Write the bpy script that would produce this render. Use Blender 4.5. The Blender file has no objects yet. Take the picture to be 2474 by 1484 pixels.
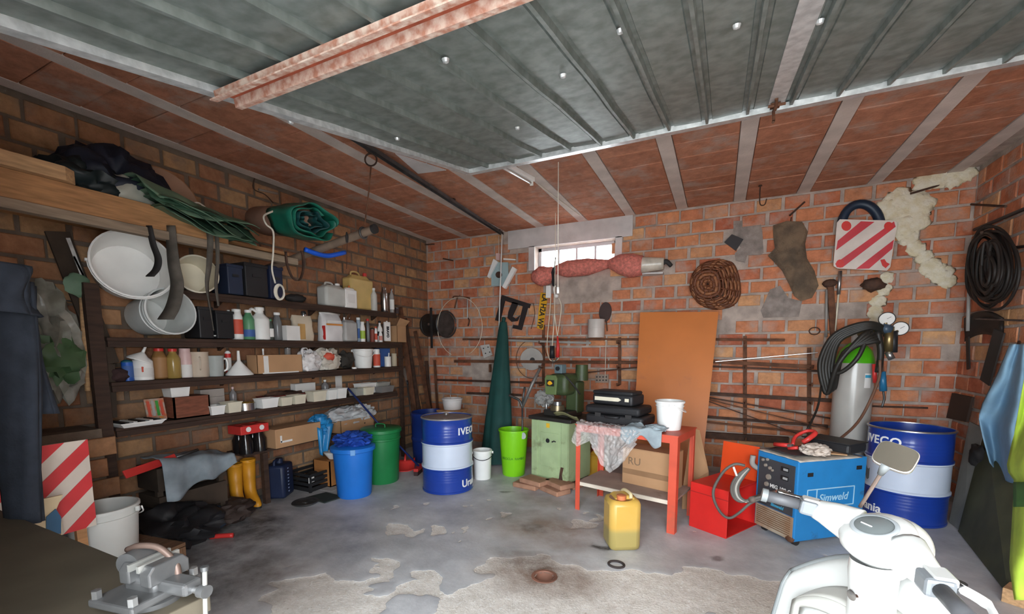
import bpy, bmesh, math, random
import numpy as np
from mathutils import Vector, Matrix, Euler, noise

random.seed(7)
scene = bpy.context.scene
COL = scene.collection
rad = math.radians

# ------------------------------------------------------------------ camera
CAM_YAW, CAM_PITCH, CAM_ROLL = rad(25.541), rad(-6.125), rad(-0.111)
FPX, PPX, PPY, CAM_H = 1043.24, 1237.0, 954.8, 1.55
_f = Vector((-math.sin(CAM_YAW) * math.cos(CAM_PITCH), math.cos(CAM_YAW) * math.cos(CAM_PITCH), math.sin(CAM_PITCH)))
_r = Vector((math.cos(CAM_YAW), math.sin(CAM_YAW), 0))
_u = _r.cross(_f)
_r, _u = math.cos(CAM_ROLL) * _r + math.sin(CAM_ROLL) * _u, -math.sin(CAM_ROLL) * _r + math.cos(CAM_ROLL) * _u
CAMP = Vector((0, 0, CAM_H))
cam_data = bpy.data.cameras.new('camera')
cam = bpy.data.objects.new('camera', cam_data)
COL.objects.link(cam)
cam_data.sensor_width = 36.0
cam_data.lens = FPX / 2474 * 36.0
cam_data.shift_y = (PPY - 742.0) / 2474.0
cam_data.clip_start = 0.02
cam.matrix_world = Matrix(((_r.x, _u.x, -_f.x, CAMP.x), (_r.y, _u.y, -_f.y, CAMP.y), (_r.z, _u.z, -_f.z, CAMP.z), (0, 0, 0, 1)))
scene.camera = cam

# ------------------------------------------------------------------ world, exposure
world = bpy.data.worlds.new('overcast_sky')
scene.world = world
world.use_nodes = True
bg = world.node_tree.nodes['Background']
bg.inputs['Color'].default_value = (0.88, 0.95, 1.0, 1)
bg.inputs['Strength'].default_value = 1.0
SKY = bg
scene.view_settings.view_transform = 'Standard'
scene.view_settings.look = 'None'
scene.view_settings.exposure = 4.2
scene.view_settings.gamma = 1.0
scene.view_settings.use_curve_mapping = False
scene.cycles.max_bounces = 10
scene.cycles.diffuse_bounces = 4
scene.cycles.transparent_max_bounces = 12

# room limits (metres)
XL, XR, YF, YB, ZC = -4.35, 2.19, 0.05, 5.9, 3.26
DX0, DX1, DZ = -1.10, 1.55, 2.40          # door opening in the front wall
WX0, WX1, WZ0, WZ1 = -2.45, -1.30, 2.64, 3.0   # window opening in the back wall
def portal(name, loc, rot, sx, sy):
    l = bpy.data.lights.new(name, 'AREA'); l.shape = 'RECTANGLE'; l.size = sx; l.size_y = sy
    l.cycles.is_portal = True
    o = bpy.data.objects.new(name, l); COL.objects.link(o); o.location = loc; o.rotation_euler = rot
    return o
portal('doorway_sky_portal', ((DX0 + DX1) / 2, YF - 0.02, DZ / 2), (rad(90), 0, 0), DX1 - DX0, DZ)
portal('window_sky_portal', ((WX0 + WX1) / 2, YB + 0.2, (WZ0 + WZ1) / 2), (rad(-90), 0, 0), WX1 - WX0, WZ1 - WZ0)

# ------------------------------------------------------------------ pixel helpers (a pixel gives a direction only)
def ray(x, y): return _f + _r * ((x - PPX) / FPX) - _u * ((y - PPY) / FPX)
def PZ(x, y, z): d = ray(x, y); return CAMP + d * ((z - CAM_H) / d.z)
def PY(x, y, Y): d = ray(x, y); return CAMP + d * (Y / d.y)
def PX(x, y, X): d = ray(x, y); return CAMP + d * (X / d.x)
def depth(p): return (Vector(p) - CAMP).dot(_f)
def proj(p):
    d = Vector(p) - CAMP; z = d.dot(_f)
    return (PPX + FPX * d.dot(_r) / z, PPY - FPX * d.dot(_u) / z)
def mpp(p): return depth(p) / FPX
def floor_round(xc, yb, wpx):
    """centre and radius of an upright round thing whose lowest pixel is (xc, yb) and whose base is wpx wide"""
    p = PZ(xc, yb, 0); r = wpx / 2 * mpp(p)
    d = Vector((p.x, p.y, 0)).normalized()
    c = p + d * r
    return c, wpx / 2 * mpp(c)

# ------------------------------------------------------------------ mesh helpers
class MB:
    def __init__(s): s.v = []; s.f = []; s.m = []
    def add(s, vs, fs, mi=0):
        o = len(s.v); s.v += [tuple(v) for v in vs]; s.f += [tuple(i + o for i in f) for f in fs]; s.m += [mi] * len(fs); return s
    def box(s, c, d, rz=0, rot=None, mi=0):
        R = rot if rot is not None else Matrix.Rotation(rz, 3, 'Z')
        if isinstance(R, Euler): R = R.to_matrix()
        c = Vector(c); hx, hy, hz = d[0] / 2, d[1] / 2, d[2] / 2
        vs = [c + R @ Vector((x, y, z)) for x in (-hx, hx) for y in (-hy, hy) for z in (-hz, hz)]
        return s.add(vs, [(0, 1, 3, 2), (4, 6, 7, 5), (0, 4, 5, 1), (2, 3, 7, 6), (0, 2, 6, 4), (1, 5, 7, 3)], mi)
    def bar(s, p0, p1, w, h, up=(0, 0, 1), mi=0):
        p0 = Vector(p0); p1 = Vector(p1); d = (p1 - p0); L = d.length; d.normalize()
        up = Vector(up); a = d.cross(up)
        if a.length < 1e-4: a = d.cross(Vector((0, 1, 0)))
        a.normalize(); b = a.cross(d)
        R = Matrix((d, a, b)).transposed()
        return s.box((p0 + p1) / 2, (L, w, h), rot=R, mi=mi)
    def cyl(s, p0, p1, r0, r1=None, n=16, mi=0, cap=True):
        p0 = Vector(p0); p1 = Vector(p1); r1 = r0 if r1 is None else r1
        d = (p1 - p0).normalized(); a = d.orthogonal().normalized(); b = d.cross(a)
        vs = []
        for p, r in ((p0, r0), (p1, r1)):
            for i in range(n):
                t = 2 * math.pi * i / n; vs.append(p + (a * math.cos(t) + b * math.sin(t)) * r)
        fs = [(i, (i + 1) % n, n + (i + 1) % n, n + i) for i in range(n)]
        if cap: fs += [tuple(range(n))[::-1], tuple(range(n, 2 * n))]
        return s.add(vs, fs, mi)
    def lathe(s, prof, n=24, M=None, mi=0, mis=None):
        M = M or Matrix.Identity(4); vs = []; fs = []; ms = []
        rows = []
        for r, z in prof:
            if r <= 1e-6: rows.append([len(vs)]); vs.append(M @ Vector((0, 0, z)))
            else:
                rows.append(list(range(len(vs), len(vs) + n)))
                for i in range(n):
                    t = 2 * math.pi * i / n; vs.append(M @ Vector((r * math.cos(t), r * math.sin(t), z)))
        for k in range(len(rows) - 1):
            A, B = rows[k], rows[k + 1]; q = mis[k] if mis else mi
            for i in range(n):
                j = (i + 1) % n
                if len(A) == 1 and len(B) == 1: continue
                if len(A) == 1: fs.append((A[0], B[j], B[i]))
                elif len(B) == 1: fs.append((A[i], A[j], B[0]))
                else: fs.append((A[i], A[j], B[j], B[i]))
                ms.append(q)
        o = len(s.v); s.v += [tuple(v) for v in vs]; s.f += [tuple(i + o for i in f) for f in fs]; s.m += ms
        return s
    def tube(s, pts, r, n=8, mi=0, closed=False, flat=1.0):
        pts = [Vector(p) for p in pts]; N = len(pts); rs = r if isinstance(r, (list, tuple)) else [r] * N
        vs = []; a = None
        for i, p in enumerate(pts):
            if closed: t = pts[(i + 1) % N] - pts[i - 1]
            else: t = pts[min(i + 1, N - 1)] - pts[max(i - 1, 0)]
            t.normalize()
            if a is None: a = t.orthogonal().normalized()
            else:
                a = a - t * a.dot(t)
                a = a.normalized() if a.length > 1e-6 else t.orthogonal().normalized()
            b = t.cross(a)
            for k in range(n):
                q = 2 * math.pi * k / n; vs.append(p + (a * math.cos(q) + b * math.sin(q) * flat) * rs[i])
        fs = []
        for i in range(N if closed else N - 1):
            for k in range(n):
                i2 = (i + 1) % N; fs.append((i * n + k, i * n + (k + 1) % n, i2 * n + (k + 1) % n, i2 * n + k))
        if not closed: fs += [tuple(range(n))[::-1], tuple(range((N - 1) * n, N * n))]
        return s.add(vs, fs, mi)
    def prism(s, poly, h, M=None, mi=0):
        M = M or Matrix.Identity(4); n = len(poly)
        vs = [M @ Vector((x, y, 0)) for x, y in poly] + [M @ Vector((x, y, h)) for x, y in poly]
        fs = [tuple(range(n))[::-1], tuple(range(n, 2 * n))] + [(i, (i + 1) % n, n + (i + 1) % n, n + i) for i in range(n)]
        return s.add(vs, fs, mi)
    def sheet(s, fn, nu, nv, mi=0):
        vs = [fn(i / nu, j / nv) for j in range(nv + 1) for i in range(nu + 1)]
        fs = [(j * (nu + 1) + i, j * (nu + 1) + i + 1, (j + 1) * (nu + 1) + i + 1, (j + 1) * (nu + 1) + i) for j in range(nv) for i in range(nu)]
        return s.add(vs, fs, mi)
    def blob(s, c, d, seed=0, amp=.25, freq=1.6, sub=3, flat_bottom=True, mi=0, R=None, ridged=False):
        bm = bmesh.new(); bmesh.ops.create_icosphere(bm, subdivisions=sub, radius=1)
        c = Vector(c); vs = []
        for v in bm.verts:
            p = v.co * freq + Vector((seed * 13.1, seed * 7.7, seed * 3.3))
            k = noise.noise(p) + .5 * noise.noise(p * 2.3)
            if ridged: k = 1 - 2 * abs(k) - .4
            q = v.co * (1 + amp * k)
            w = Vector((q.x * d[0] / 2, q.y * d[1] / 2, q.z * d[2] / 2))
            if R: w = R @ w
            if flat_bottom: w.z = max(w.z, -d[2] / 2 * .92)
            vs.append(c + w)
        fs = [tuple(v.index for v in f.verts) for f in bm.faces]; bm.free()
        return s.add(vs, fs, mi)
    def mesh(s, name, mats, smooth=None):
        me = bpy.data.meshes.new(name); me.from_pydata(s.v, [], s.f)
        for m in (mats if isinstance(mats, (list, tuple)) else [mats]): me.materials.append(m)
        if any(s.m): me.polygons.foreach_set('material_index', s.m)
        if smooth is not None:
            me.polygons.foreach_set('use_smooth', [True] * len(me.polygons))
            if smooth < 179: me.set_sharp_from_angle(angle=rad(smooth))
        me.update(); return me
    def build(s, name, mats, parent=None, smooth=None, bev=0, solid=0, sub=0, loc=None, rot=None, label=None, kind=None):
        o = bpy.data.objects.new(name, s.mesh(name, mats, smooth)); COL.objects.link(o)
        if parent is not None: o.parent = parent
        if loc is not None: o.location = loc
        if rot is not None: o.rotation_euler = rot
        if solid:
            m = o.modifiers.new('solid', 'SOLIDIFY'); m.thickness = solid; m.offset = 0
        if bev:
            m = o.modifiers.new('bevel', 'BEVEL'); m.width = bev; m.segments = 2; m.limit_method = 'ANGLE'; m.angle_limit = rad(40)
        if sub:
            m = o.modifiers.new('sub', 'SUBSURF'); m.levels = sub; m.render_levels = sub
        if label: o['label'] = label
        if kind: o['kind'] = kind
        return o
def thing(name, label, cat, loc=(0, 0, 0), rz=0, group=None, rot=None):
    o = bpy.data.objects.new(name, None); COL.objects.link(o); o.location = loc
    o.rotation_euler = rot if rot is not None else (0, 0, rz)
    o.empty_display_size = .1
    o['label'] = label; o['category'] = cat
    if group: o['group'] = group
    return o
def tag(o, label, cat, group=None):
    o['label'] = label; o['category'] = cat
    if group: o['group'] = group
    return o
def struct(o):
    o['kind'] = 'structure'; return o
def link_copy(o, parent=None, loc=None, rot=None):
    c = o.copy(); COL.objects.link(c)
    if parent is not None: c.parent = parent
    if loc is not None: c.location = loc
    if rot is not None: c.rotation_euler = rot
    return c
def text_mb(body, size, bend_r=None, extrude=.0015, align='CENTER', shear=0, bold=0, xs=1.0, space=1.0):
    """lettering as a thin solid in the local XZ plane facing -Y (bent round a vertical cylinder if bend_r)"""
    cu = bpy.data.curves.new('lettering', 'FONT'); cu.body = body; cu.size = size; cu.align_x = align; cu.align_y = 'CENTER'
    cu.extrude = extrude; cu.shear = shear; cu.offset = bold; cu.resolution_u = 3; cu.space_character = space
    ob = bpy.data.objects.new('lettering', cu); COL.objects.link(ob)
    dg = bpy.context.evaluated_depsgraph_get(); me = bpy.data.meshes.new_from_object(ob.evaluated_get(dg))
    bm = bmesh.new(); bm.from_mesh(me)
    if bend_r:
        x = -size * 6
        while x < size * 6:
            bmesh.ops.bisect_plane(bm, geom=bm.verts[:] + bm.edges[:] + bm.faces[:], plane_co=(x, 0, 0), plane_no=(1, 0, 0)); x += .03
    mb = MB(); vs = []
    bm.verts.index_update()
    for v in bm.verts:
        x, y, z = v.co.x * xs, v.co.y, v.co.z
        if bend_r:
            a = x / bend_r; rr = bend_r + z; vs.append((rr * math.sin(a), -rr * math.cos(a), y))
        else: vs.append((x, -z, y))
    mb.add(vs, [tuple(v.index for v in f.verts) for f in bm.faces]); bm.free()
    bpy.data.objects.remove(ob); bpy.data.meshes.remove(me); bpy.data.curves.remove(cu)
    return mb
def catenary(p0, p1, sag, n=10):
    p0 = Vector(p0); p1 = Vector(p1)
    return [p0.lerp(p1, i / n) - Vector((0, 0, sag * 4 * (i / n) * (1 - i / n))) for i in range(n + 1)]
def spline(pts, k=6):
    """Catmull-Rom through the points"""
    P = [Vector(p) for p in pts]; P = [P[0] * 2 - P[1]] + P + [P[-1] * 2 - P[-2]]; out = []
    for i in range(1, len(P) - 2):
        for j in range(k):
            t = j / k; a, b, c, d = P[i - 1], P[i], P[i + 1], P[i + 2]
            out.append(.5 * ((2 * b) + (c - a) * t + (2 * a - 5 * b + 4 * c - d) * t * t + (3 * b - a - 3 * c + d) * t ** 3))
    out.append(P[-2]); return out

# ------------------------------------------------------------------ materials
_mats = {}
def mat(name, col, rough=.6, metal=0.0, var=.12, scale=5.0, col2=None, bump=0.0, bscale=80.0, trans=0.0, alpha=1.0, coat=0.0, spec=.5, dirt=0.0, dirtcol=(.06, .045, .035), dscale=3.0, stretch=None, ior=1.45, thr=.5):
    if name in _mats: return _mats[name]
    m = bpy.data.materials.new(name); m.use_nodes = True; nt = m.node_tree; N = nt.nodes; L = nt.links
    b = N['Principled BSDF']
    b.inputs['Roughness'].default_value = rough; b.inputs['Metallic'].default_value = metal
    b.inputs['Specular IOR Level'].default_value = spec; b.inputs['Coat Weight'].default_value = coat
    b.inputs['Transmission Weight'].default_value = trans; b.inputs['Alpha'].default_value = alpha; b.inputs['IOR'].default_value = ior
    tc = N.new('ShaderNodeTexCoord'); co = tc.outputs['Object']
    if stretch:
        mp = N.new('ShaderNodeMapping'); mp.inputs['Scale'].default_value = stretch; L.new(co, mp.inputs['Vector']); co = mp.outputs['Vector']
    nz = N.new('ShaderNodeTexNoise'); nz.inputs['Scale'].default_value = scale; nz.inputs['Detail'].default_value = 5; L.new(co, nz.inputs['Vector'])
    rp = N.new('ShaderNodeValToRGB'); L.new(nz.outputs['Fac'], rp.inputs['Fac'])
    c1 = col if col2 else tuple(c * (1 - var) for c in col); c2 = col2 if col2 else tuple(min(1, c * (1 + var)) for c in col)
    e = rp.color_ramp.elements
    e[0].position = .32 if not col2 else thr - .14; e[0].color = (*c1, 1); e[1].position = .68 if not col2 else thr + .14; e[1].color = (*c2, 1)
    out = rp.outputs['Color']
    if dirt:
        n2 = N.new('ShaderNodeTexNoise'); n2.inputs['Scale'].default_value = dscale; n2.inputs['Detail'].default_value = 7; n2.inputs['Roughness'].default_value = .65; L.new(tc.outputs['Object'], n2.inputs['Vector'])
        r2 = N.new('ShaderNodeValToRGB'); L.new(n2.outputs['Fac'], r2.inputs['Fac']); q = r2.color_ramp.elements
        q[0].position = .62 - .3 * dirt; q[0].color = (0, 0, 0, 1); q[1].position = .80 - .25 * dirt; q[1].color = (1, 1, 1, 1)
        mx = N.new('ShaderNodeMix'); mx.data_type = 'RGBA'; L.new(r2.outputs['Color'], mx.inputs['Factor']); L.new(out, mx.inputs['A']); mx.inputs['B'].default_value = (*dirtcol, 1); out = mx.outputs['Result']
    L.new(out, b.inputs['Base Color'])
    if bump:
        n3 = N.new('ShaderNodeTexNoise'); n3.inputs['Scale'].default_value = bscale; n3.inputs['Detail'].default_value = 4; L.new(co, n3.inputs['Vector'])
        bp = N.new('ShaderNodeBump'); bp.inputs['Strength'].default_value = bump; bp.inputs['Distance'].default_value = .01; L.new(n3.outputs['Fac'], bp.inputs['Height']); L.new(bp.outputs['Normal'], b.inputs['Normal'])
    _mats[name] = m; return m
def brick_mat(name, cols, island=False, bump=.35, smear=(.42, .33, .28)):
    m = bpy.data.materials.new(name); m.use_nodes = True; nt = m.node_tree; N = nt.nodes; L = nt.links; b = N['Principled BSDF']
    b.inputs['Roughness'].default_value = .9; b.inputs['Specular IOR Level'].default_value = .2
    if island: src = N.new('ShaderNodeNewGeometry').outputs['Random Per Island']
    else: src = N.new('ShaderNodeObjectInfo').outputs['Random']
    rp = N.new('ShaderNodeValToRGB'); rp.color_ramp.interpolation = 'LINEAR'; L.new(src, rp.inputs['Fac'])
    e = rp.color_ramp.elements
    while len(e) < len(cols): e.new(.5)
    for i, c in enumerate(cols): e[i].position = i / (len(cols) - 1); e[i].color = (*c, 1)
    tc = N.new('ShaderNodeNewGeometry')
    nz = N.new('ShaderNodeTexNoise'); nz.inputs['Scale'].default_value = 9; nz.inputs['Detail'].default_value = 8; nz.inputs['Roughness'].default_value = .7; L.new(tc.outputs['Position'], nz.inputs['Vector'])
    r2 = N.new('ShaderNodeValToRGB'); L.new(nz.outputs['Fac'], r2.inputs['Fac']); q = r2.color_ramp.elements
    q[0].position = .25; q[0].color = (.42, .36, .34, 1); q[1].position = .72; q[1].color = (1.15, 1.12, 1.1, 1)
    mx = N.new('ShaderNodeMix'); mx.data_type = 'RGBA'; mx.blend_type = 'MULTIPLY'; mx.inputs['Factor'].default_value = .8
    L.new(rp.outputs['Color'], mx.inputs['A']); L.new(r2.outputs['Color'], mx.inputs['B'])
    # mortar smears
    n3 = N.new('ShaderNodeTexNoise'); n3.inputs['Scale'].default_value = 4.2; n3.inputs['Detail'].default_value = 9; n3.inputs['Roughness'].default_value = .62; L.new(tc.outputs['Position'], n3.inputs['Vector'])
    r3 = N.new('ShaderNodeValToRGB'); L.new(n3.outputs['Fac'], r3.inputs['Fac']); q = r3.color_ramp.elements
    q[0].position = .50; q[0].color = (0, 0, 0, 1); q[1].position = .70; q[1].color = (.75, .75, .75, 1)
    m2 = N.new('ShaderNodeMix'); m2.data_type = 'RGBA'; L.new(r3.outputs['Color'], m2.inputs['Factor']); L.new(mx.outputs['Result'], m2.inputs['A']); m2.inputs['B'].default_value = (*smear, 1)
    L.new(m2.outputs['Result'], b.inputs['Base Color'])
    n4 = N.new('ShaderNodeTexNoise'); n4.inputs['Scale'].default_value = 45; n4.inputs['Detail'].default_value = 6; L.new(tc.outputs['Position'], n4.inputs['Vector'])
    bp = N.new('ShaderNodeBump'); bp.inputs['Strength'].default_value = bump; bp.inputs['Distance'].default_value = .015; L.new(n4.outputs['Fac'], bp.inputs['Height']); L.new(bp.outputs['Normal'], b.inputs['Normal'])
    return m
BRICKS = [(.62, .225, .11), (.48, .15, .085), (.68, .29, .14), (.60, .22, .115), (.70, .40, .20), (.53, .18, .10), (.66, .265, .135)]
M_BRICK = brick_mat('clay_brick', BRICKS)
M_BRICK_I = brick_mat('clay_brick_far', BRICKS, island=True)
BRICKS_L = [(.40, .20, .105), (.31, .145, .08), (.47, .265, .14), (.36, .17, .09), (.50, .315, .165), (.32, .15, .085), (.43, .22, .115)]  # browner bricks, darkened further to carry the left wall's dim light
M_BRICK_L = brick_mat('shaded_brown_brick', BRICKS_L, smear=(.20, .145, .11))
M_BRICK_LI = brick_mat('shaded_brown_brick_far', BRICKS_L, island=True, smear=(.20, .145, .11))
M_MORTAR_L = mat('shaded_brown_mortar', (.16, .12, .09), .95, var=.25, scale=7, bump=.6, bscale=50)  # dark joints, with the wall's dim light also put into the colour
M_MORTAR = mat('mortar', (.40, .325, .28), .95, var=.25, scale=7, bump=.6, bscale=50)
M_CEILB = brick_mat('ceiling_clay', [(.50, .225, .14), (.45, .195, .115), (.54, .26, .165), (.49, .22, .135), (.52, .24, .15)], bump=.2)
M_CONC = mat('beam_concrete', (.58, .50, .45), .9, var=.12, scale=6, bump=.2)
M_PLASTER = mat('grey_plaster', (.58, .55, .54), .9, var=.15, scale=4, bump=.3, bscale=30)
M_GALV = mat('galvanised_sheet', (.15, .175, .16), .5, .35, scale=14, col2=(.235, .265, .25), bump=.05, bscale=40, dirt=.15, dirtcol=(.13, .15, .135))
M_GALVB = mat('bright_galvanised', (.50, .52, .52), .36, .45, scale=22, col2=(.72, .74, .74), bump=.15, bscale=30)
M_FOAM = mat('cream_foam', (.66, .57, .38), .85, var=.15, scale=14, bump=.8, bscale=35, col2=(.74, .68, .55))
M_RUST = mat('rusty_iron', (.10, .045, .025), .8, .3, scale=12, col2=(.20, .085, .045), bump=.3)
M_RUSTD = mat('dark_rusty_iron', (.055, .03, .022), .8, .3, scale=12, col2=(.11, .055, .035), bump=.3)
M_STEEL = mat('steel', (.45, .45, .45), .35, .9, var=.15, scale=10)
M_DSTEEL = mat('dark_steel', (.10, .10, .10), .45, .7, var=.3, scale=10)
M_BLACK = mat('black_plastic', (.018, .018, .02), .5, var=.2)
M_BLACKR = mat('black_rubber', (.022, .02, .02), .75, var=.25)
M_WHITE = mat('white_plastic', (.86, .85, .82), .4, var=.05)
M_WHITEP = mat('white_paint', (.85, .85, .83), .35, var=.04)
M_CREAM = mat('cream_plastic', (.72, .66, .52), .45, var=.08)
M_SHELF = mat('dark_stained_wood', (.05, .026, .017), .75, var=.35, scale=4, stretch=(8, 1, 8), bump=.3)
M_WOOD = mat('timber', (.40, .20, .085), .75, var=.25, scale=5, stretch=(10, 1.2, 10), bump=.25)
M_WOODL = mat('pale_timber', (.50, .30, .15), .75, var=.25, scale=5, stretch=(10, 1.2, 10), bump=.25)
M_CARD = mat('cardboard', (.47, .27, .14), .85, var=.1, scale=3)
M_ORANGEB = mat('orange_hardboard', (.56, .175, .04), .45, var=.08, scale=2, dirt=.05, dirtcol=(.4, .13, .05))
M_RED = mat('red_paint', (.62, .045, .03), .45, var=.1, scale=4)
M_ROPE = mat('white_rope', (.70, .64, .54), .9, bump=.5, bscale=200)
M_GLASS = mat('clear_plastic', (.9, .92, .92), .12, trans=.85, var=.02, ior=1.25)

# ================================================================== STRUCTURE
# ---- floor (a grid whose film of grey cement has flaked off in places)
def in_poly(x, y, poly):
    c = np.zeros(x.shape, bool); n = len(poly)
    for i in range(n):
        x0, y0 = poly[i]; x1, y1 = poly[i - 1]
        if y0 == y1: continue
        cr = ((y0 > y) != (y1 > y)) & (x < (x1 - x0) * (y - y0) / (y1 - y0) + x0); c ^= cr
    return c
def build_floor():
    st = .02
    xs = np.arange(XL - .1, XR + .1, st); ys = np.arange(-.3, YB + .1, st)
    gx, gy = np.meshgrid(xs, ys)
    wx = gx + .025 * np.sin(gx * 17 + gy * 9) + .018 * np.sin(gy * 31 - gx * 13) + .010 * np.sin(gx * 53 + gy * 41)
    wy = gy + .025 * np.sin(gy * 19 - gx * 11) + .018 * np.sin(gx * 29 + gy * 15) + .010 * np.sin(gy * 57 - gx * 37)
    f, r, u = map(np.array, (_f, _r, _u))
    dx, dy, dz = wx, np.maximum(wy, .25), -CAM_H
    zz = np.maximum(dx * f[0] + dy * f[1] + dz * f[2], .2)
    px = PPX + FPX * (dx * r[0] + dy * r[1] + dz * r[2]) / zz; py = PPY - FPX * (dx * u[0] + dy * u[1] + dz * u[2]) / zz
    pale = in_poly(px, py, [(560, 1800), (640, 1484), (650, 1430), (662, 1408), (700, 1395), (745, 1386), (790, 1383), (808, 1398), (858, 1412), (905, 1405), (985, 1402), (1010, 1380), (1045, 1375), (1060, 1392), (1130, 1375), (1165, 1355), (1200, 1350), (1240, 1352), (1290, 1338), (1380, 1362), (1450, 1384), (1530, 1378), (1600, 1392), (1680, 1372), (1760, 1384), (1850, 1396), (1915, 1420), (2100, 1500), (2400, 1800)])
    for p in ([(925, 1287), (945, 1262), (975, 1262), (985, 1280), (1030, 1283), (1000, 1296), (975, 1290), (950, 1294)], [(1043, 1286), (1048, 1267), (1065, 1269), (1068, 1286), (1055, 1293)],
              [(900, 1350), (915, 1347), (965, 1359), (955, 1375), (945, 1392), (905, 1406), (880, 1411), (912, 1388), (915, 1370)], [(1068, 1391), (1088, 1381), (1096, 1390), (1080, 1397)],
              [(1380, 1264), (1400, 1254), (1436, 1268), (1426, 1279), (1385, 1276)], [(1085, 1284), (1094, 1279), (1096, 1290)], [(1020, 1216), (1036, 1212), (1038, 1220), (1024, 1223)],
              [(1208, 1246), (1222, 1236), (1234, 1243), (1222, 1250)], [(1118, 1278), (1135, 1274), (1140, 1282), (1124, 1285)], [(990, 1362), (996, 1358), (1000, 1363)], [(1420, 1255), (1440, 1244), (1470, 1246), (1460, 1258), (1430, 1262)],
              [(940, 1224), (955, 1222), (958, 1230), (944, 1232)], [(1340, 1222), (1356, 1226), (1350, 1234), (1336, 1230)], [(1090, 1395), (1150, 1385), (1168, 1392), (1120, 1399)]):
        pale |= in_poly(px, py, p)
    for p in ([(885, 1432), (898, 1416), (950, 1401), (990, 1398), (1008, 1404), (970, 1420), (930, 1431), (900, 1437)], [(1055, 1402), (1060, 1380), (1100, 1369), (1150, 1371), (1155, 1400), (1140, 1420), (1100, 1432), (1062, 1421)],
              [(900, 1510), (910, 1484), (930, 1460), (960, 1440), (985, 1432), (1050, 1432), (1064, 1450), (1040, 1476), (1032, 1510)], [(1060, 1396), (1150, 1385), (1200, 1395), (1165, 1402), (1080, 1405)], [(1690, 1484), (1705, 1468), (1730, 1476), (1722, 1500)]):
        pale &= ~in_poly(px, py, p)
    rng = np.random.RandomState(3)
    for i in range(60):      # small flakes
        cx, cy, rr = rng.uniform(-3, 1.2), rng.uniform(1.8, 4.2), rng.uniform(.006, .028)
        pale |= (wx - cx) ** 2 + ((wy - cy) * rng.uniform(.8, 1.6)) ** 2 < rr * rr
    def soft(poly_or_c, blur):
        c, rx, ry = poly_or_c
        d = np.sqrt(((wx - c[0]) / rx) ** 2 + ((wy - c[1]) / ry) ** 2)
        return np.clip((1.25 - d) / blur, 0, 1)
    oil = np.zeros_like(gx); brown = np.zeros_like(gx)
    for (a, b), rx, ry, k in (((1285, 1275), .16, .06, .5), ((560, 1265), .75, .4, .9), ((1456, 1322), .085, .05, 1.3), ((1730, 1345), .06, .04, .7), ((1225, 1190), .06, .05, .7), ((480, 1380), .75, .55, .75), ((770, 1290), .75, .4, .45), ((620, 1200), .5, .3, .7), ((1000, 1330), .5, .22, .22), ((1180, 1240), .5, .3, .2), ((1270, 1350), .3, .14, .35), ((700, 1240), .4, .2, .4)):  # oil and grime; the wide left patches also paint in that side's dimness
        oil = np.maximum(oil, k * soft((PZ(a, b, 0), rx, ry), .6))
    for (a, b), rx, ry, k in (((1310, 1385), .46, .30, 1.0), ((1330, 1280), .55, .4, .85), ((700, 1400), .5, .3, .4), ((1420, 1290), .3, .3, .5), ((1850, 1420), .5, .2, .3), ((1320, 1210), .35, .2, .6)):
        brown = np.maximum(brown, k * soft((PZ(a, b, 0), rx, ry), .9))
    pale = pale.astype(float)
    k = np.copy(pale)
    for _ in range(1):
        k[1:-1, 1:-1] = (k[1:-1, 1:-1] * 2 + k[:-2, 1:-1] + k[2:, 1:-1] + k[1:-1, :-2] + k[1:-1, 2:]) / 6
    gz = -.005 * k + .0015 * np.sin(gx * 23 + gy * 7) * pale * np.sin(gy * 31)
    dc = PZ(1315, 1394, 0); R = .068
    nx = len(xs); ny = len(ys)
    V = np.stack([gx, gy, gz], -1).reshape(-1, 3)
    idx = np.arange(nx * ny).reshape(ny, nx)
    q = np.stack([idx[:-1, :-1], idx[:-1, 1:], idx[1:, 1:], idx[1:, :-1]], -1).reshape(-1, 4)
    cxm = V[q].mean(1); keep = (cxm[:, 0] - dc.x) ** 2 + (cxm[:, 1] - dc.y) ** 2 > R * R
    q = q[keep]
    me = bpy.data.meshes.new('floor'); me.from_pydata(V.tolist(), [], q.tolist())
    at = me.color_attributes.new('wear_and_shade', 'FLOAT_COLOR', 'POINT')
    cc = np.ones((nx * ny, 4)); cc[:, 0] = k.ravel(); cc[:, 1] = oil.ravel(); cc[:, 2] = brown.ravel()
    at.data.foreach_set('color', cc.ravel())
    me.polygons.foreach_set('use_smooth', [True] * len(me.polygons))
    m = bpy.data.materials.new('worn_cement'); m.use_nodes = True; nt = m.node_tree; N = nt.nodes; L = nt.links; b = N['Principled BSDF']
    a = N.new('ShaderNodeAttribute'); a.attribute_name = 'wear_and_shade'; sp = N.new('ShaderNodeSeparateColor'); L.new(a.outputs['Color'], sp.inputs['Color'])
    g = N.new('ShaderNodeNewGeometry')
    def nz(sc, det=6, ro=.6):
        n = N.new('ShaderNodeTexNoise'); n.inputs['Scale'].default_value = sc; n.inputs['Detail'].default_value = det; n.inputs['Roughness'].default_value = ro; L.new(g.outputs['Position'], n.inputs['Vector']); return n.outputs['Fac']
    def ramp(src, p0, c0, p1, c1):
        r_ = N.new('ShaderNodeValToRGB'); L.new(src, r_.inputs['Fac']); e = r_.color_ramp.elements; e[0].position = p0; e[0].color = (*c0, 1); e[1].position = p1; e[1].color = (*c1, 1); return r_.outputs['Color']
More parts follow.
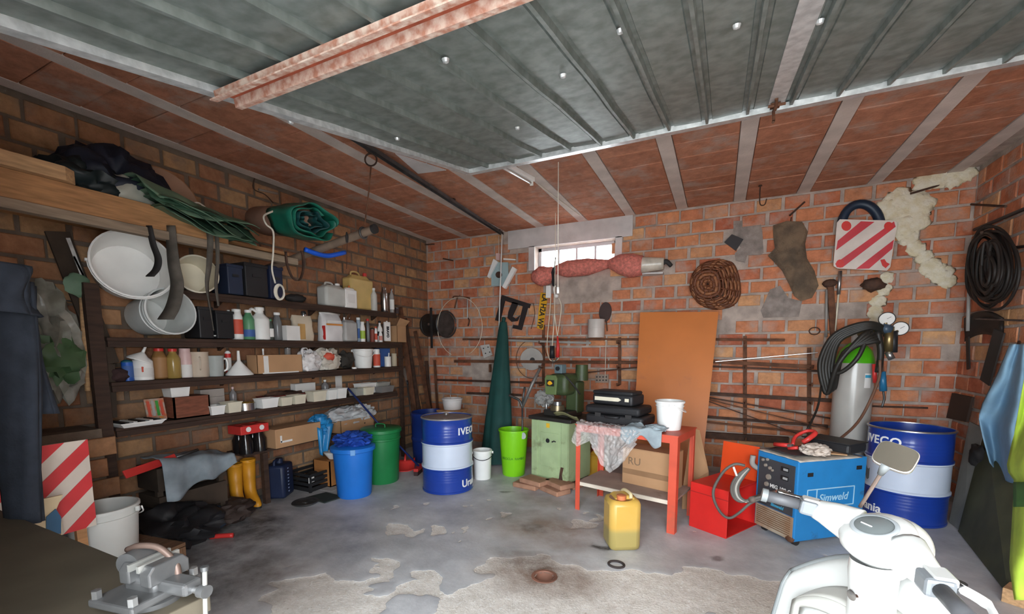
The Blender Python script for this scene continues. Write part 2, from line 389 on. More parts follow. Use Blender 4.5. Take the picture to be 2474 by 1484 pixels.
    def mix(fac, A, B, mode='MIX'):
        x = N.new('ShaderNodeMix'); x.data_type = 'RGBA'; x.blend_type = mode
        if isinstance(fac, float): x.inputs['Factor'].default_value = fac
        else: L.new(fac, x.inputs['Factor'])
        for s_, k_ in ((A, 'A'), (B, 'B')):
            if isinstance(s_, tuple): x.inputs[k_].default_value = (*s_, 1)
            else: L.new(s_, x.inputs[k_])
        return x.outputs['Result']
    film = ramp(nz(2.6, 9, .65), .3, (.36, .365, .385), .72, (.70, .70, .71))
    film = mix(ramp(nz(1.1, 6, .6), .45, (0, 0, 0), .75, (.6, .6, .6)), film, (.54, .51, .48))
    pal = ramp(nz(16, 8, .7), .3, (.66, .60, .53), .65, (.86, .81, .75))
    pal = mix(ramp(nz(55, 4), .56, (0, 0, 0), .66, (.8, .8, .8)), pal, (.92, .90, .87)); pal = mix(ramp(nz(38, 5), .60, (0, 0, 0), .70, (.7, .7, .7)), pal, (.46, .39, .33))
    ad = N.new('ShaderNodeMath'); ad.operation = 'MULTIPLY_ADD'; L.new(nz(28, 5), ad.inputs[0]); ad.inputs[1].default_value = .5; L.new(sp.outputs['Red'], ad.inputs[2])
    edge = ramp(ad.outputs[0], .68, (0, 0, 0), .76, (1, 1, 1))
    c = mix(edge, film, pal)
    bs = ramp(nz(5, 9, .72), .28, (.3, .3, .3), .62, (1, 1, 1))
    fb = N.new('ShaderNodeMix'); fb.data_type = 'RGBA'; fb.blend_type = 'MULTIPLY'; fb.inputs['Factor'].default_value = 1; L.new(sp.outputs['Blue'], fb.inputs['A']); L.new(bs, fb.inputs['B'])
    c = mix(fb.outputs['Result'], c, (.27, .185, .14))
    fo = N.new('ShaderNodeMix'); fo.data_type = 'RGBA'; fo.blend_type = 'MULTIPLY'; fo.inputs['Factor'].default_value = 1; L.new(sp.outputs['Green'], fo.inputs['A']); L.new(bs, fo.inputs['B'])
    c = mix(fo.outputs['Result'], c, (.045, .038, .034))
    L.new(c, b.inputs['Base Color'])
    rr = ramp(edge, 0, (.5, .5, .5), 1, (.92, .92, .92)); L.new(rr, b.inputs['Roughness']); b.inputs['Specular IOR Level'].default_value = .35
    hb = mix(edge, ramp(nz(40), .3, (.5, .5, .5), .7, (.56, .56, .56)), ramp(nz(60, 8, .7), .25, (0, 0, 0), .75, (.5, .5, .5)))
    bp = N.new('ShaderNodeBump'); bp.inputs['Strength'].default_value = .7; bp.inputs['Distance'].default_value = .012; L.new(hb, bp.inputs['Height']); L.new(bp.outputs['Normal'], b.inputs['Normal'])
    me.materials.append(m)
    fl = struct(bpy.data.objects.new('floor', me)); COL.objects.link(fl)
    mb = MB(); M = Matrix.Translation((dc.x, dc.y, 0)); mb.lathe([(R * 1.32, .002), (R * 1.30, .006), (R * 1.02, .006), (R, .001), (R * .97, -.14), (0, -.15)], 28, M)
    mb.build('drain_pipe', mat('drain_clay', (.20, .09, .06), .7, var=.3), fl, smooth=40)
    MB().lathe([(0, 0), (.05, .001), (.066, 0)], 24, Matrix.Translation((dc.x, dc.y, -.075))).build('drain_sludge', M_BLACK, fl)
    return fl
FLOOR = build_floor()
# ground outside the doorway
og = MB(); og.box((0, -6.3, -.06), (24, 12, .1)); og.box((0, 12.2, -.06), (24, 12, .1))
tag(struct(og.build('ground_outside', mat('driveway_concrete', (.5, .49, .47), .9))), 'pale concrete ground outside the garage doorway', 'ground')

# ---- ceiling: concrete joists with clay blocks between
ce = MB(); ce.box(((XL + XR) / 2, (YF + YB) / 2, ZC + .13), (XR - XL + .4, YB - YF + .6, .2)); CEIL = struct(ce.build('ceiling', M_MORTAR))
BX = [.135 + .6235 * k for k in range(-7, 4)]
bm_ = MB(); bm_.box((0, 0, 0), (.12, YB - YF + .1, .06)); beam_mesh = bm_.mesh('ceiling_beam', M_CONC)
def place(name, me, parent, loc, rot=None, sc=None):
    o = bpy.data.objects.new(name, me); COL.objects.link(o); o.parent = parent; o.location = loc
    if rot is not None: o.rotation_euler = rot
    if sc is not None: o.scale = sc
    return o
for x in BX: place('ceiling_beam', beam_mesh, CEIL, (min(x, XR - .062), (YF + YB) / 2, ZC + .03))
def brick_mesh(name, L, H, D, ch, m):
    """a chamfered brick: front face towards -Y, 20 odd triangles"""
    mb = MB(); hx, hz = L / 2, H / 2
    vs = [(-hx, 0, -hz), (hx, 0, -hz), (hx, 0, hz), (-hx, 0, hz), (-hx, -D + ch, -hz), (hx, -D + ch, -hz), (hx, -D + ch, hz), (-hx, -D + ch, hz),
          (-hx + ch, -D, -hz + ch), (hx - ch, -D, -hz + ch), (hx - ch, -D, hz - ch), (-hx + ch, -D, hz - ch)]
    fs = [(0, 1, 5, 4), (1, 2, 6, 5), (2, 3, 7, 6), (3, 0, 4, 7), (4, 5, 9, 8), (5, 6, 10, 9), (6, 7, 11, 10), (7, 4, 8, 11), (8, 9, 10, 11)]
    return mb.add(vs, fs).mesh(name, m)
cb_l = .305
cbm = brick_mesh('ceiling_block', .6235 - .13, cb_l - .006, .05, .005, M_CEILB)
for i in range(len(BX) - 1):
    xm = (BX[i] + BX[i + 1]) / 2; off = (i * .13) % .3; y = YB - cb_l / 2
    while y > YF:
        place('ceiling_block', cbm, CEIL, (xm, y, ZC + .052 + random.uniform(-.003, .003)), (rad(90), 0, 0)); y -= cb_l
# plaster triangle beside the door track
tri = [PZ(x, y, ZC - .004) for x, y in ((955, 372), (1078, 412), (1010, 420))]
MB().add([t + Vector((0, 0, .0)) for t in tri] + [t + Vector((0, 0, .02)) for t in tri], [(0, 1, 2), (5, 4, 3), (0, 3, 4, 1), (1, 4, 5, 2), (2, 5, 3, 0)]).build('plaster_smear', M_PLASTER, CEIL)

# ---- brick walls
PITCH, BLEN, JNT = .152, .272, .022
bmesh_full = brick_mesh('brick', BLEN - JNT, PITCH - JNT, .03, .006, M_BRICK)
bmesh_half = brick_mesh('brick', BLEN / 2 - JNT, PITCH - JNT, .03, .006, M_BRICK)
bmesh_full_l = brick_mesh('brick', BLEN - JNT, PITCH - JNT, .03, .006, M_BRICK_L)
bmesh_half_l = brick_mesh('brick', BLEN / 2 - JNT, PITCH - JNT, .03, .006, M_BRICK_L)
def brick_wall(wall, origin, ax, length, rot, holes, keepfn, wall_h=ZC, z0=0.0, budget=300, left=False):
    """bricks of a wall whose face starts at origin and runs along ax; rot turns the brick's -Y face into the room"""
    cand = []
    ax = Vector(ax); rows = int((wall_h - z0) / PITCH)
    for i in range(rows):
        z = z0 + (i + .5) * PITCH
        s = -(BLEN / 2 if i % 2 else 0) + random.uniform(-.03, .03)
        while s < length:
            a, b = max(s, 0), min(s + BLEN, length); s += BLEN
            if b - a < .09: continue
            half = (b - a) < BLEN * .8
            c = Vector(origin) + ax * ((a + b) / 2) + Vector((0, 0, z))
            if any(h0 - .06 < (a + b) / 2 < h1 + .06 and v0 - .04 < z < v1 + .04 for h0, h1, v0, v1 in holes): continue
            k = keepfn(c)
            if k is None: continue
            cand.append((k, c, half))
    cand.sort(key=lambda t: -t[0])
    rm = Euler(rot).to_matrix()
    rest = MB()
    for n, (k, c, half) in enumerate(cand):
        out = rm @ Vector((0, -1, 0)) * random.uniform(-.004, .003)
        me = (bmesh_half_l if half else bmesh_full_l) if left else (bmesh_half if half else bmesh_full)
        tilt = random.uniform(-.012, .012); sc = (random.uniform(.90, 1.05), 1, random.uniform(.90, 1.04))
        if n < budget:
            place('brick', me, wall, c + out, (0, tilt, rot[2]), sc)
        else:
            R = rm @ Euler((0, tilt, 0)).to_matrix()
            rest.add([c + out + R @ Vector((v.co.x * sc[0], v.co.y, v.co.z * sc[2])) for v in me.vertices], [tuple(p.vertices) for p in me.polygons])
    if rest.v: rest.build('brick_courses', M_BRICK_LI if left else M_BRICK_I, wall, kind='stuff')
def in_frame(c):
    if depth(c) < .3: return False
    x, y = proj(c); return -40 < x < 2514 and -40 < y < 1520
# back wall
wb = MB()
T = .26
wb.box(((XL + WX0) / 2, YB + T / 2, ZC / 2), (WX0 - XL, T, ZC + .1)); wb.box(((XR + .25 + WX1) / 2, YB + T / 2, ZC / 2), (XR + .25 - WX1, T, ZC + .1))
wb.box(((WX0 + WX1) / 2, YB + T / 2, WZ0 / 2), (WX1 - WX0, T, WZ0)); wb.box(((WX0 + WX1) / 2, YB + T / 2, (WZ1 + ZC + .05) / 2), (WX1 - WX0, T, ZC + .05 - WZ1))
WALLB = struct(wb.build('wall_back', M_MORTAR))
SMEAR = [(1335, 655, 1490, 722), (1738, 738, 1965, 770), (1715, 772, 1800, 800), (1130, 870, 1215, 925), (1590, 640, 1640, 660), (1960, 735, 2060, 765), (2290, 760, 2330, 940), (1760, 535, 1835, 640)]
def keep_back(c):
    x, y = proj(c)
    if WX0 - .42 < c.x < WX1 + .22 and c.z > WZ1 - .02: return None
    if any(a < x < b_ and p < y < q for a, p, b_, q in SMEAR): return None
    if not in_frame(c): return -100
    return (1 / depth(c) if c.z > .9 else 1 / depth(c) - .3)
# top row is set flush under the ceiling
brick_wall(WALLB, (XL, YB + .018, 0), (1, 0, 0), XR - XL, (0, 0, 0), [(WX0 - XL, WX1 - XL, WZ0 - .02, WZ1)], keep_back, z0=ZC - 21 * PITCH - .01, wall_h=ZC)
lt = MB(); lt.box(((WX0 - .42 + WX1 + .22) / 2, YB - .008, (WZ1 + ZC) / 2 + .005), (WX1 - WX0 + .64, .03, ZC - WZ1 + .01))
lt.box((WX0 - .045, YB - .008, (WZ0 + WZ1) / 2 + .02), (.09, .03, WZ1 - WZ0 - .02)); lt.box((WX1 + .045, YB - .008, (WZ0 + WZ1) / 2 + .06), (.09, .03, WZ1 - WZ0 - .1))
lt.build('window_plaster', M_PLASTER, WALLB)
def foam(pxs, r_m, name='foam_patch', seed=1):
    mb = MB()
    for i, (x, y) in enumerate(pxs):
        p = PY(x, y, YB - .012); rr = r_m[i] if isinstance(r_m, (list, tuple)) else r_m
        mb.blob(p, (rr * 2.3, .036, rr * 2.3), seed + i, .35, 2.2, 3, False)
    return mb.build(name, M_FOAM, WALLB, smooth=180)
foam([(2172, 488), (2205, 500), (2160, 515), (2215, 530), (2190, 545), (2145, 500)], [.12, .14, .12, .10, .13, .08])
foam([(2195, 575), (2212, 600), (2232, 622), (2250, 645), (2275, 665), (2288, 680), (2262, 655)], [.07, .07, .065, .08, .085, .06, .08], seed=9)
foam([(2142, 672), (2135, 700), (2122, 728), (2115, 755), (2112, 780)], [.055, .06, .06, .06, .055], seed=20)
foam([(2235, 440), (2265, 432), (2300, 428), (2335, 420)], [.08, .09, .09, .07], seed=30)
# mortar smears lying on the bricks
def smear(pxs, m, y=YB - .014, name='mortar_smear'):
    pts = [PY(a, b, y) for a, b in pxs]; n = len(pts)
    mb = MB(); mb.add(pts + [p + Vector((0, .02, 0)) for p in pts], [tuple(range(n)), tuple(range(n, 2 * n))[::-1]] + [(i, n + i, n + (i + 1) % n, (i + 1) % n) for i in range(n)])
    return mb.build(name, m, WALLB)
M_SM = mat('grey_mortar', (.27, .225, .20), .95, var=.25, scale=12, bump=.5)
smear([(1772, 534), (1836, 532), (1842, 560), (1845, 610), (1838, 616), (1806, 616), (1800, 634), (1778, 630), (1775, 612), (1790, 598), (1772, 570)], M_SM)
smear([(1848, 728), (1860, 700), (1885, 690), (1905, 720), (1938, 728), (1930, 765), (1845, 768), (1838, 750)], M_SM)
# ---- window
fr = MB()
yw = YB + .17
for x in (WX0 + .02, WX1 - .02): fr.box((x, yw, (WZ0 + WZ1) / 2), (.05, .06, WZ1 - WZ0))
for z in (WZ0 + .02, WZ1 - .02): fr.box(((WX0 + WX1) / 2, yw, z), (WX1 - WX0, .06, .05))
win = struct(fr.build('window_1', mat('window_frame_grey', (.5, .5, .52), .5)))
wq = (WX1 - WX0 - .08) / 4
for i in range(4):
    xc = WX0 + .04 + wq * (i + .5)
    MB().box((xc, yw, (WZ0 + WZ1) / 2), (wq - .01, .006, WZ1 - WZ0 - .08)).build('pane', mat('window_glass', (1, 1, 1), .02, trans=1, var=0, ior=1.05), win)
    if i: MB().box((xc - wq / 2, yw, (WZ0 + WZ1) / 2), (.028, .05, WZ1 - WZ0 - .06)).build('mullion', mat('window_frame_grey', (.5, .5, .52), .5), win)
MB().box(((WX0 + WX1) / 2, YB + .07, WZ0 - .005), (WX1 - WX0, .2, .02)).build('window_sill', M_PLASTER, win)
# ---- left wall
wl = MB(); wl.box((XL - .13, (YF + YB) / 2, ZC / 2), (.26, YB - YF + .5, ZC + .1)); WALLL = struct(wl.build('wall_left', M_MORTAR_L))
def keep_left(c):
    if not in_frame(c): return -100
    return 1 / depth(c) - (.25 if c.z < .5 else 0)
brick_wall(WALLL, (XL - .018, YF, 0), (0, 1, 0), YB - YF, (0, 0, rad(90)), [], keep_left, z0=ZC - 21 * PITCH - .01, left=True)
# ---- right wall
wr = MB(); wr.box((XR + .13, (YF + YB) / 2, ZC / 2), (.26, YB - YF + .5, ZC + .1)); WALLR = struct(wr.build('wall_right', M_MORTAR))
brick_wall(WALLR, (XR + .018, YF, 0), (0, 1, 0), YB - YF, (0, 0, rad(-90)), [], lambda c: (10 if in_frame(c) else -1), z0=ZC - 21 * PITCH - .01, budget=160)
# ---- front wall with the doorway
wf = MB(); tf = .28
wf.box(((XL + DX0) / 2 - .13, YF - tf / 2, ZC / 2), (DX0 - XL + .26, tf, ZC + .1)); wf.box(((XR + DX1) / 2 + .13, YF - tf / 2, ZC / 2), (XR - DX1 + .26, tf, ZC + .1))
wf.box(((DX0 + DX1) / 2, YF - tf / 2, (DZ + ZC + .05) / 2), (DX1 - DX0, tf, ZC + .05 - DZ))
struct(wf.build('wall_front', mat('brown_render', (.33, .22, .16), .95, var=.2, scale=3)))
# ---- raised garage door: ribbed galvanised sheet
dY1, dZ1 = 3.30, 3.05; sl = .192
dY0 = .40; dZ0 = dZ1 - sl * (dY1 - dY0)
dX0, dX1 = -1.99, 2.08
DOOR = struct(bpy.data.objects.new('door_1', None)); COL.objects.link(DOOR)
DOOR['label'] = 'raised garage door of ribbed galvanised sheet under the ceiling'
LEN = math.hypot(dY1 - dY0, dZ1 - dZ0); ang = math.atan2(dZ1 - dZ0, dY1 - dY0)
DOOR.location = (0, dY0, dZ0); DOOR.rotation_euler = (ang, 0, 0)
ribs = [-1.781 + .2345 * k for k in range(17)]
prof = [(dX0, 0)]
for x in ribs:
    if x < dX1 - .05: prof += [(x - .034, 0), (x - .030, .006), (x - .011, .006), (x - .007, -.022), (x + .007, -.022), (x + .011, .006), (x + .030, .006), (x + .034, 0)]
prof.append((dX1, 0))
mb = MB(); n = len(prof); vs = []
for j in range(13):
    for x, z in prof: vs.append((x, LEN * j / 12, z + .004 * math.sin(x * 9 + j) + .003 * math.sin(j * 2.1 + x * 3)))
mb.add(vs, [(j * n + i, j * n + i + 1, (j + 1) * n + i + 1, (j + 1) * n + i) for j in range(12) for i in range(n - 1)])
mb.build('ribbed_sheet', M_GALV, DOOR, solid=.002)
fe = MB(); fe.box(((dX0 + dX1) / 2, LEN + .015, -.012), (dX1 - dX0, .085, .035)); fe.box(((dX0 + dX1) / 2, LEN + .055, .012), (dX1 - dX0, .006, .07)); fe.build('edge_channel', M_GALVB, DOOR)
fs_ = MB(); fs_.box((dX0 + .012, LEN / 2, -.008), (.05, LEN, .045)); fs_.build('side_frame', M_GALVB, DOOR)
fs2 = MB(); fs2.box((dX1 - .012, LEN / 2, -.008), (.05, LEN, .045)); fs2.build('side_frame', M_GALVB, DOOR)
# rust red channel brace across the underside
yc = (1.24 - dY0) / math.cos(ang)
mr = mat('rusty_pink_paint', (.40, .18, .12), .8, col2=(.62, .48, .40), scale=30, bump=.3); mi_ = mat('rust_red_web', (.33, .075, .035), .8, var=.3, scale=9)
ch = MB()
ch.box((.0, yc, -.028), (3.9, .085, .006), mi=1); ch.box((.0, yc - .042, -.045), (3.9, .006, .04)); ch.box((.0, yc + .042, -.045), (3.9, .006, .04)); ch.box((0, yc + .055, -.064), (3.9, .03, .005)); ch.box((0, yc - .055, -.064), (3.9, .03, .005))
ch.build('channel_brace', [mr, mi_], DOOR)
# flat strap with the latch
st_ = MB(); st_.box((.245, LEN * .62, -.006), (.085, LEN * .74, .008)); st_.build('flat_strap', M_GALVB, DOOR)
la = MB(); ly = LEN - .12
la.tube([(.235, ly - .10, -.012), (.24, ly - .05, -.03), (.24, ly, -.045), (.235, ly + .05, -.04), (.24, ly + .10, -.05), (.245, ly + .12, -.075), (.24, ly + .10, -.09)], .009, 8); la.box((.24, ly + .02, -.02), (.05, .09, .012)); la.cyl((.20, ly - .03, -.03), (.29, ly - .03, -.03), .008); la.build('latch', M_RUST, DOOR)
rv = MB()
for px_, py_ in ((1075, 88), (1980, 70), (700, 258), (845, 322), (1360, 180), (1780, 60), (1500, 40), (960, 350), (1250, 350)):
    q = PZ(px_, py_, 2.8); t = (q.y - dY0) / math.cos(ang); rv.lathe([(0, -.016), (.012, -.012), (.016, 0)], 10, Matrix.Translation((q.x, t, -.004)))
rv.build('rivets', M_GALVB, DOOR)
# ---- track hung from the ceiling
a = PZ(1213, 563, 3.235); b_ = PZ(890, 352, 3.20); d_ = (b_ - a).normalized()
tk = thing('door_track', 'dark steel door track running along the ceiling to the back wall', 'rail', a)
TL = (b_ - a).length + 1.0
t2 = MB(); t2.bar((0, 0, 0), d_ * TL, .05, .006); t2.bar(Vector((.023, 0, -.014)), d_ * TL + Vector((.023, 0, -.014)), .005, .03); t2.bar(Vector((-.023, 0, -.014)), d_ * TL + Vector((-.023, 0, -.014)), .005, .03); t2.build('channel', M_DSTEEL, tk)
for t in (.1, 1.5, TL - .15):
    p = d_ * t; MB().box((p.x, p.y, (ZC - a.z + p.z) / 2 - p.z * 0 + p.z * .0 + .0), (.02, .03, ZC - a.z - p.z)).build('hanger', M_RUSTD, tk, loc=(0, 0, p.z * .5))

# ================================================================== GENERIC BUILDERS
def bottle(name, label, cat, loc, r, h, bm, cm=None, lm=None, neck=.4, sh=.68, lab=(.15, .55), group=None, n=20, rz=0, sq=1.0):
    t = thing(name, label, cat, loc, rz, group)
    nr = r * neck
    mb = MB(); mb.lathe([(0, .001), (r * .92, .001), (r, .02 * h), (r, sh * h), (r * .9, (sh + .05) * h), (nr * 1.15, (sh + .17) * h), (nr, (sh + .2) * h), (nr, .93 * h), (0, .93 * h)], n, Matrix.Diagonal((1, sq, 1, 1)))
    mb.build('bottle_body', bm, t, smooth=50)
    if cm: MB().lathe([(0, .905 * h), (nr * 1.2, .905 * h), (nr * 1.2, .99 * h), (nr * 1.1, h), (0, h)], n, Matrix.Diagonal((1, sq, 1, 1))).build('cap', cm, t, smooth=40)
    if lm: MB().lathe([(r * 1.012, lab[0] * h), (r * 1.015, lab[0] * h), (r * 1.015, lab[1] * h), (r * 1.012, lab[1] * h)], n, Matrix.Diagonal((1, sq, 1, 1))).build('paper_label', lm, t, smooth=50)
    return t
def can(name, label, cat, loc, r, h, bm, lid=None, band=None, group=None):
    t = thing(name, label, cat, loc, 0, group)
    MB().lathe([(0, 0), (r, 0), (r * 1.03, .01), (r, .02), (r, h * .95), (r * 1.03, h * .97), (r * 1.0, h), (r * .9, h), (r * .9, h * .97), (0, h * .97)], 22).build('can_body', bm, t, smooth=40)
    if lid: MB().lathe([(0, h), (r * .98, h), (r * .98, h * 1.05), (r * .5, h * 1.13), (0, h * 1.14)], 22).build('lid', lid, t, smooth=40)
    if band: MB().lathe([(r * 1.01, .2 * h), (r * 1.025, .21 * h), (r * 1.025, .8 * h), (r * 1.01, .81 * h)], 22).build('paper_label', band, t, smooth=40)
    return t
def bucket_parts(t, rt, rb, h, m, hm=None, wall=.004, handle='down', rings=(.86,), hside=0, n=36):
    prof = [(0, 0), (rb * .96, 0), (rb, .006)]
    for q in rings:
        z = q * h; r = rb + (rt - rb) * q
        prof += [(r, z), (r + .006, z + .002), (r + .006, z + .010), (r, z + .012)]
    prof += [(rt, h - .02), (rt + .008, h - .018), (rt + .008, h - .002), (rt + .004, h), (rt - wall, h), (rb - wall, .008), (0, .008)]
    MB().lathe(prof, n).build('bucket_body', m, t, smooth=40)
    if hm:
        zl = h * .9; rr = rt + .012; pts = []
        for i in range(17):
            a = math.pi * i / 16
            x = rr * math.cos(a); d = rr * math.sin(a)
            if handle == 'down': p = (x, -.1 * rr - d * .35 - .0, zl - d * .95) if False else (x, -math.sqrt(max(0, (rr + .004) ** 2 - x * x)) - .002, zl - d * .55)
            elif handle == 'up': p = (x, 0, zl + d)
            else: p = (x, -d, zl + .01)
            pts.append(p)
        MB().tube(pts, .004, 8).build('handle', hm, t, smooth=180, rot=(0, 0, hside))
        for s in (-1, 1): MB().box((s * rr * math.cos(hside), s * rr * math.sin(hside), zl), (.02, .02, .03), rz=hside).build('handle_lug', m, t, bev=.004)
    return t
def tub_mb(w, d, h, wall=.003, taper=.86):
    """open tapered tub, w along Y, d along X"""
    mb = MB(); o = lambda k, z: [(sx * d / 2 * k, sy * w / 2 * k, z) for sx, sy in ((-1, -1), (1, -1), (1, 1), (-1, 1))]
    i = lambda k, z: [(sx * (d / 2 * k - wall), sy * (w / 2 * k - wall), z) for sx, sy in ((-1, -1), (1, -1), (1, 1), (-1, 1))]
    rim = [(sx * (d / 2 + .005), sy * (w / 2 + .005), h) for sx, sy in ((-1, -1), (1, -1), (1, 1), (-1, 1))]
    rim2 = [(x, y, h - .008) for x, y, z in rim]
    vs = o(taper, 0) + o(1, h - .008) + rim2 + rim + i(1, h) + i(taper, .004)
    fs = [(3, 2, 1, 0)]
    for k in range(5):
        for a in range(4): b = (a + 1) % 4; fs.append((4 * k + a, 4 * k + b, 4 * k + 4 + b, 4 * k + 4 + a))
    fs.append((20, 21, 22, 23)); return mb.add(vs, fs)
def open_box(t, w, d, h, m, th=.004, flaps=True, name='box_wall'):
    """carton: bottom, four walls and folded-out flaps as parts; w along Y, d along X"""
    MB().box((0, 0, th / 2), (d, w, th)).build('box_bottom', m, t)
    for s in (-1, 1):
        MB().box((s * (d / 2 - th / 2), 0, h / 2), (th, w, h)).build(name, m, t)
        MB().box((0, s * (w / 2 - th / 2), h / 2), (d, th, h)).build(name, m, t)
def px_r(x0, x1, p): return (x1 - x0) / 2 * mpp(p)

# ================================================================== LEFT WALL SHELVING
SX = -4.05
SZ = {1: 2.045, 2: 1.64, 3: 1.305, 4: .965, 5: .55}
unit = thing('shelving_unit', 'dark stained wooden wall shelving full of bottles and tubs', 'shelving', (0, 0, 0))
sh_rng = {1: (2.12, 4.78), 2: (1.6, 4.88), 3: (1.6, 4.88), 4: (1.6, 4.75), 5: (2.55, 4.2)}
for k, (y0, y1) in sh_rng.items():
    mb = MB(); n = 8; th = .028; vs = []
    MB().box(((XL + SX) / 2, (y0 + y1) / 2, SZ[k] - th / 2), (SX - XL - .008, y1 - y0, th)).build('shelf_board', M_SHELF, unit, bev=.003)
    if k < 5: MB().box((SX - .01, (y0 + y1) / 2, SZ[k] - th - .022), (.022, y1 - y0, .042)).build('shelf_edge_rail', M_SHELF, unit)
for y, w, zt in ((1.54, .085, 2.02), (2.75, .05, SZ[5] - .03), (4.12, .05, SZ[5] - .03), (4.86, .04, SZ[2] - .03)):
    MB().box((SX - .02, y, zt / 2), (.05, w, zt)).build('post', M_SHELF, unit)
for y in (2.55, 3.6, 4.6):
    for k in (1, 2, 3, 4):
        mb = MB(); mb.add([(XL + .004, y - .015, SZ[k] - .03), (SX - .16, y - .015, SZ[k] - .03), (XL + .004, y - .015, SZ[k] - .11), (XL + .004, y + .015, SZ[k] - .03), (SX - .16, y + .015, SZ[k] - .03), (XL + .004, y + .015, SZ[k] - .11)], [(0, 1, 2), (5, 4, 3), (0, 3, 4, 1), (1, 4, 5, 2), (2, 5, 3, 0)])
        mb.build('bracket', M_SHELF, unit)

def sp(k, xc, yref, Xi=-4.14): p = PX(xc, yref, Xi); return Vector((Xi, p.y, SZ[k] + .0015))
def sh_h(xc, ytop, k, Xi=-4.14):
    h = PX(xc, ytop, Xi).z - SZ[k]
    return h if k == 1 else min(h, SZ[k - 1] - SZ[k] - .082)
Y_K = {1: 740, 2: 812, 3: 895, 4: 975, 5: 1070}
def sbottle(k, x0, x1, yt, label, bm, cm=None, lm=None, name='bottle', cat='bottle', Xi=-4.14, **kw):
    xc = (x0 + x1) / 2; p = sp(k, xc, Y_K[k], Xi); r = px_r(x0, x1, p) * .93
    return bottle(name, label, cat, p, r, sh_h(xc, yt, k, Xi), bm, cm, lm, **kw)
def scan(k, x0, x1, yt, label, bm, lid=None, band=None, name='can', cat='can', Xi=-4.14):
    xc = (x0 + x1) / 2; p = sp(k, xc, Y_K[k], Xi); r = px_r(x0, x1, p) * .92
    return can(name, label, cat, p, r, sh_h(xc, yt, k, Xi), bm, lid, band)
def sboxspan(k, x0, x1, yt, Xi=-4.14):
    a = PX(x0, Y_K[k], Xi).y; b = PX(x1, Y_K[k], Xi).y
    return Vector((Xi, (a + b) / 2, SZ[k] + .0015)), abs(b - a) * .95 - .004, sh_h((x0 + x1) / 2, yt, k, Xi)

C = lambda n, c, **kw: mat(n, c, **kw)
REDP = C('red_plastic', (.62, .04, .035), rough=.4); BLUEP = C('blue_plastic', (.02, .10, .42), rough=.4)
LRED = C('red_paper', (.60, .09, .05), rough=.6); LWH = C('white_paper', (.75, .73, .70), rough=.7, var=.06)
LBLUE = C('blue_paper', (.05, .12, .35), rough=.6); GRNP = C('green_plastic', (.10, .28, .14), rough=.4); LGRN = C('lime_label', (.35, .50, .06), rough=.5)
MILKY = C('milky_plastic', (.66, .66, .62), rough=.35, trans=.25, ior=1.2); YELJ = C('aged_yellow_plastic', (.62, .44, .16), rough=.45, dirt=.15, dirtcol=(.4, .27, .1))
BROWNG = C('brown_liquid', (.16, .08, .03), rough=.25); OILG = C('amber_oil', (.42, .28, .08), rough=.2, trans=.2); PINKP = C('pale_pink_plastic', (.68, .47, .45), rough=.4)
BEIGE = C('beige_enamel', (.56, .46, .36), rough=.4); NAVY = C('navy_plastic', (.012, .02, .055), rough=.5); DGREY = C('dark_grey_liquid', (.20, .20, .20), rough=.25, trans=.2)
SILV = C('silver_metal', (.6, .6, .6), rough=.25, metal=.95); BUFF = C('buff_paper', (.62, .50, .36), rough=.8)

# ---- three white buckets lying on their sides, mouths to the room
def lying_bucket(label, xc, yc, wpx, k, rb_f, L, yaw, tilt, m, hm, rings, Xm, hs=0, hand='side'):
    """mouth centre seen at pixel (xc, yc) and standing at X = Xm"""
    c = PX(xc, yc, Xm); rt = wpx / 2 * mpp(c)
    ax = Vector((math.cos(yaw) * math.cos(tilt), math.sin(yaw) * math.cos(tilt), math.sin(tilt)))
    q = ax.to_track_quat('Z', 'Y'); e = q.to_euler()
    t = thing('white_bucket', label, 'bucket', c - ax * L, rot=e, group='white buckets lying on the shelves')
    bucket_parts(t, rt, rt * rb_f, L, m, hm, rings=rings, handle=hand, hside=hs)
    return t
lying_bucket('large white bucket with wire handle lying on top shelf, mouth to the room', 325, 638, 158, 1, .86, .30, rad(-14), rad(6), M_WHITE, M_WHITEP, (.9,), -3.93, hs=rad(0))
lying_bucket('white bucket lying on the second shelf behind a hanging rubber strip', 415, 752, 108, 2, .85, .36, rad(2), rad(6), C('greyish_white_plastic', (.68, .70, .68), rough=.4), None, (.72, .86), -3.93)
lying_bucket('small cream bucket lying on the top shelf beside a dangling strip', 478, 662, 86, 1, .84, .24, rad(-14), rad(2), M_CREAM, None, (.88,), -3.98)

# ---- top shelf
def dark_case(label, k, x0, x1, yt, m, Xi=-4.16, d=.26, cat='box', name='storage_crate'):
    p, w, h = sboxspan(k, x0, x1, yt, Xi); t = thing(name, label, cat, p)
    MB().box((0, 0, h * .47), (d, w, h * .9)).build('crate_body', m, t, bev=.01); MB().box((0, 0, h * .93), (d + .012, w + .012, h * .1)).build('crate_rim', m, t, bev=.006)
    MB().box((d / 2 + .004, 0, h * .62), (.01, w * .4, h * .08)).build('grip', M_BLACK, t)
    return t
dark_case('navy plastic crate beside the small cream bucket on the top shelf', 1, 532, 572, 642, C('dark_navy_plastic', (.02, .03, .06), rough=.5))
dark_case('black plastic crate standing between navy crates on the top shelf', 1, 574, 632, 640, M_BLACK)
dark_case('dark blue crate behind the hanging rope loop on the top shelf', 1, 634, 668, 646, NAVY)
p, w, h = sboxspan(1, 690, 738, 712, -4.12)
tag(MB().blob((0, 0, h / 2), (.16, w, h * 1.1), 4, .2, 2).build('black_rag', M_BLACKR, loc=p, smooth=180), 'flat black rag on the top shelf beside the jerrycans', 'rag')
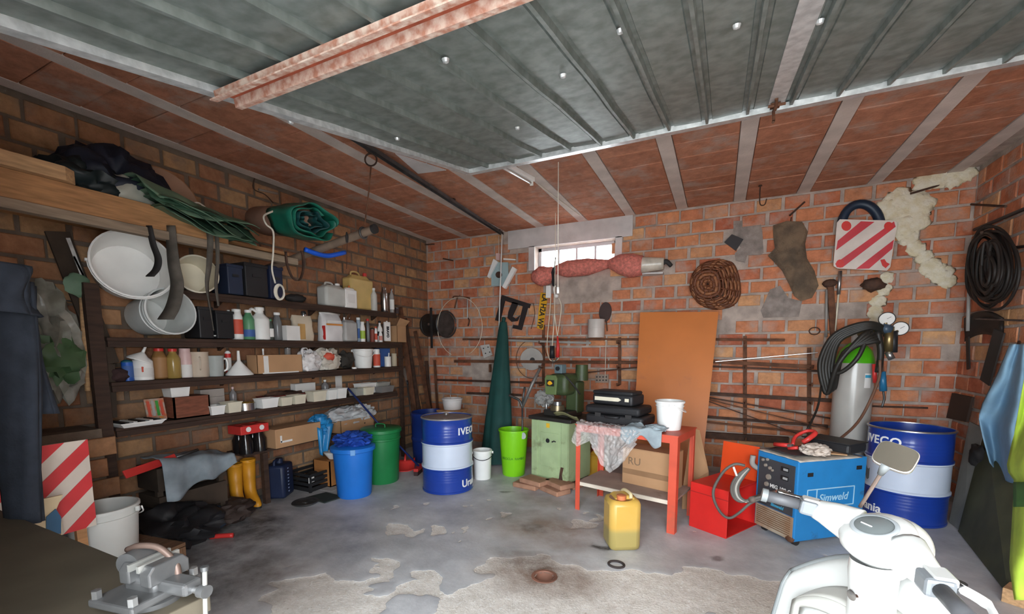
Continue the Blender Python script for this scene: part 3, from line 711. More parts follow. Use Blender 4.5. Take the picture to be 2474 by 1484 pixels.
def jerrycan(name, label, p, w, d, h, m, capm, rz=0, neck_at=.3, group=None, handle=True, lab=None):
    t = thing(name, label, 'jerrycan', p, rz, group)
    mb = MB(); mb.box((0, 0, h * .41), (d, w, h * .82)); mb.build('can_body', m, t, bev=min(w, d) * .18, smooth=60)
    s = MB(); vs = [(sx * d * .40, sy * w * .40, h * .80) for sx, sy in ((-1, -1), (1, -1), (1, 1), (-1, 1))] + [(sx * d * .22, sy * w * .30, h * .90) for sx, sy in ((-1, -1), (1, -1), (1, 1), (-1, 1))]
    s.add(vs, [(3, 2, 1, 0), (4, 5, 6, 7)] + [(i, (i + 1) % 4, 4 + (i + 1) % 4, 4 + i) for i in range(4)]); s.build('shoulder', m, t, bev=.008, smooth=60)
    MB().lathe([(0, h * .86), (d * .13, h * .86), (d * .13, h * .93), (0, h * .93)], 16, Matrix.Translation((0, w * neck_at, 0))).build('neck', m, t, smooth=40)
    MB().lathe([(0, h * .915), (d * .17, h * .915), (d * .17, h * .995), (d * .15, h), (0, h)], 16, Matrix.Translation((0, w * neck_at, 0))).build('cap', capm, t, smooth=40)
    if handle: MB().tube(spline([(0, -w * .30, h * .86), (0, -w * .26, h * .97), (0, -w * .02, h * .98), (0, w * .10, h * .87)], 5), d * .07, 8).build('handle', m, t, smooth=180)
    if lab: MB().box((d / 2 + .0015, 0, h * .42), (.003, w * .6, h * .4)).build('paper_label', lab, t)
    return t
p, w, h = sboxspan(1, 775, 828, 684, -4.15); jerrycan('jerrycan', 'squat milky white jerrycan on the top shelf beside the yellow one', p, w, .17, h, MILKY, M_WHITE, lab=None)
p, w, h = sboxspan(1, 836, 896, 658, -4.22); jerrycan('jerrycan', 'tall aged yellow jerrycan with red cap on the top shelf', p, w, .15, h, YELJ, REDP, neck_at=.3)
p, w, h = sboxspan(1, 829, 860, 691, -4.10); jerrycan('chemical_bottle', 'small white bottle with orange cap before the yellow jerrycan', p, w, .07, h, M_WHITE, C('orange_cap', (.7, .18, .03)), neck_at=0, handle=False, lab=LWH)
sbottle(1, 896, 912, 697, 'whitish bottle squeezed beside the tall yellow jerrycan on top shelf', MILKY, M_WHITE, Xi=-4.12)
sbottle(1, 920, 938, 695, 'shiny steel flask on the top shelf near its corner end', SILV, SILV, neck=.55, sh=.72, name='steel_flask', cat='flask')
sbottle(1, 941, 953, 698, 'narrow pump bottle with white label beside the steel flask', C('clear_grey_plastic', (.45, .42, .40), rough=.2, trans=.3), SILV, LWH, name='pump_bottle')
p = sp(1, 959, 740); t = thing('glass_jar', 'tiny dark jar at the corner end of the top shelf', 'jar', p); r = px_r(954, 964, p)
MB().lathe([(0, 0), (r, 0), (r, .06), (r * .8, .07), (0, .07)], 14).build('jar_body', C('dark_jar', (.06, .04, .04), rough=.15), t, smooth=40); MB().lathe([(0, .07), (r * .95, .07), (r * .95, .085), (0, .085)], 14).build('lid', M_DSTEEL, t, smooth=40)

# ---- second shelf
dark_case('tall black case on the second shelf behind the dangling strip', 2, 462, 500, 742, M_BLACK, d=.24)
dark_case('black carrying case with small white badge on the second shelf', 2, 502, 548, 752, C('soft_black_plastic', (.012, .012, .014), rough=.6), d=.26)
p = sp(2, 524, 806, -4.02); tag(MB().box((0, 0, .03), (.004, .05, .010)).build('badge_plate', LWH, loc=(SX + .0, p.y, SZ[2]), bev=.001), 'small white badge on the front of the black case', 'badge')
sbottle(2, 549, 563, 750, 'white bottle with dark red side half hidden on the second shelf', C('red_brown_plastic', (.35, .07, .06)), M_WHITE, LWH, Xi=-4.2)
sbottle(2, 561, 588, 748, 'white bottle with red and white label on the second shelf', M_WHITE, M_WHITE, LRED, neck=.62, sh=.74, lab=(.18, .66))
sbottle(2, 589, 616, 750, 'green tinted bottle with blue label on the second shelf', GRNP, M_WHITE, LBLUE, neck=.5, lab=(.1, .34), Xi=-4.12)
xc = 630; p = sp(2, xc, 812, -4.16); h = sh_h(xc, 736, 2, -4.16); r = px_r(610, 652, p)
t = bottle('white_jug', 'large white plastic jug with side handle on the second shelf', 'jug', p, r, h, M_WHITE, M_WHITE, neck=.42, sh=.62)
MB().tube(spline([(0, -r * .35, h * .86), (.01, -r * .95, h * .93), (.01, -r * 1.2, h * .83), (.01, -r * .97, h * .64)], 6), r * .16, 8).build('handle', M_WHITE, t, smooth=180)
sbottle(2, 650, 662, 772, 'small dark bottle with white label beside the white jug', C('dark_bottle', (.05, .06, .05)), GRNP, LWH, Xi=-4.1)
sbottle(2, 661, 682, 756, 'clear grey bottle with white cap on the second shelf', DGREY, M_WHITE, None, neck=.6, sh=.66)
p, w, h = sboxspan(2, 685, 720, 788, -4.10); t = thing('white_carton', 'small plain white carton on the second shelf before the pouch', 'box', p); MB().box((0, 0, h / 2 - .002), (.09, w, h - .004)).build('carton_body', LWH, t, bev=.002); MB().box((0, 0, h - .002), (.092, w * 1.01, .004)).build('lid', LWH, t)
p, w, h = sboxspan(2, 704, 755, 752, -4.19); h *= .86; t = thing('cream_pouch', 'cream paper pouch with silver spout on the second shelf', 'pouch', p)
def pouch(w, d, h, seed):
    mb = MB()
    def fn(u, v):
        a = 2 * math.pi * u; k = (1 - v ** 3 * .85); s = abs(math.cos(a)) ** .5 * math.copysign(1, math.cos(a)); c = abs(math.sin(a)) ** .5 * math.copysign(1, math.sin(a))
        n_ = .012 * noise.noise(Vector((s * 2 + seed, c * 2, v * 4)))
        return (c * d / 2 * k + n_, s * w / 2 * (1 - .05 * v) + n_, h * v)
    mb.sheet(fn, 28, 12); vs = [fn(i / 28, 0) for i in range(28)]; mb.add(vs, [tuple(range(28))[::-1]]); return mb
pouch(w, .12, h, 3).build('pouch_body', C('cream_paper', (.68, .58, .44), rough=.7), t, smooth=70); MB().lathe([(0, h * .98), (.03, h * .98), (.03, h + .03), (.02, h + .05), (0, h + .05)], 12, Matrix.Translation((0, w * .12, 0))).build('spout', SILV, t, smooth=40); MB().box((.062, -w * .2, h * .36), (.004, w * .35, h * .6)).build('paper_label', C('ochre_label', (.55, .33, .12)), t)
p, w, h = sboxspan(2, 772, 824, 756, -4.17); t = thing('powder_bag', 'white powder bag with orange stripe and rolled top on second shelf', 'bag', p); pouch(w, .16, h, 8).build('bag_body', C('white_poly_bag', (.72, .70, .70), rough=.45), t, smooth=70)
MB().box((.076, 0, h * .60), (.004, w * .8, h * .06)).build('orange_stripe', C('orange_label', (.65, .25, .05)), t); MB().box((.070, 0, h * .70), (.004, w * .7, h * .10)).build('paper_label', LWH, t); MB().box((.03, -w * .47, h * .3), (.09, .006, h * .5)).build('red_side', REDP, t); MB().tube([(0, -w * .5, h), (.01, -w * .1, h + .006), (0, w * .5, h)], .012, 8).build('rolled_top', LWH, t, smooth=180)
p, w, h = sboxspan(2, 826, 858, 768, -4.14); t = jerrycan('plastic_canister', 'translucent square canister with wire bail on second shelf', p, w, .12, h, C('translucent_plastic', (.60, .59, .57), rough=.25, trans=.35, ior=1.2), SILV, neck_at=-.3, handle=False)
MB().tube(spline([(0, -w * .2, h * .9), (0, -w * .05, h * 1.12), (0, w * .25, h * 1.22), (0, w * .1, h * .95)], 5), .004, 6).build('wire_bail', SILV, t, smooth=180)
sbottle(2, 861, 873, 768, 'slim bottle with white cap and blue label near shelf end', C('pale_blue_plastic', (.35, .42, .5)), M_WHITE, LBLUE, neck=.7, sh=.72, Xi=-4.18)
sbottle(2, 870, 883, 778, 'small white bottle with lime label on the second shelf', M_WHITE, M_WHITE, LGRN, neck=.6, Xi=-4.1)
sbottle(2, 885, 894, 771, 'narrow grey bottle with red cap on the second shelf', DGREY, REDP, None, neck=.7, Xi=-4.16)
scan(2, 894, 906, 797, 'small red brown tin on the second shelf', C('red_brown_tin', (.25, .06, .04)), M_DSTEEL, None, Xi=-4.16)
sbottle(2, 905, 912, 790, 'tiny white bottle with red print near the shelf end', M_WHITE, LRED, LRED, Xi=-4.1, neck=.6)
sbottle(2, 911, 925, 776, 'black and white flip bottle near the end of second shelf', M_WHITE, M_BLACK, M_BLACK, Xi=-4.14, neck=.4, sh=.6, lab=(.3, .5))
sbottle(2, 915, 924, 800, 'tiny white bottle with pink label before the black and white one', M_WHITE, M_WHITE, C('pink_label', (.6, .25, .2)), Xi=-4.06, neck=.6)
p, w, h = sboxspan(2, 928, 943, 776, -4.09); t = thing('white_packet', 'upright white packet with black lettering at the shelf end', 'packet', p, rz=rad(-20)); MB().box((0, 0, h / 2), (.035, w * .8, h * .9)).build('packet_body', LWH, t, bev=.006); MB().lathe([(0, h * .9), (.012, h * .9), (.01, h), (0, h)], 10).build('cap', M_WHITE, t)
o = text_mb('BRAVO', h * .16, extrude=.001, bold=.003).build('lettering', M_BLACK, t, loc=(.0185, 0, h * .48), rot=(0, rad(90), rad(90)))
p, w, h = sboxspan(2, 944, 968, 762, -4.2); t = thing('cardboard_box', 'open brown cardboard box on the corner end of second shelf', 'box', p); open_box(t, w, .22, h * .72, M_CARD)
MB().add([(.10, -w * .5, h * .72), (.10, w * .5, h * .72), (.16, w * .6, h * .95), (.16, -w * .45, h * 1.05)], [(0, 1, 2, 3)]).build('flap', M_CARD, t, solid=.004)

# ---- third shelf
p = sp(3, 283, 905, -4.15); tag(MB().blob((0, 0, .05), (.16, .14, .11), 31, .3, 2).build('dark_rag', C('dark_red_rag', (.05, .025, .025), rough=.9), loc=p, smooth=180), 'crumpled dark rag at the post end of the third shelf', 'rag')
scan(3, 296, 320, 876, 'blue spray can with white print on the third shelf', BLUEP, C('teal_cap', (.02, .12, .16)), LBLUE, name='spray_can', cat='spray can')
xc = 347; p = sp(3, xc, 915, -4.14); h = sh_h(xc, 868, 3); r = px_r(330, 371, p)
t = bottle('white_bottle', 'white bottle with red and black label under the upturned funnel', 'bottle', p, r, h * 1.05, M_WHITE, None, LWH, neck=.5, sh=.85); MB().box((r * .80, -r * .1, h * .52), (.02, r * .8, h * .26)).build('red_print', LRED, t, bev=.004)
def funnel(label, loc, r, h, m, rot):
    t = thing('funnel', label, 'funnel', loc, rot=rot)
    MB().lathe([(r, 0), (r * 1.02, .004), (r * .97, .016), (r * .14, h * .58), (r * .10, h), (r * .07, h), (r * .10, h * .58), (r * .92, .014), (r * .96, 0), (r, 0)], 28).build('funnel_body', m, t, smooth=40)
    MB().tube([(r * .98 * math.cos(a), r * .98 * math.sin(a), .008) for a in [i * 2 * math.pi / 24 for i in range(24)]], .004, 6, closed=True).build('rim', m, t, smooth=180)
    return t
funnel('white funnel capping a bottle on the third shelf, spout tilted up', p + Vector((.0, -.02, h * .90)), r * 1.2, .13, M_WHITE, (rad(-22), rad(6), 0))
sbottle(3, 371, 403, 842, 'square amber bottle with red cap on the third shelf', C('brown_oil', (.27, .14, .05), rough=.25), REDP, C('kraft_label', (.36, .19, .08)), neck=.55, sh=.72, lab=(.05, .7), Xi=-4.17)
sbottle(3, 404, 436, 843, 'clear oil bottle with bright red cap on the third shelf', OILG, REDP, None, neck=.5, sh=.66)
sbottle(3, 436, 463, 838, 'pale pink bottle leaning beside the beige pot', PINKP, PINKP, LWH, neck=.75, sh=.78, lab=(.02, .45))
p = sp(3, 482, 905, -4.15); r = px_r(462, 503, p); h = sh_h(482, 851, 3)
t = thing('beige_pot', 'beige enamel pot on the third shelf beside a measuring jug', 'pot', p); MB().lathe([(0, 0), (r * .92, 0), (r, .01), (r, h - .01), (r * 1.05, h), (r * .95, h), (r * .92, .01), (0, .01)], 26).build('pot_body', BEIGE, t, smooth=40); MB().tube(spline([(r * .9, -r * .35, h * .8), (r * 1.25, -r * .5, h * .75), (r * 1.25, -r * .5, h * .4), (r * .9, -r * .35, h * .3)], 5), .006, 6).build('handle', BEIGE, t, smooth=180)
sbottle(3, 478, 488, 836, 'dark bottle neck rising behind the beige pot', C('dark_bottle', (.05, .06, .05)), M_BLACK, None, Xi=-4.28)
p = sp(3, 521, 905, -4.13); r = px_r(500, 538, p); h = sh_h(521, 860, 3)
t = thing('measuring_jug', 'translucent measuring jug with handle on the third shelf', 'jug', p); MB().lathe([(0, 0), (r * .85, 0), (r * .88, .01), (r, h), (r * 1.04, h), (r * .96, h - .003), (r * .84, .012), (0, .012)], 26).build('jug_body', C('frosted_plastic', (.52, .55, .53), rough=.3, trans=.3, ior=1.2), t, smooth=40)
MB().tube(spline([(0, r * .92, h * .85), (.01, r * 1.4, h * .8), (.01, r * 1.4, h * .35), (0, r * .88, h * .22)], 5), .009, 8).build('handle', M_WHITE, t, smooth=180)
scan(3, 546, 560, 855, 'small red and white tin behind the white funnel', REDP, M_WHITE, LWH, Xi=-4.24)
xc = 579; p = sp(3, xc, 903, -4.11); r = px_r(550, 608, p); funnel('white funnel standing upside down on the third shelf', p, r, sh_h(xc, 848, 3, -4.11), M_WHITE, (0, 0, 0))
p, w, h = sboxspan(3, 606, 722, 858, -4.13); t = thing('cardboard_tray', 'long brown cardboard carton with white tape on the third shelf', 'box', p); open_box(t, w, .16, h, M_CARD)
MB().box((.0825, -w * .32, h * .48), (.002, .05, h * .95)).build('white_tape', LWH, t); MB().box((.0825, 0, .006), (.003, w * .8, .012)).build('white_tape', LWH, t)
sbottle(3, 632, 645, 843, 'small white spout rising from the long carton', M_WHITE, M_WHITE, None, Xi=-4.13, neck=.3, sh=.5)
scan(3, 690, 705, 828, 'clear plastic cylinder standing behind the long carton', C('clear_grey_plastic', (.45, .42, .40), rough=.2, trans=.3), SILV, None, Xi=-4.27, name='clear_cylinder', cat='container')
p, w, h = sboxspan(3, 718, 772, 838, -4.12); t = thing('plastic_bag', 'crumpled white carrier bag slumped on the third shelf', 'bag', p); MB().blob((0, 0, h * .42), (.18, w * 1.0, h * .9), 11, .45, 1.7, 4, ridged=True).build('bag_body', C('white_bag', (.72, .69, .68), rough=.4), t, smooth=60); MB().tube(spline([(.02, -w * .3, h * .6), (.03, -w * .35, h * .95), (.03, -w * .12, h * 1.0), (.03, -w * .1, h * .7)], 5), .012, 8, flat=.4).build('bag_handle', C('white_bag', (.7, .7, .7)), t, smooth=180)
p, w, h = sboxspan(3, 764, 818, 824, -4.12); t = thing('paper_bag', 'crumpled grey paper bag with red print on the third shelf', 'bag', p); MB().blob((0, 0, h * .47), (.17, w, h * .98), 17, .5, 1.5, 4, ridged=True).build('bag_body', C('grey_paper_bag', (.50, .44, .36), rough=.7, col2=(.64, .60, .53), scale=9), t, smooth=60); MB().blob((.05, -.01, h * .62), (.10, w * .5, h * .4), 5, .3, 2, 2).build('printed_fold', LRED, t, smooth=60)
p, w, h = sboxspan(3, 818, 852, 842, -4.18); tag(MB().blob((0, 0, h * .42), (.14, w, h * .85), 23, .5, 3, 3).build('tangled_wire', C('dark_tangle', (.035, .03, .025), rough=.8), loc=p, smooth=60), 'dark tangle of wire between paper bag and white bucket', 'wire')
xc = 878; p = sp(3, xc, 885, -4.15); t = thing('paint_bucket', 'small white paint bucket with bail on the third shelf', 'bucket', p); bucket_parts(t, px_r(855, 902, p), px_r(858, 899, p) * .93, sh_h(xc, 838, 3) * .97, M_WHITE, M_WHITE, handle='down', rings=(.85,), hside=rad(60))
p = sp(3, 856, 886, -4.08); tag(MB().lathe([(0, 0), (.03, 0), (.032, .012), (.028, .02), (0, .02)], 18).build('round_coaster', M_WHITE, loc=p, smooth=40), 'small round white disc lying before the paint bucket', 'disc')
sbottle(3, 902, 920, 844, 'white bottle with wide red label beside the paint bucket', M_WHITE, M_WHITE, LRED, neck=.75, sh=.76, lab=(.1, .72), Xi=-4.1)
p, w, h = sboxspan(3, 912, 938, 834, -4.25); t = thing('blue_box', 'dark blue box behind bottles at the third shelf end', 'box', p); MB().box((0, 0, h / 2 - .003), (.1, w, h - .006)).build('carton_body', LBLUE, t, bev=.003); MB().box((0, 0, h - .002), (.102, w * 1.01, .005)).build('lid', LBLUE, t)
scan(3, 929, 946, 862, 'white tin with a brush in it at the third shelf end', M_WHITE, None, None, name='paint_tin', cat='tin'); p = sp(3, 938, 880); tag(MB().tube([(0, 0, .015), (.01, .01, .19)], [.012, .007], 8).build('brush_handle', M_WHITE, loc=p), 'white brush handle standing in the paint tin', 'brush')
sbottle(3, 946, 960, 852, 'cream jar with wooden stick at the far shelf end', C('cream_jar', (.5, .42, .3)), None, None, name='jar', cat='jar', neck=.9, sh=.72)

# ---- fourth shelf
p, w, h = sboxspan(4, 263, 378, 1003, -4.08); t = thing('white_tray', 'flat white plastic tray with dark slots on the fourth shelf', 'tray', p + Vector((.02, 0, .0)))
tub_mb(w, .22, .035).build('tray_body', M_WHITE, t)
for i in range(5): MB().box((0, -w * .36 + i * w * .18, .03), (.2, .025, .022)).build('divider', M_WHITE if i % 2 else M_BLACK, t)
p, w, h = sboxspan(4, 346, 398, 965, -4.17); t = thing('seed_packet', 'colourful striped packet leaning against the wooden box', 'packet', p, rot=(rad(0), rad(-12), 0)); MB().box((.03, 0, h * .5), (.008, w, h)).build('packet_body', C('grey_packet', (.42, .36, .30), col2=(.5, .15, .06), scale=25), t)
for i, m in enumerate((LRED, C('grey_foil', (.4, .4, .38)), C('green_print', (.05, .3, .05)), LRED)): MB().box((.0355, -w * .33 + i * w * .22, h * .55), (.003, w * .14, h * .7)).build('printed_stripe', m, t)
MB().box((.036, w * .2, h * .1), (.003, w * .2, h * .1)).build('printed_stripe', C('orange_label', (.65, .25, .05)), t)
p, w, h = sboxspan(4, 400, 494, 957, -4.16); t = thing('wooden_box', 'reddish brown wooden box on the fourth shelf', 'box', p); RB = C('red_brown_wood', (.20, .065, .035), rough=.7, var=.3, stretch=(2, 2, 10)); open_box(t, w, .2, h, RB, th=.012); MB().box((0, 0, h - .006), (.18, w - .03, .012)).build('lid', RB, t)
bx_z = SZ[4] + h
q = PX(425, 943, -4.16); w2 = abs(PX(450, 943, -4.16).y - PX(401, 943, -4.16).y); t = thing('white_tub', 'white plastic tub on top of the wooden box', 'tub', (-4.16, q.y, bx_z + .003), group='white tubs of small parts'); tub_mb(w2, .14, .10).build('tub_body', M_WHITE, t)
p, w, h = sboxspan(4, 476, 538, 940, -4.27); t = thing('grey_carton', 'grey carton standing behind the white tubs', 'box', p); MB().box((0, 0, h * .33), (.1, w, h * .66)).build('carton_body', C('grey_card', (.36, .32, .29)), t); MB().box((0, 0, h * .83), (.1, w, h * .32)).build('carton_top', C('grey_card', (.36, .32, .29)), t)
TUBS = [(496, 536, 980, -4.09, M_WHITE, 'white square tub beside the wooden box'), (538, 577, 971, -4.09, M_CREAM, 'cream square tub next to the white one by the wooden box'), (577, 617, 972, -4.09, None, ''), (620, 667, 962, -4.09, M_WHITE, 'wide white tub before the long red tray'),
        (668, 700, 960, -4.09, M_CREAM, 'round cornered cream tub before the red tray'), (701, 733, 954, -4.09, M_CREAM, 'cream tub with grime at the end of red tray'), (746, 783, 945, -4.09, M_CREAM, 'cream tub, first of three beyond the red tray'), (783, 808, 942, -4.09, M_WHITE, 'white tub in the middle of three beyond the red tray'), (807, 832, 938, -4.09, M_WHITE, 'white tub, last of three by the blue broomstick'),
        (850, 876, 938, -4.12, C('clear_tub', (.5, .5, .46), rough=.3, trans=.3), 'clear tub just past the blue broomstick'), (874, 898, 936, -4.08, M_CREAM, 'cream tub past the broomstick'), (862, 905, 926, -4.22, M_WHITE, 'white tub at the back past the broomstick'), (903, 937, 924, -4.2, C('clear_tub', (.5, .5, .46)), 'clear tub at the back near the shelf end'), (912, 947, 933, -4.1, C('smoky_tub', (.3, .29, .28), rough=.3, trans=.3), 'smoky tub at the corner end of the fourth shelf')]
for x0, x1, yt, Xi, m, lb in TUBS:
    p, w, h = sboxspan(4, x0, x1, yt, Xi)
    if m is None:
        t = thing('biscuit_tin', 'silver oval tin with golden contents on the fourth shelf', 'tin', p); MB().lathe([(0, 0), (w / 2, 0), (w / 2, h * .75), (w / 2 * 1.04, h * .78), (w / 2 * 1.04, h * .9), (w / 2 * .95, h * .9), (w / 2 * .95, h * .6), (0, h * .6)], 26, Matrix.Diagonal((.7, 1, 1, 1))).build('tin_body', SILV, t, smooth=40); MB().blob((0, 0, h * .85), (w * .5, w * .8, h * .5), 3, .5, 3, 3).build('brass_fittings', C('brass', (.5, .33, .08), rough=.3, metal=.8), t, smooth=50); continue
    t = thing('plastic_tub', lb, 'tub', p, group='white tubs of small parts'); tub_mb(w * .94, .13, h).build('tub_body', m, t)
    MB().blob((0, 0, h * .5), (.1, w * .75, h * .6), int(x0), .4, 4, 2).build('small_parts', M_RUSTD, t)
p, w, h = sboxspan(4, 628, 742, 944, -4.24); t = thing('red_tray', 'dark red tray of odds and ends behind the tubs', 'tray', p); tub_mb(w, .15, h * .7).build('tray_body', C('dark_red_plastic', (.16, .025, .02), rough=.5), t); MB().blob((0, 0, h * .6), (.12, w * .85, h * .7), 6, .6, 5, 3).build('small_parts', M_RUSTD, t, smooth=60)
p, w, h = sboxspan(4, 708, 760, 926, -4.30); t = thing('white_carton', 'white carton at the back of the fourth shelf', 'box', p); MB().box((0, 0, h / 2 - .003), (.08, w, h - .006)).build('carton_body', LWH, t); MB().box((0, 0, h - .002), (.083, w * 1.01, .005)).build('lid', LWH, t)
sbottle(4, 556, 573, 935, 'small clear bottle with pink nozzle behind the tubs', C('clear_bottle', (.35, .33, .33), rough=.2, trans=.4), PINKP, None, Xi=-4.24, neck=.3)
sbottle(4, 778, 797, 918, 'small clear bottle with white nozzle near the bracket', C('clear_bottle', (.35, .33, .33)), M_WHITE, None, Xi=-4.26, neck=.3)
p, w, h = sboxspan(4, 812, 829, 898, -4.33); tag(MB().box((0, 0, h / 2), (.004, w, h)).build('paper_sheet', LWH, loc=p), 'white paper sheet propped against the shelving wall', 'paper')

# ---- lowest shelf
p, w, h = sboxspan(5, 566, 638, 1024, -4.12); t = thing('bottle_pack', 'dark bottles in a red topped carrier on the lowest shelf', 'bottle pack', p)
for i in range(4):
    q = Vector(((-.05, .05)[i // 2], (-w * .25, w * .25)[i % 2], 0)); b = MB(); r = w * .22
    b.lathe([(0, 0), (r, 0), (r, h * .45), (r * .45, h * .72), (r * .4, h * .95), (0, h * .95)], 18, Matrix.Translation(q)); b.build('bottle', C('dark_glass', (.012, .010, .010), rough=.12), t, smooth=50); MB().lathe([(0, h * .93), (r * .45, h * .93), (r * .45, h), (0, h)], 12, Matrix.Translation(q)).build('cap', REDP, t)
MB().box((.0, 0, h * .84), (.2, w * 1.02, h * .30)).build('red_carrier', REDP, t, bev=.006)
for s in (-1, 1): MB().lathe([(0, 0), (w * .09, 0), (w * .09, .002), (0, .002)], 16, Matrix.Translation((.1, s * w * .24, h * .86)) @ Matrix.Rotation(rad(90), 4, 'Y')).build('white_badge', M_WHITE, t)
p, w, h = sboxspan(5, 642, 760, 1014, -4.10); t = thing('cardboard_box', 'long brown cardboard box beside the bottle carrier on lowest shelf', 'box', p); h = .2; MB().box((0, 0, h * .47), (.26, w, h * .94)).build('box_body', M_CARD, t, bev=.004)
for s in (-1, 1): MB().box((s * .066, 0, h * .955), (.128, w, .006)).build('flap', M_CARD, t)
MB().box((.131, -w * .28, h * .30), (.002, w * .24, .02)).build('white_tape', LWH, t); MB().box((.131, -w * .39, h * .45), (.002, .02, .07)).build('white_tape', LWH, t)
q = PX(762, 1060, -4.05); tag(MB().blob((0, 0, .035), (.12, .12, .08), 41, .3, 2).build('crumpled_paper', BUFF, loc=(-4.12, q.y + .06, SZ[5]), smooth=60), 'crumpled buff paper between the cardboard box and blue bag', 'paper')
p, w, h = sboxspan(5, 802, 888, 1012, -4.12); t = thing('cardboard_tray', 'shallow cardboard tray holding grey plastic sheets', 'tray', p); h = .15; open_box(t, w, .28, h, M_CARD); MB().box((.142, w * .2, h * .5), (.003, .02, .014)).build('hand_hole', M_BLACK, t)
ps = thing('plastic_sheets', 'crumpled grey white plastic sheets in the cardboard tray', 'plastic sheet', p + Vector((0, 0, h * .55))); GP = C('grey_white_plastic', (.52, .53, .54), rough=.3, var=.15, scale=14)
MB().blob((0, -.05, .09), (.3, w * 1.0, .22), 51, .5, 1.5, 4, ridged=True).build('sheet_fold', GP, ps, smooth=50); MB().blob((.03, w * .32, .10), (.26, w * .6, .2), 57, .5, 1.8, 4, ridged=True).build('sheet_fold', GP, ps, smooth=50)
q = PX(780, 1010, -4.0); t = thing('blue_bag', 'bright blue plastic bag drooping over the lowest shelf edge', 'bag', (-4.06, q.y, SZ[5]))
BB = C('blue_bag_plastic', (.02, .22, .50), rough=.35, var=.3, scale=6); MB().blob((.0, 0, .12), (.18, .26, .24), 61, .5, 1.7, 4, ridged=True).build('bag_body', BB, t, smooth=50)
MB().sheet(lambda u, v: (.09 + .025 * math.sin(u * 9) + .02 * v, -.11 + .22 * u * (1 - .55 * v), .14 - .30 * v - .02 * math.sin(u * 6)), 16, 8).build('drooping_corner', BB, t, smooth=180, solid=.004)

# ================================================================== OVERHEAD RACK ON THE LEFT
RX = -3.75
rack = thing('overhead_rack', 'timber overhead rack hung from the ceiling along the shelving wall', 'rack', (0, 0, 0))
MB().box((RX, 1.28, 2.50), (.06, 2.1, .165)).build('front_plank', M_WOOD, rack, bev=.004)
MB().box((RX + .01, 1.60, 2.385), (.07, 2.75, .06)).build('lower_rail', C('grey_weathered_timber', (.27, .20, .14), rough=.85, var=.25, stretch=(8, 1, 8)), rack, bev=.004)
for i, x in enumerate((-4.25, -4.08, -3.91)): MB().box((x, 1.62, 2.47), (.15, 2.72, .03)).build('deck_plank', M_WOOD, rack)
pe = PX(905, 553, -2.77); pw = Vector((XL + .01, pe.y - .02, 2.345)); pd = (pe - pw).normalized()
MB().cyl(pw, pe, .035, .035, 16).build('cross_pole', C('grey_brown_pole', (.20, .14, .10), rough=.85, var=.3), rack, smooth=40)
MB().cyl(pe - pd * .02, pe + pd * .012, .040, .040, 16).build('end_cap', M_BLACKR, rack, smooth=40)
for y in (.55,): MB().box(((XL + RX) / 2, y, 2.385), (RX - XL - .08, .06, .05)).build('bearer', M_WOOD, rack)
# hook, ring and rod carrying the pole
h0 = PZ(885, 352, ZC - .01); ringc = PX(896, 386, h0.x)
hk = thing('hanging_rod', 'rusty iron ring and rod hanging from the ceiling to the rack pole', 'rod', (0, 0, 0))
MB().tube(spline([h0 + Vector((0, 0, .02)), h0 + Vector((.0, 0, -.03)), ringc + Vector((0, 0, .05))], 4), .008, 8).build('eye_hook', M_RUSTD, hk, smooth=180)
MB().tube([ringc + (_r * math.cos(a) + Vector((0, 0, 1)) * math.sin(a)) * .05 for a in [i * 2 * math.pi / 22 for i in range(22)]], .007, 8, closed=True).build('ring', M_RUSTD, hk, smooth=180)
q1 = PX(881, 545, pe.x - .12); MB().tube([ringc - Vector((0, 0, .05)), ringc.lerp(q1, .5) + Vector((.01, 0, 0)), q1], .006, 8).build('rod', M_RUST, hk, smooth=180)
cl = pw + pd * ((pe - pw).length - .13); MB().tube([cl + (Vector((0, 1, 0)) * math.cos(a) + Vector((0, 0, 1)) * math.sin(a)) * .045 for a in [i * 2 * math.pi / 16 for i in range(16)]], .010, 8, closed=True).build('clamp', M_DSTEEL, hk, smooth=180)
hk2 = thing('cable_hook', 'thin dark cable end hanging below the rack pole', 'cable'); c1 = PX(838, 572, -3.05)
MB().tube([c1 + Vector((0, 0, .04)), c1, c1 - Vector((0, 0, .05))], [.006, .014, .01], 8).build('grip', M_BLACKR, hk2, smooth=180); MB().tube([c1 - Vector((0, 0, .05)), c1 - Vector((.02, 0, .28))], .003, 6).build('wire', M_RUSTD, hk2)
# things lying on the rack
ZR = 2.583
t = thing('timber_offcut', 'short thick orange brown timber offcut on the rack front plank', 'timber', (0, 0, 0)); a = PX(170, 412, RX - .02)
MB().prism([(-.09, .55), (.11, .55), (.11, a.y - .06), (.06, a.y), (-.09, a.y)], .085, Matrix.Translation((RX - .03, 0, ZR + .001))).build('offcut_body', M_WOODL, t, bev=.004)
def lump(name, label, cat, px_, py_, X, d, seed, m, amp=.35, zb=2.488, ridged=False, freq=1.7):
    c = PX(px_, py_, X); return tag(MB().blob((0, 0, d[2] / 2 * .92), d, seed, amp, freq, 4, True, ridged=ridged).build(name, m, loc=(X, c.y, zb), smooth=70), label, cat)
lump('tarpaulin_bundle', 'dark navy tarpaulin bundle heaped behind the timber offcut', 'tarpaulin', 268, 425, -4.05, (.5, .62, .50), 71, C('navy_tarp', (.012, .016, .03), rough=.6), .4, ridged=True)
lump('tarpaulin_bundle', 'black blue plastic bundle at the post end of the rack', 'tarpaulin', 195, 440, -4.0, (.45, .5, .34), 75, C('black_blue_tarp', (.012, .02, .022), rough=.5), .4, ridged=True)
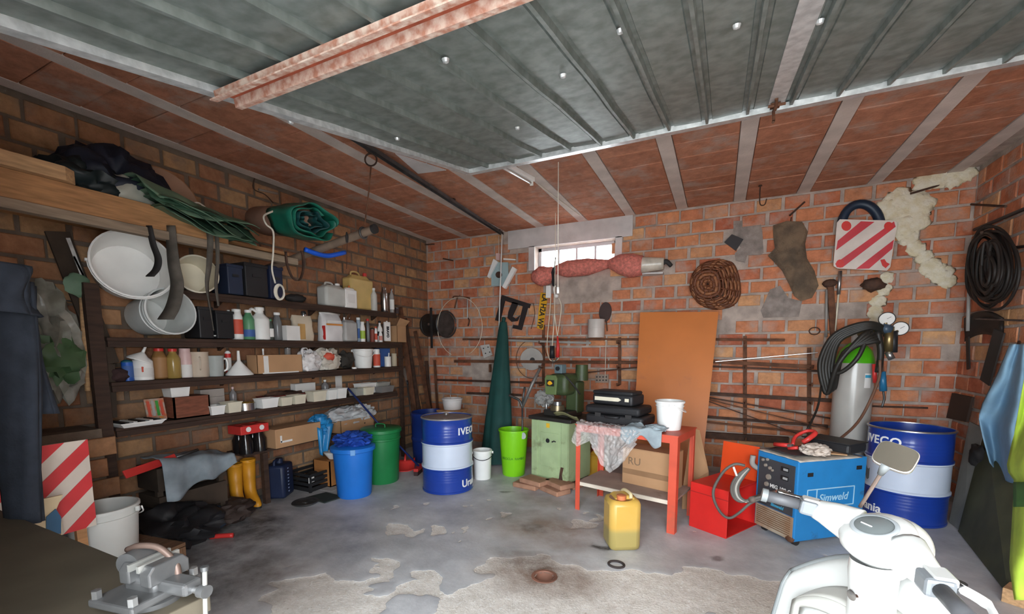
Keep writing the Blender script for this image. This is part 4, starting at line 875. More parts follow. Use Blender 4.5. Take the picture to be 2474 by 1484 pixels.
c = PX(390, 440, -4.22); t = thing('round_board', 'large round pinkish board standing on edge on the rack', 'board', (-4.2, c.y, 2.488 + .285), rot=(0, rad(80), 0)); MB().lathe([(0, -.012), (.265, -.012), (.27, -.006), (.27, .006), (.265, .012), (0, .012)], 40).build('disc', C('pinkish_ply', (.40, .25, .17), rough=.7), t, smooth=40); MB().lathe([(.27, -.008), (.277, -.008), (.277, .008), (.27, .008)], 40).build('edge_band', M_WOOD, t, smooth=40)
lump('white_sack', 'pale sack wedged on the rack before the round board', 'sack', 310, 478, -3.88, (.26, .34, .30), 81, C('pale_sack', (.40, .40, .34), rough=.6), .25)
# green folded tarp hanging over the front plank
t = thing('green_tarpaulin', 'folded dark green tarpaulin in loose layers on the rack', 'tarpaulin', (0, 0, 0))
GT = C('dark_green_tarp', (.035, .085, .05), rough=.5, var=.35, scale=5); GT2 = C('pale_green_tarp', (.12, .20, .13), rough=.5, var=.3, scale=5)
ya, yb_ = PX(325, 470, -3.7).y, PX(600, 545, -3.7).y
for i in range(7):
    def fn(u, v, i=i):
        y = ya + (yb_ - ya) * u * (1 - .05 * i) + .02 * i
        z = 2.475 + .028 * (7 - i) + .09 * (1 - u) ** 1.5 * (1 if i < 5 else .6) - .055 * u + .018 * noise.noise(Vector((u * 5, v * 3, i * 3.1)))
        s = v * .62; x = -4.1 + s
        k = max(0, s - .42)
        z -= k * (.55 + .3 * math.sin(u * 5 + i)) * (1 - .08 * i)
        x -= k * .35
        return (x + .012 * i * (v > .6), y, max(z, 2.46 - k))
    MB().sheet(fn, 22, 14).build('tarp_layer', GT if i % 3 else GT2, t, smooth=180, solid=.006)
# rolled canvas with green tarp inside
rc0 = PX(640, 535, -4.1); rc1 = PX(762, 535, -3.25)
t = thing('rolled_tarpaulin', 'rolled pinkish canvas with green tarpaulin coiled inside on the pole', 'tarpaulin', (0, 0, 0))
axd = (rc1 - rc0).normalized(); RL = (rc1 - rc0).length
q = axd.to_track_quat('Z', 'Y').to_matrix().to_4x4(); q.translation = rc0
Mroll = q @ Matrix.Diagonal((.8, 1.2, 1, 1)) if abs((q @ Vector((1, 0, 0, 0))).z) > .5 else q @ Matrix.Diagonal((1.2, .8, 1, 1))
MB().lathe([(0, 0), (.145, 0), (.165, .03), (.16, RL * .5), (.165, RL * .78), (.15, RL * .8), (0, RL * .7)], 30, Mroll).build('canvas_roll', C('pinkish_canvas', (.40, .24, .17), rough=.8, var=.15), t, smooth=50)
for i in range(4):
    r0 = .17 - i * .038; mb = MB()
    def fn(u, v, r0=r0, i=i):
        a = 2 * math.pi * (u * .93 + i * .13); r = r0 + .014 * math.sin(5 * a + i) + .02 * u
        return Mroll @ Vector((r * math.cos(a), r * math.sin(a), RL * .55 + v * (RL * .45 + .03 * math.sin(3 * a + i)) - i * .02))
    mb.sheet(fn, 36, 5).build('tarp_coil', C('emerald_tarp', (.01, .13, .085), rough=.45, var=.35, scale=7) if i < 2 else C('deep_teal_tarp', (.008, .05, .05), rough=.45, var=.3), t, smooth=180, solid=.008)
# rope with a loop
rp = [PX(660, 510, -3.55), PX(638, 522, -3.53), PX(643, 542, -3.5), PX(660, 560, -3.5), PX(660, 610, -3.5), PX(657, 650, -3.5), PX(665, 685, -3.5)]
t = thing('white_rope', 'white rope with a loop hanging from the rack', 'rope', (0, 0, 0)); MB().tube(spline(rp, 6), .0075, 8).build('rope', M_ROPE, t, smooth=180)
lc = PX(676, 706, -3.5); MB().tube([lc + (_r * math.cos(a) * .6 + Vector((0, 0, 1)) * math.sin(a)) * .062 for a in [i * 2 * math.pi / 20 for i in range(20)]], .008, 8, closed=True, flat=2.2).build('loop', M_ROPE, t, smooth=180)
t2_ = thing('rope_tail', 'short pale rope tail tucked into the green tarpaulin', 'rope'); MB().tube(spline([PX(462, 492, -3.75), PX(478, 490, -3.72), PX(492, 498, -3.7), PX(505, 510, -3.68)], 5), .006, 6).build('strand', M_ROPE, t2_, smooth=180); MB().tube(spline([PX(440, 500, -3.75), PX(455, 497, -3.72), PX(452, 488, -3.72)], 4), .006, 6).build('strand', M_ROPE, t2_, smooth=180)
# hanging rubber strips
def strip(name, label, pxs, X, w, m, cat='strap', tw=0):
    P_ = spline([PX(a, b, X) for a, b in pxs], 6); n = len(P_); mb = MB(); vs = []
    for i, p in enumerate(P_):
        tt = tw * i / n; s = (_r * math.cos(tt) + _f * math.sin(tt)); k = w[0] + (w[1] - w[0]) * i / (n - 1)
        vs += [p - s * k / 2, p + s * k / 2]
    mb.add(vs, [(2 * i, 2 * i + 1, 2 * i + 3, 2 * i + 2) for i in range(n - 1)])
    return tag(mb.build(name, m, smooth=180, solid=.006), label, cat)
RUB = C('dusty_rubber', (.10, .085, .07), rough=.85, var=.35, scale=9)
strip('rubber_strip', 'wide dusty rubber strip hanging from rack across the second shelf bucket', [(412, 545), (415, 590), (420, 640), (428, 690), (418, 740), (400, 772)], RX + .055, (.07, .12), RUB)
strip('rubber_strip', 'narrow twisted rubber strip dangling from rack beside the cream bucket', [(503, 545), (508, 580), (505, 640), (500, 690), (508, 745), (516, 800)], RX + .055, (.05, .02), RUB, tw=2.5)
strip('rubber_strip', 'thin faint rubber strip hanging behind the twisted one', [(520, 528), (526, 620), (522, 690), (528, 740)], RX + .06, (.03, .02), RUB, tw=1.5)
strip('black_strap', 'short black strap curling into the large white bucket', [(360, 545), (370, 590), (382, 625), (378, 650), (362, 668)], RX + .055, (.04, .06), M_BLACKR)
strip('leather_belt', 'dark leather belt loop hanging below the rack', [(690, 608), (694, 640), (706, 670), (722, 678), (732, 655), (732, 620), (728, 606)], -3.6, (.022, .022), M_RUSTD)
tag(MB().tube(spline([PX(a, b, -3.45) for a, b in ((737, 603), (765, 613), (795, 618), (834, 610))], 6), .022, 10).build('blue_hose_piece', C('bright_blue_plastic', (.01, .10, .62), rough=.4), smooth=180), 'bright blue curved plastic hose piece under the rack pole', 'hose')
wire = thing('coat_hook_wire', 'old wire hanger hooked on the shelving wall above the rack', 'hanger'); hw = PX(618, 420, XL + .02)
MB().tube(spline([hw + Vector((0, 0, .05)), hw, PX(612, 455, XL + .03), PX(640, 470, XL + .03), PX(660, 490, XL + .03)], 5), .006, 6).build('wire', M_RUSTD, wire, smooth=180); MB().tube([PX(625, 458, XL + .04), PX(670, 468, XL + .04)], .012, 8).build('porcelain_knob', C('grey_knob', (.25, .2, .17)), wire, smooth=180)

# ================================================================== NEAR LEFT: tools on the wall, trousers, striped board
t = thing('long_handled_tool', 'green headed garden tool with wooden handle leaning on shelving wall', 'tool', (0, 0, 0))
hp0, hp1 = PX(212, 945, -4.1), PX(196, 700, -4.12)
MB().tube([hp0, hp0.lerp(hp1, .5), hp1], .016, 10).build('wooden_handle', M_WOODL, t, smooth=180); MB().tube([hp1, hp1 + Vector((0, -.005, .10))], [.02, .024], 10).build('socket', C('worn_green_paint', (.12, .20, .13), rough=.6, var=.3), t, smooth=180)
MB().blob(PX(188, 688, -4.1), (.05, .14, .16), 5, .2, 2, 3, False).build('tool_head', C('worn_green_paint', (.12, .20, .13)), t, smooth=60)
t = thing('metal_angle_strip', 'bright bent metal strip leaning on the shelving wall beside the garden tool', 'strip', (0, 0, 0)); s0, s1 = PX(164, 575, -4.1), PX(222, 728, -4.1)
MB().bar(s0, s1, .022, .004, up=(1, 0, 0)).build('strip_face', M_GALVB, t); MB().bar(s0 + Vector((0, .02, -.12)), s1 + Vector((0, .025, 0)), .012, .004, up=(1, 0, 0)).build('strip_flange', C('green_grey_paint', (.25, .33, .28)), t)
t = thing('leaning_board', 'long dark board leaning against the shelving wall', 'board', (0, 0, 0)); b0, b1 = PX(138, 560, -4.2), PX(262, 880, -4.12); MB().bar(b0, b1, .13, .02, up=(1, 0, 0)).build('board_body', C('blackened_wood', (.045, .03, .02), rough=.85, var=.3), t); MB().bar(b1, PX(268, 1010, -4.1), .07, .02, up=(1, 0, 0)).build('board_foot', C('blackened_wood', (.045, .03, .02)), t)
t = thing('hanging_trowel', 'small grey tool with handle hanging on the shelving wall', 'tool'); MB().tube([PX(130, 722, -4.28), PX(131, 755, -4.28)], [.02, .022], 10).build('handle', C('grey_green_grip', (.28, .33, .30)), t, smooth=180); MB().tube([PX(131, 755, -4.28), PX(145, 815, -4.28)], [.009, .006], 8).build('shank', M_DSTEEL, t, smooth=180); MB().tube([PX(140, 724, -4.29), PX(172, 728, -4.29)], .005, 6).build('nail', M_STEEL, t)
c = PX(105, 850, -4.1); t = thing('bottle_sack', 'translucent bag of crumpled plastic and greenery on shelving wall', 'bag', (-4.12, c.y, c.z - .35)); MB().blob((0, 0, .38), (.35, .36, .75), 91, .45, 1.8, 4, False, ridged=True).build('bag_body', C('dull_clear_plastic', (.20, .20, .16), rough=.3, col2=(.42, .42, .37), scale=9, trans=.25), t, smooth=50); MB().blob((.12, .03, .30), (.2, .24, .3), 94, .5, 2.5, 3, False, ridged=True).build('green_lining', C('dull_green_plastic', (.06, .12, .05), rough=.5), t, smooth=50)
nl = MB(); nl.tube([(0, 0, .70), (-.15, 0, .76), (-.235, 0, .76)], .006, 6); nl.build('nail', M_RUSTD, t)
# hollow-block pier below the tools
# trousers hanging
JX = -2.62
jt = thing('hanging_trousers', 'dark navy work trousers hanging above the workbench', 'trousers', (0, 0, 0)); JN = C('navy_cotton', (.020, .025, .036), rough=.9, var=.25, scale=14, bump=.2)
def leg(px_top, px_bot, y_top, y_bot, w0, w1, X, ph):
    a, b = PX(px_top, y_top, X), PX(px_bot, y_bot, X); mb = MB()
    def fn(u, v):
        c = a.lerp(b, v); an = 2 * math.pi * u; w = w0 + (w1 - w0) * v + .02 * math.sin(v * 5 + ph)
        f_ = 1 + .10 * math.sin(3 * an + ph + v * 4) + .05 * math.sin(7 * an + v * 9)
        return c + _r * (w / 2 * math.cos(an) * f_) + _f * (w * .28 * math.sin(an) * f_) 
    mb.sheet(fn, 28, 20); return mb
leg(20, 62, 680, 1262, .16, .155, JX, 0).build('trouser_leg', JN, jt, smooth=180, solid=.006); leg(28, 92, 690, 1000, .15, .13, JX - .1, 2).build('trouser_leg', JN, jt, smooth=180, solid=.006); leg(-50, -10, 640, 760, .3, .3, JX, 1).build('waist', JN, jt, smooth=180, solid=.006)
nl = PX(-40, 630, JX); MB().tube([nl + Vector((0, 0, -.06)), nl + Vector((0, 0, .6)), Vector((nl.x, nl.y, 2.47))], .008, 8).build('hanging_cord', M_ROPE, jt)
# striped hazard board standing behind the bench
b0, b1 = PX(100, 1075, -2.95), PX(212, 1062, -2.95); bot = PX(220, 1195, -2.95)
t = thing('hazard_board', 'red and white striped hazard board standing behind the workbench', 'sign', (0, 0, 0))
HY0, HY1, HZ1 = PX(-60, 1075, -2.95).y, b1.y, b1.z; HZ0 = .62; HH = HZ1 - HZ0; HW = HY1 - HY0
MB().box((-2.96, (HY0 + HY1) / 2, (HZ0 + HZ1) / 2), (.012, HW, HH)).build('board_face', C('cream_white_board', (.55, .47, .40), rough=.5, dirt=.15, dirtcol=(.4, .3, .24)), t)
def stripes(par, y0, y1, z0, z1, x, n, wd, m, off=0, name='red_stripe'):
    """45 degree stripes clipped to the rectangle, on the plane X = x"""
    import itertools
    H_, W_ = z1 - z0, y1 - y0
    for k in range(n):
        s = off + k * wd * 2
        poly = [(-H_ + s, 0), (-H_ + s + wd, 0), (s + wd, H_), (s, H_)]
        def clip(P, f, inter):
            out = []
            for i in range(len(P)):
                a, b = P[i - 1], P[i]
                if f(b):
                    if not f(a): out.append(inter(a, b))
                    out.append(b)
                elif f(a): out.append(inter(a, b))
            return out
        lx = lambda v: (lambda a, b: (v, a[1] + (b[1] - a[1]) * (v - a[0]) / (b[0] - a[0])))
        poly = clip(poly, lambda p: p[0] >= 0, lx(0)); poly = clip(poly, lambda p: p[0] <= W_, lx(W_)) if poly else poly
        if len(poly) >= 3:
            MB().prism([(-(y0 + a), z0 + b) for a, b in poly], .0025, Matrix(((0, 0, 1, x), (-1, 0, 0, 0), (0, 1, 0, 0), (0, 0, 0, 1)))).build(name, m, par)
stripes(t, HY0, HY1, HZ0, HZ1, -2.9535, 7, .085, C('sign_red', (.50, .025, .03), rough=.45, var=.15), off=.03)
for z0_, y_ in ((HZ0 / 2, HY1 - .06),): MB().box((-2.97, y_, z0_), (.03, .04, HZ0)).build('prop_leg', M_WOOD, t)
# ---- brick pier left of the shelving
pr = MB(); PZT = .98
struct(MB().box((XL + .17, 1.25, PZT / 2), (.34, .5, PZT)).build('trim_1', M_MORTAR_L))
TR = bpy.data.objects['trim_1']
for i in range(6):
    for j in range(2):
        y = 1.25 + (-.13 + .26 * j) + (.06 if i % 2 else -.0)
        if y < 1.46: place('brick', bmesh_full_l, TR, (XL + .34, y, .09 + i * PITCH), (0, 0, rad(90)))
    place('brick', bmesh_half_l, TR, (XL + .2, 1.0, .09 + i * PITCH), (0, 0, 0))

# ================================================================== LEFT FLOOR
t = thing('shovel', 'red plastic shovel blade propped on the grey cloth', 'shovel', (0, 0, 0)); a, b = PX(300, 1148, -3.75), PX(425, 1105, -3.85)
MB().bar(a, b, .06, .012, up=(1, 0, .4)).build('blade', REDP, t, bev=.004); MB().tube([b, b + (b - a) * .5], .012, 8).build('shaft', M_DSTEEL, t, smooth=180)
t = thing('grey_cloth', 'grey blue cloth draped over a low box by the shelving wall', 'cloth', (0, 0, 0)); ca, cb = PX(370, 1120, -3.8), PX(545, 1100, -3.95)
def fn(u, v):
    p = ca.lerp(cb, u); k = v
    x = p.x - .18 + .30 * min(k, .55) / .55 + .05 * max(0, k - .55); z = p.z + .03 - max(0, k - .5) * (.62 - .42 * u) + .025 * math.sin(u * 11 + v * 3) * (k) + .02 * noise.noise(Vector((u * 6, v * 5, 2)))
    return (x + .02 * math.sin(u * 14) * k, p.y, z)
MB().sheet(fn, 40, 20).build('cloth_drape', C('grey_blue_cotton', (.22, .26, .29), rough=.9, var=.25, scale=7), t, smooth=180, solid=.006)
bz = min(ca.z, cb.z) - .05
t = thing('low_crate', 'low dark wooden crate under the grey cloth', 'crate', ((ca.x + cb.x) / 2 - .15, (ca.y + cb.y) / 2, 0)); ln = (cb - ca).length
for k in range(3): MB().box((0, 0, .08 + k * (bz - .1) / 2), (.3, ln * .8, (bz - .1) / 2 * .8)).build('crate_slat', C('blackened_wood', (.045, .03, .02)), t)
for s in (-1, 1): MB().box((.1, s * ln * .36, (bz - .02) / 2), (.04, .04, bz - .02)).build('corner_post', C('blackened_wood', (.045, .03, .02)), t)
for i, (px_, py_, sc, m, lb) in enumerate(((395, 1275, (.55, .6, .34), C('black_sack', (.014, .013, .015), rough=.6), 'black plastic sack heaped on the floor beside the bench bucket'), (470, 1230, (.4, .4, .22), C('dark_blue_rag', (.02, .03, .05), rough=.8), 'dark blue rag heap under the grey cloth'), (540, 1220, (.35, .45, .2), C('dark_leather', (.04, .025, .02), rough=.7), 'dark brown leather heap beside the yellow boots'))):
    p = PX(px_, py_, -3.95); tag(MB().blob((0, 0, sc[2] / 2 * .92), sc, 100 + i, .4, 1.8, 4, ridged=True).build(('black_sack', 'rag_heap', 'leather_heap')[i], m, loc=(p.x + (.12, -.0, .0)[i], p.y, 0), smooth=60), lb, ('sack', 'rag', 'leather')[i])
# boots
YB_ = C('yellow_rubber', (.62, .27, .015), rough=.45, var=.12); 
def boot(label, px_, x0):
    p = PX(px_, 1205, -4.18); p.z = 0 
    t = thing('rubber_boot', label, 'boot', p, rz=rad(78), group='pair of yellow boots')
    hgt = (1186 - 1075) * mpp(p)
    rings_ = [(0, .05, .125), (.03, .052, .13), (.07, .05, .115), (.11, .047, .085), (.16, .05, .062), (hgt * .6, .055, .06), (hgt, .062, .066)]
    mb = MB(); n = 20; vs = []
    for z, rx, ry in rings_:
        for i in range(n):
            a = 2 * math.pi * i / n; s = math.sin(a); off = -(ry - .06) if z < .15 else 0
            vs.append((rx * math.cos(a), ry * s + off, z))
    m_ = len(rings_); mb.add(vs, [(j * n + i, j * n + (i + 1) % n, (j + 1) * n + (i + 1) % n, (j + 1) * n + i) for j in range(m_ - 1) for i in range(n)] + [tuple(range(n))[::-1]])
    mb.build('boot_shaft', YB_, t, smooth=60, solid=.005)
    MB().prism([((.054 if True else 0) * math.cos(a), .135 * math.sin(a) - .068) for a in [i * 2 * math.pi / 20 for i in range(20)]], .02, Matrix.Translation((0, 0, .0))).build('sole', M_BLACKR, t)
    MB().lathe([(.060, hgt - .02), (.068, hgt - .02), (.068, hgt + .004), (.060, hgt + .004)], 20).build('top_band', YB_, t, smooth=40)
boot('yellow rubber boot standing under the bottle carrier, nearer the grey cloth than its twin', 572, 0); boot('yellow rubber boot beside its twin, next to the shelf post', 605, 0)
# navy canister
c = PX(676, 1190, -4.15); c.z = 0; r = 28 * mpp(c); t = thing('navy_canister', 'tall navy plastic canister with grip ridges beside the boots', 'canister', c, rz=rad(30)); h = .40
MB().box((0, 0, h * .44), (r * 1.7, r * 2.0, h * .88)).build('can_body', NAVY, t, bev=.03, smooth=60); MB().lathe([(0, h * .86), (.035, h * .86), (.035, h), (0, h)], 16, Matrix.Translation((0, .03, 0))).build('cap', NAVY, t, smooth=40); MB().tube(spline([(0, -.09, h * .85), (0, -.08, h * .98), (0, .0, h * .98)], 4), .014, 8).build('handle', NAVY, t, smooth=180)
for k in range(8): MB().box((r * .86, -.02, .06 + k * .035), (.008, .02, .012)).build('grip_ridge', C('pale_blue_mark', (.2, .25, .4)), t)
# black crate
p0 = PX(765, 1165, -3.9); p0.z = 0; t = thing('folding_crate', 'black slatted plastic crate on the floor behind the blue bin', 'crate', p0 + Vector((-.2, .17, 0)), rz=rad(0)); w, d, h = .46, .34, .20
MB().box((0, 0, .01), (d, w, .012)).build('crate_bottom', M_BLACK, t)
for k in range(4):
    for s in (-1, 1):
        MB().box((s * d / 2, 0, .035 + k * .05), (.012, w, .03)).build('crate_slat', M_BLACK, t); MB().box((0, s * w / 2, .035 + k * .05), (d, .012, .03)).build('crate_slat', M_BLACK, t)
for sx in (-1, 1):
    for sy in (-1, 1): MB().box((sx * d / 2, sy * w / 2, h / 2), (.025, .025, h)).build('corner_post', M_BLACK, t)
tag(MB().box((0, 0, 0), (.004, .08, .06)).build('paper_tag', LWH, loc=p0 + Vector((-.03, -.04, .14)), rot=(0, 0, rad(8))), 'white paper tag stuck on the black crate front', 'tag')
tag(MB().blob((0, 0, .07), (.24, .34, .13), 121, .3, 2, 3).build('black_rag', M_BLACKR, loc=p0 + Vector((-.2, .17, .03)), smooth=60), 'black rags filling the slatted crate', 'rag')
p1 = PX(797, 1105, -3.95); t = thing('white_bowl', 'white bowl perched behind the blue bin on an orange box', 'bowl', (p1.x, p1.y + .05, .30)); MB().lathe([(0, 0), (.05, 0), (.10, .07), (.105, .08), (.095, .078), (.045, .012), (0, .012)], 24).build('bowl_body', M_WHITE, t, smooth=50); MB().lathe([(.1, .078), (.108, .08), (.1, .084)], 24).build('rim', M_WHITE, t, smooth=50)
t = thing('orange_box', 'orange brown wooden box behind the blue bin', 'box', (p1.x - .06, p1.y + .10, 0)); open_box(t, .34, .26, .295, C('orange_brown_wood', (.42, .17, .05), rough=.7), th=.012); MB().box((0, 0, .289), (.24, .32, .010)).build('lid', C('orange_brown_wood', (.42, .17, .05)), t)
# flat things on the floor
p = PZ(782, 1203, 0); tag(MB().prism([(-.16, -.09), (.15, -.12), (.18, .1), (-.1, .12)], .012, Matrix.Translation(p)).build('rubber_mat', C('dark_green_rubber', (.03, .04, .035), rough=.8), bev=.003), 'dark square rubber mat on the floor before the crate', 'mat')
p = PZ(738, 1216, 0); t = thing('round_plate', 'round dark grey metal plate lying on the floor', 'plate', p); MB().lathe([(0, .012), (.10, .012), (.125, .02), (.13, .014), (.11, 0), (0, 0)], 30).build('plate_body', M_DSTEEL, t, smooth=50); MB().lathe([(0, .012), (.03, .012), (.03, .016), (0, .018)], 18).build('boss', M_DSTEEL, t, smooth=50)
p = PZ(790, 1181, 0); tag(MB().prism([(-.12, -.07), (.13, -.05), (.10, .09), (-.14, .05)], .003, Matrix.Translation(p)).build('paper_sheet', C('grey_paper', (.5, .48, .47), rough=.8)), 'grey paper sheet on the floor behind the rubber mat', 'paper')
p = PX(500, 1200, -3.7); tag(MB().tube(spline([(0, 0, .02), (.06, .05, .02), (.14, .1, .02)], 4), .02, 8).build('red_rod', REDP, loc=(p.x, p.y, 0), smooth=180), 'short red rod on the floor under the grey cloth', 'rod')

# ================================================================== BINS AND CORNER
c, r = floor_round(858, 1207, 78); RT = 96 / 2 * mpp(c); h = PZ(858, 1090, 0)
hb = (PY(858, 1092, c.y - r).z)
t = thing('blue_bin', 'bright blue plastic bin with lid beside the green bin', 'bin', c); BL = C('bright_bin_blue', (.015, .17, .62), rough=.4, var=.06)
MB().lathe([(0, 0), (r * .96, 0), (r, .012), (RT * .95, hb * .93), (RT * 1.02, hb * .95), (RT * 1.02, hb), (RT * .95, hb), (0, hb * .98)], 36).build('bin_body', BL, t, smooth=40)
MB().lathe([(RT * 1.03, hb * .93), (RT * 1.07, hb * .94), (RT * 1.07, hb * 1.015), (RT * .98, hb * 1.03), (RT * .6, hb * 1.05), (0, hb * 1.06)], 36).build('lid', BL, t, smooth=40)
MB().box((RT * .72, -RT * .72, hb * .96), (.03, .05, .06), rz=rad(-45)).build('lid_clip', C('pale_bin_blue', (.15, .35, .7)), t, bev=.006)
t = thing('blue_rag', 'crumpled blue cloth heaped on the blue bin lid', 'cloth', c + Vector((0, 0, hb * 1.045))); MB().blob((0, 0, .05), (RT * 1.5, RT * 1.5, .15), 131, .6, 2.2, 4, ridged=True).build('cloth_heap', C('deep_blue_cloth', (.01, .06, .35), rough=.8, var=.25, scale=8), t, smooth=50); MB().blob((.06, -.05, .04), (.16, .14, .11), 133, .5, 2.5, 3, ridged=True).build('cloth_fold', C('deep_blue_cloth', (.01, .06, .35)), t, smooth=50)
c2, r2 = floor_round(925, 1172, 76); RT2 = 92 / 2 * mpp(c2); h2 = PY(912, 1044, c2.y - r2).z
t = thing('green_bin', 'dark green bin with flat lid and wire grip', 'bin', c2); GB = C('bin_green', (.015, .19, .055), rough=.4, var=.1)
MB().lathe([(0, 0), (r2 * .96, 0), (r2, .012), (RT2 * .93, h2 * .8), (RT2 * .98, h2 * .81), (RT2 * .98, h2 * .84), (RT2 * .94, h2 * .85), (RT2, h2 * .96), (0, h2 * .96)], 36).build('bin_body', GB, t, smooth=40)
MB().lathe([(RT2 * 1.0, h2 * .94), (RT2 * 1.04, h2 * .95), (RT2 * 1.04, h2 * 1.0), (RT2 * .97, h2 * 1.02), (0, h2 * 1.02)], 36).build('lid', [GB, C('greyish_green_lid', (.14, .17, .13), rough=.6)], t, smooth=40)
MB().tube(spline([(-.06, -.02, h2 * 1.02), (-.05, -.02, h2 * 1.02 + .04), (.05, .0, h2 * 1.02 + .04), (.06, .0, h2 * 1.02)], 4), .007, 8).build('lid_grip', GB, t, smooth=180)
for s in (-.3, .3): MB().box((RT2 * math.sin(s), -RT2 * math.cos(s) - .005, h2 * .72), (.05, .012, .03), rz=s).build('side_grip', GB, t, bev=.004)
# red dustpan and broom
p = PZ(970, 1142, 0); t = thing('dustpan', 'red plastic dustpan on the floor beside the green bin', 'dustpan', p + Vector((0, .05, 0)), rz=rad(35)); MB().sheet(lambda u, v: (-.13 + .26 * u, -.02 + .2 * v, .004 + .10 * v * v + .03 * abs(2 * u - 1) ** 3), 14, 8).build('pan', REDP, t, smooth=180, solid=.005); MB().tube([(0, .17, .09), (0, .27, .16)], .014, 10).build('handle', REDP, t, smooth=180)
t = thing('broom', 'broom with blue stick and red head leaning on the shelving', 'broom', (0, 0, 0)); b0 = PZ(1012, 1136, .04); b1 = PX(840, 938, -4.03)
MB().tube([b0 + Vector((0, 0, .05)), b0.lerp(b1, .5), b1], .012, 10).build('broomstick', C('navy_stick', (.012, .025, .12), rough=.4), t, smooth=180); MB().box(b0 + Vector((0, 0, .03)), (.06, .26, .04), rz=rad(20)).build('broom_head', REDP, t, bev=.008)
MB().box(b0 + Vector((0, 0, -.015)), (.05, .25, .05), rz=rad(20)).build('bristles', C('dark_bristle', (.05, .02, .02)), t)
t = thing('grey_stick', 'thin grey stick leaning in the corner beside the broom', 'stick', (0, 0, 0)); g0, g1 = PZ(1003, 1108, 0), PY(985, 930, 5.0); MB().tube([g0, g0.lerp(g1, .5), g1], .010, 8).build('shaft', M_DSTEEL, t, smooth=180); MB().tube([g1, g1 + (g1 - g0) * .06], .014, 8).build('grip', M_BLACK, t, smooth=180)
# dark blue bin in the corner
c3 = Vector((-3.58, 4.88, 0)); r3 = .27; t = thing('dark_blue_barrel', 'dark blue plastic barrel in the corner behind the drum', 'barrel', c3); DBL = C('dark_bin_blue', (.012, .035, .20), rough=.35)
MB().lathe([(0, 0), (r3 * .9, 0), (r3 * .95, .03), (r3, .3), (r3, .62), (r3 * 1.04, .64), (r3 * 1.04, .68), (r3 * .95, .69), (r3 * .93, .6), (0, .58)], 32).build('barrel_body', DBL, t, smooth=40); MB().lathe([(r3 * 1.0, .30), (r3 * 1.03, .31), (r3 * 1.03, .34), (r3 * 1.0, .35)], 32).build('hoop', DBL, t, smooth=40)
# planks and iron leaning in the corner
sp_ = [(966, 742, .08, M_RUST, 'rusty flat iron leaning in the corner, the tallest', .50), (978, 770, .07, M_RUSTD, 'dark iron strip leaning in the corner beside the tallest', .46), (987, 850, .06, M_WOOD, 'brown wooden lath leaning in the corner', .42), (1003, 800, .06, M_RUST, 'rusty red angle iron leaning in the corner', .30), (1030, 872, .05, M_RUSTD, 'short dark iron post leaning in the corner', .12), (1050, 870, .035, M_RUST, 'thin rusty bar beside the drum in the corner', .10), (992, 960, .09, C('pale_offcut', (.36, .29, .22), rough=.8), 'pale wooden offcut standing in the barrel corner', .30), (975, 890, .05, C('grey_lath', (.22, .17, .14), rough=.8), 'grey weathered lath leaning in the corner', .45)]
for i, (x1, y1, w, m, lb, run) in enumerate(sp_):
    b = PX(x1, y1, -4.27)
    if b.y > YB - .08: b = PY(x1, y1, YB - .08 - .03 * (i % 3))
    a2 = Vector((b.x + min(run, .30), min(b.y + .02 * i, 5.7), .0))
    tag(MB().bar(a2 + Vector((0, 0, .01)), b, w, .02, up=(0, 1, 0)).build('leaning_bar', m), lb, 'bar', 'bars leaning in the corner')

t = thing('painted_panel', 'cream panel with a blue patch standing before the hazard board', 'panel', (0, 0, 0))
pp = [PX(a, b, -2.86) for a, b in ((60, 1215), (152, 1196), (140, 1222), (128, 1250), (150, 1262), (150, 1300), (60, 1300))]; n = len(pp)
MB().add(pp + [p - Vector((.012, 0, 0)) for p in pp], [tuple(range(n)), tuple(range(n, 2 * n))[::-1]] + [(i, n + i, n + (i + 1) % n, (i + 1) % n) for i in range(n)]).build('cream_panel', C('cream_card', (.58, .45, .28), rough=.6), t)
pp = [PX(a, b, -2.852) for a, b in ((112, 1250), (135, 1188 + 42), (148, 1250), (148, 1290), (112, 1290))]; n = len(pp)
MB().add(pp + [p - Vector((.006, 0, 0)) for p in pp], [tuple(range(n)), tuple(range(n, 2 * n))[::-1]] + [(i, n + i, n + (i + 1) % n, (i + 1) % n) for i in range(n)]).build('blue_patch', C('teal_blue_print', (.02, .08, .16), rough=.5), t)
zl_ = min(p.z for p in pp); MB().box((-2.875, (pp[0].y + pp[2].y) / 2, zl_ / 2), (.03, .04, zl_)).build('prop_leg', M_WOOD, t)

# ================================================================== BACK WALL
YW = YB - .03
def W(x, y, off=.03): return PY(x, y, YB - off)
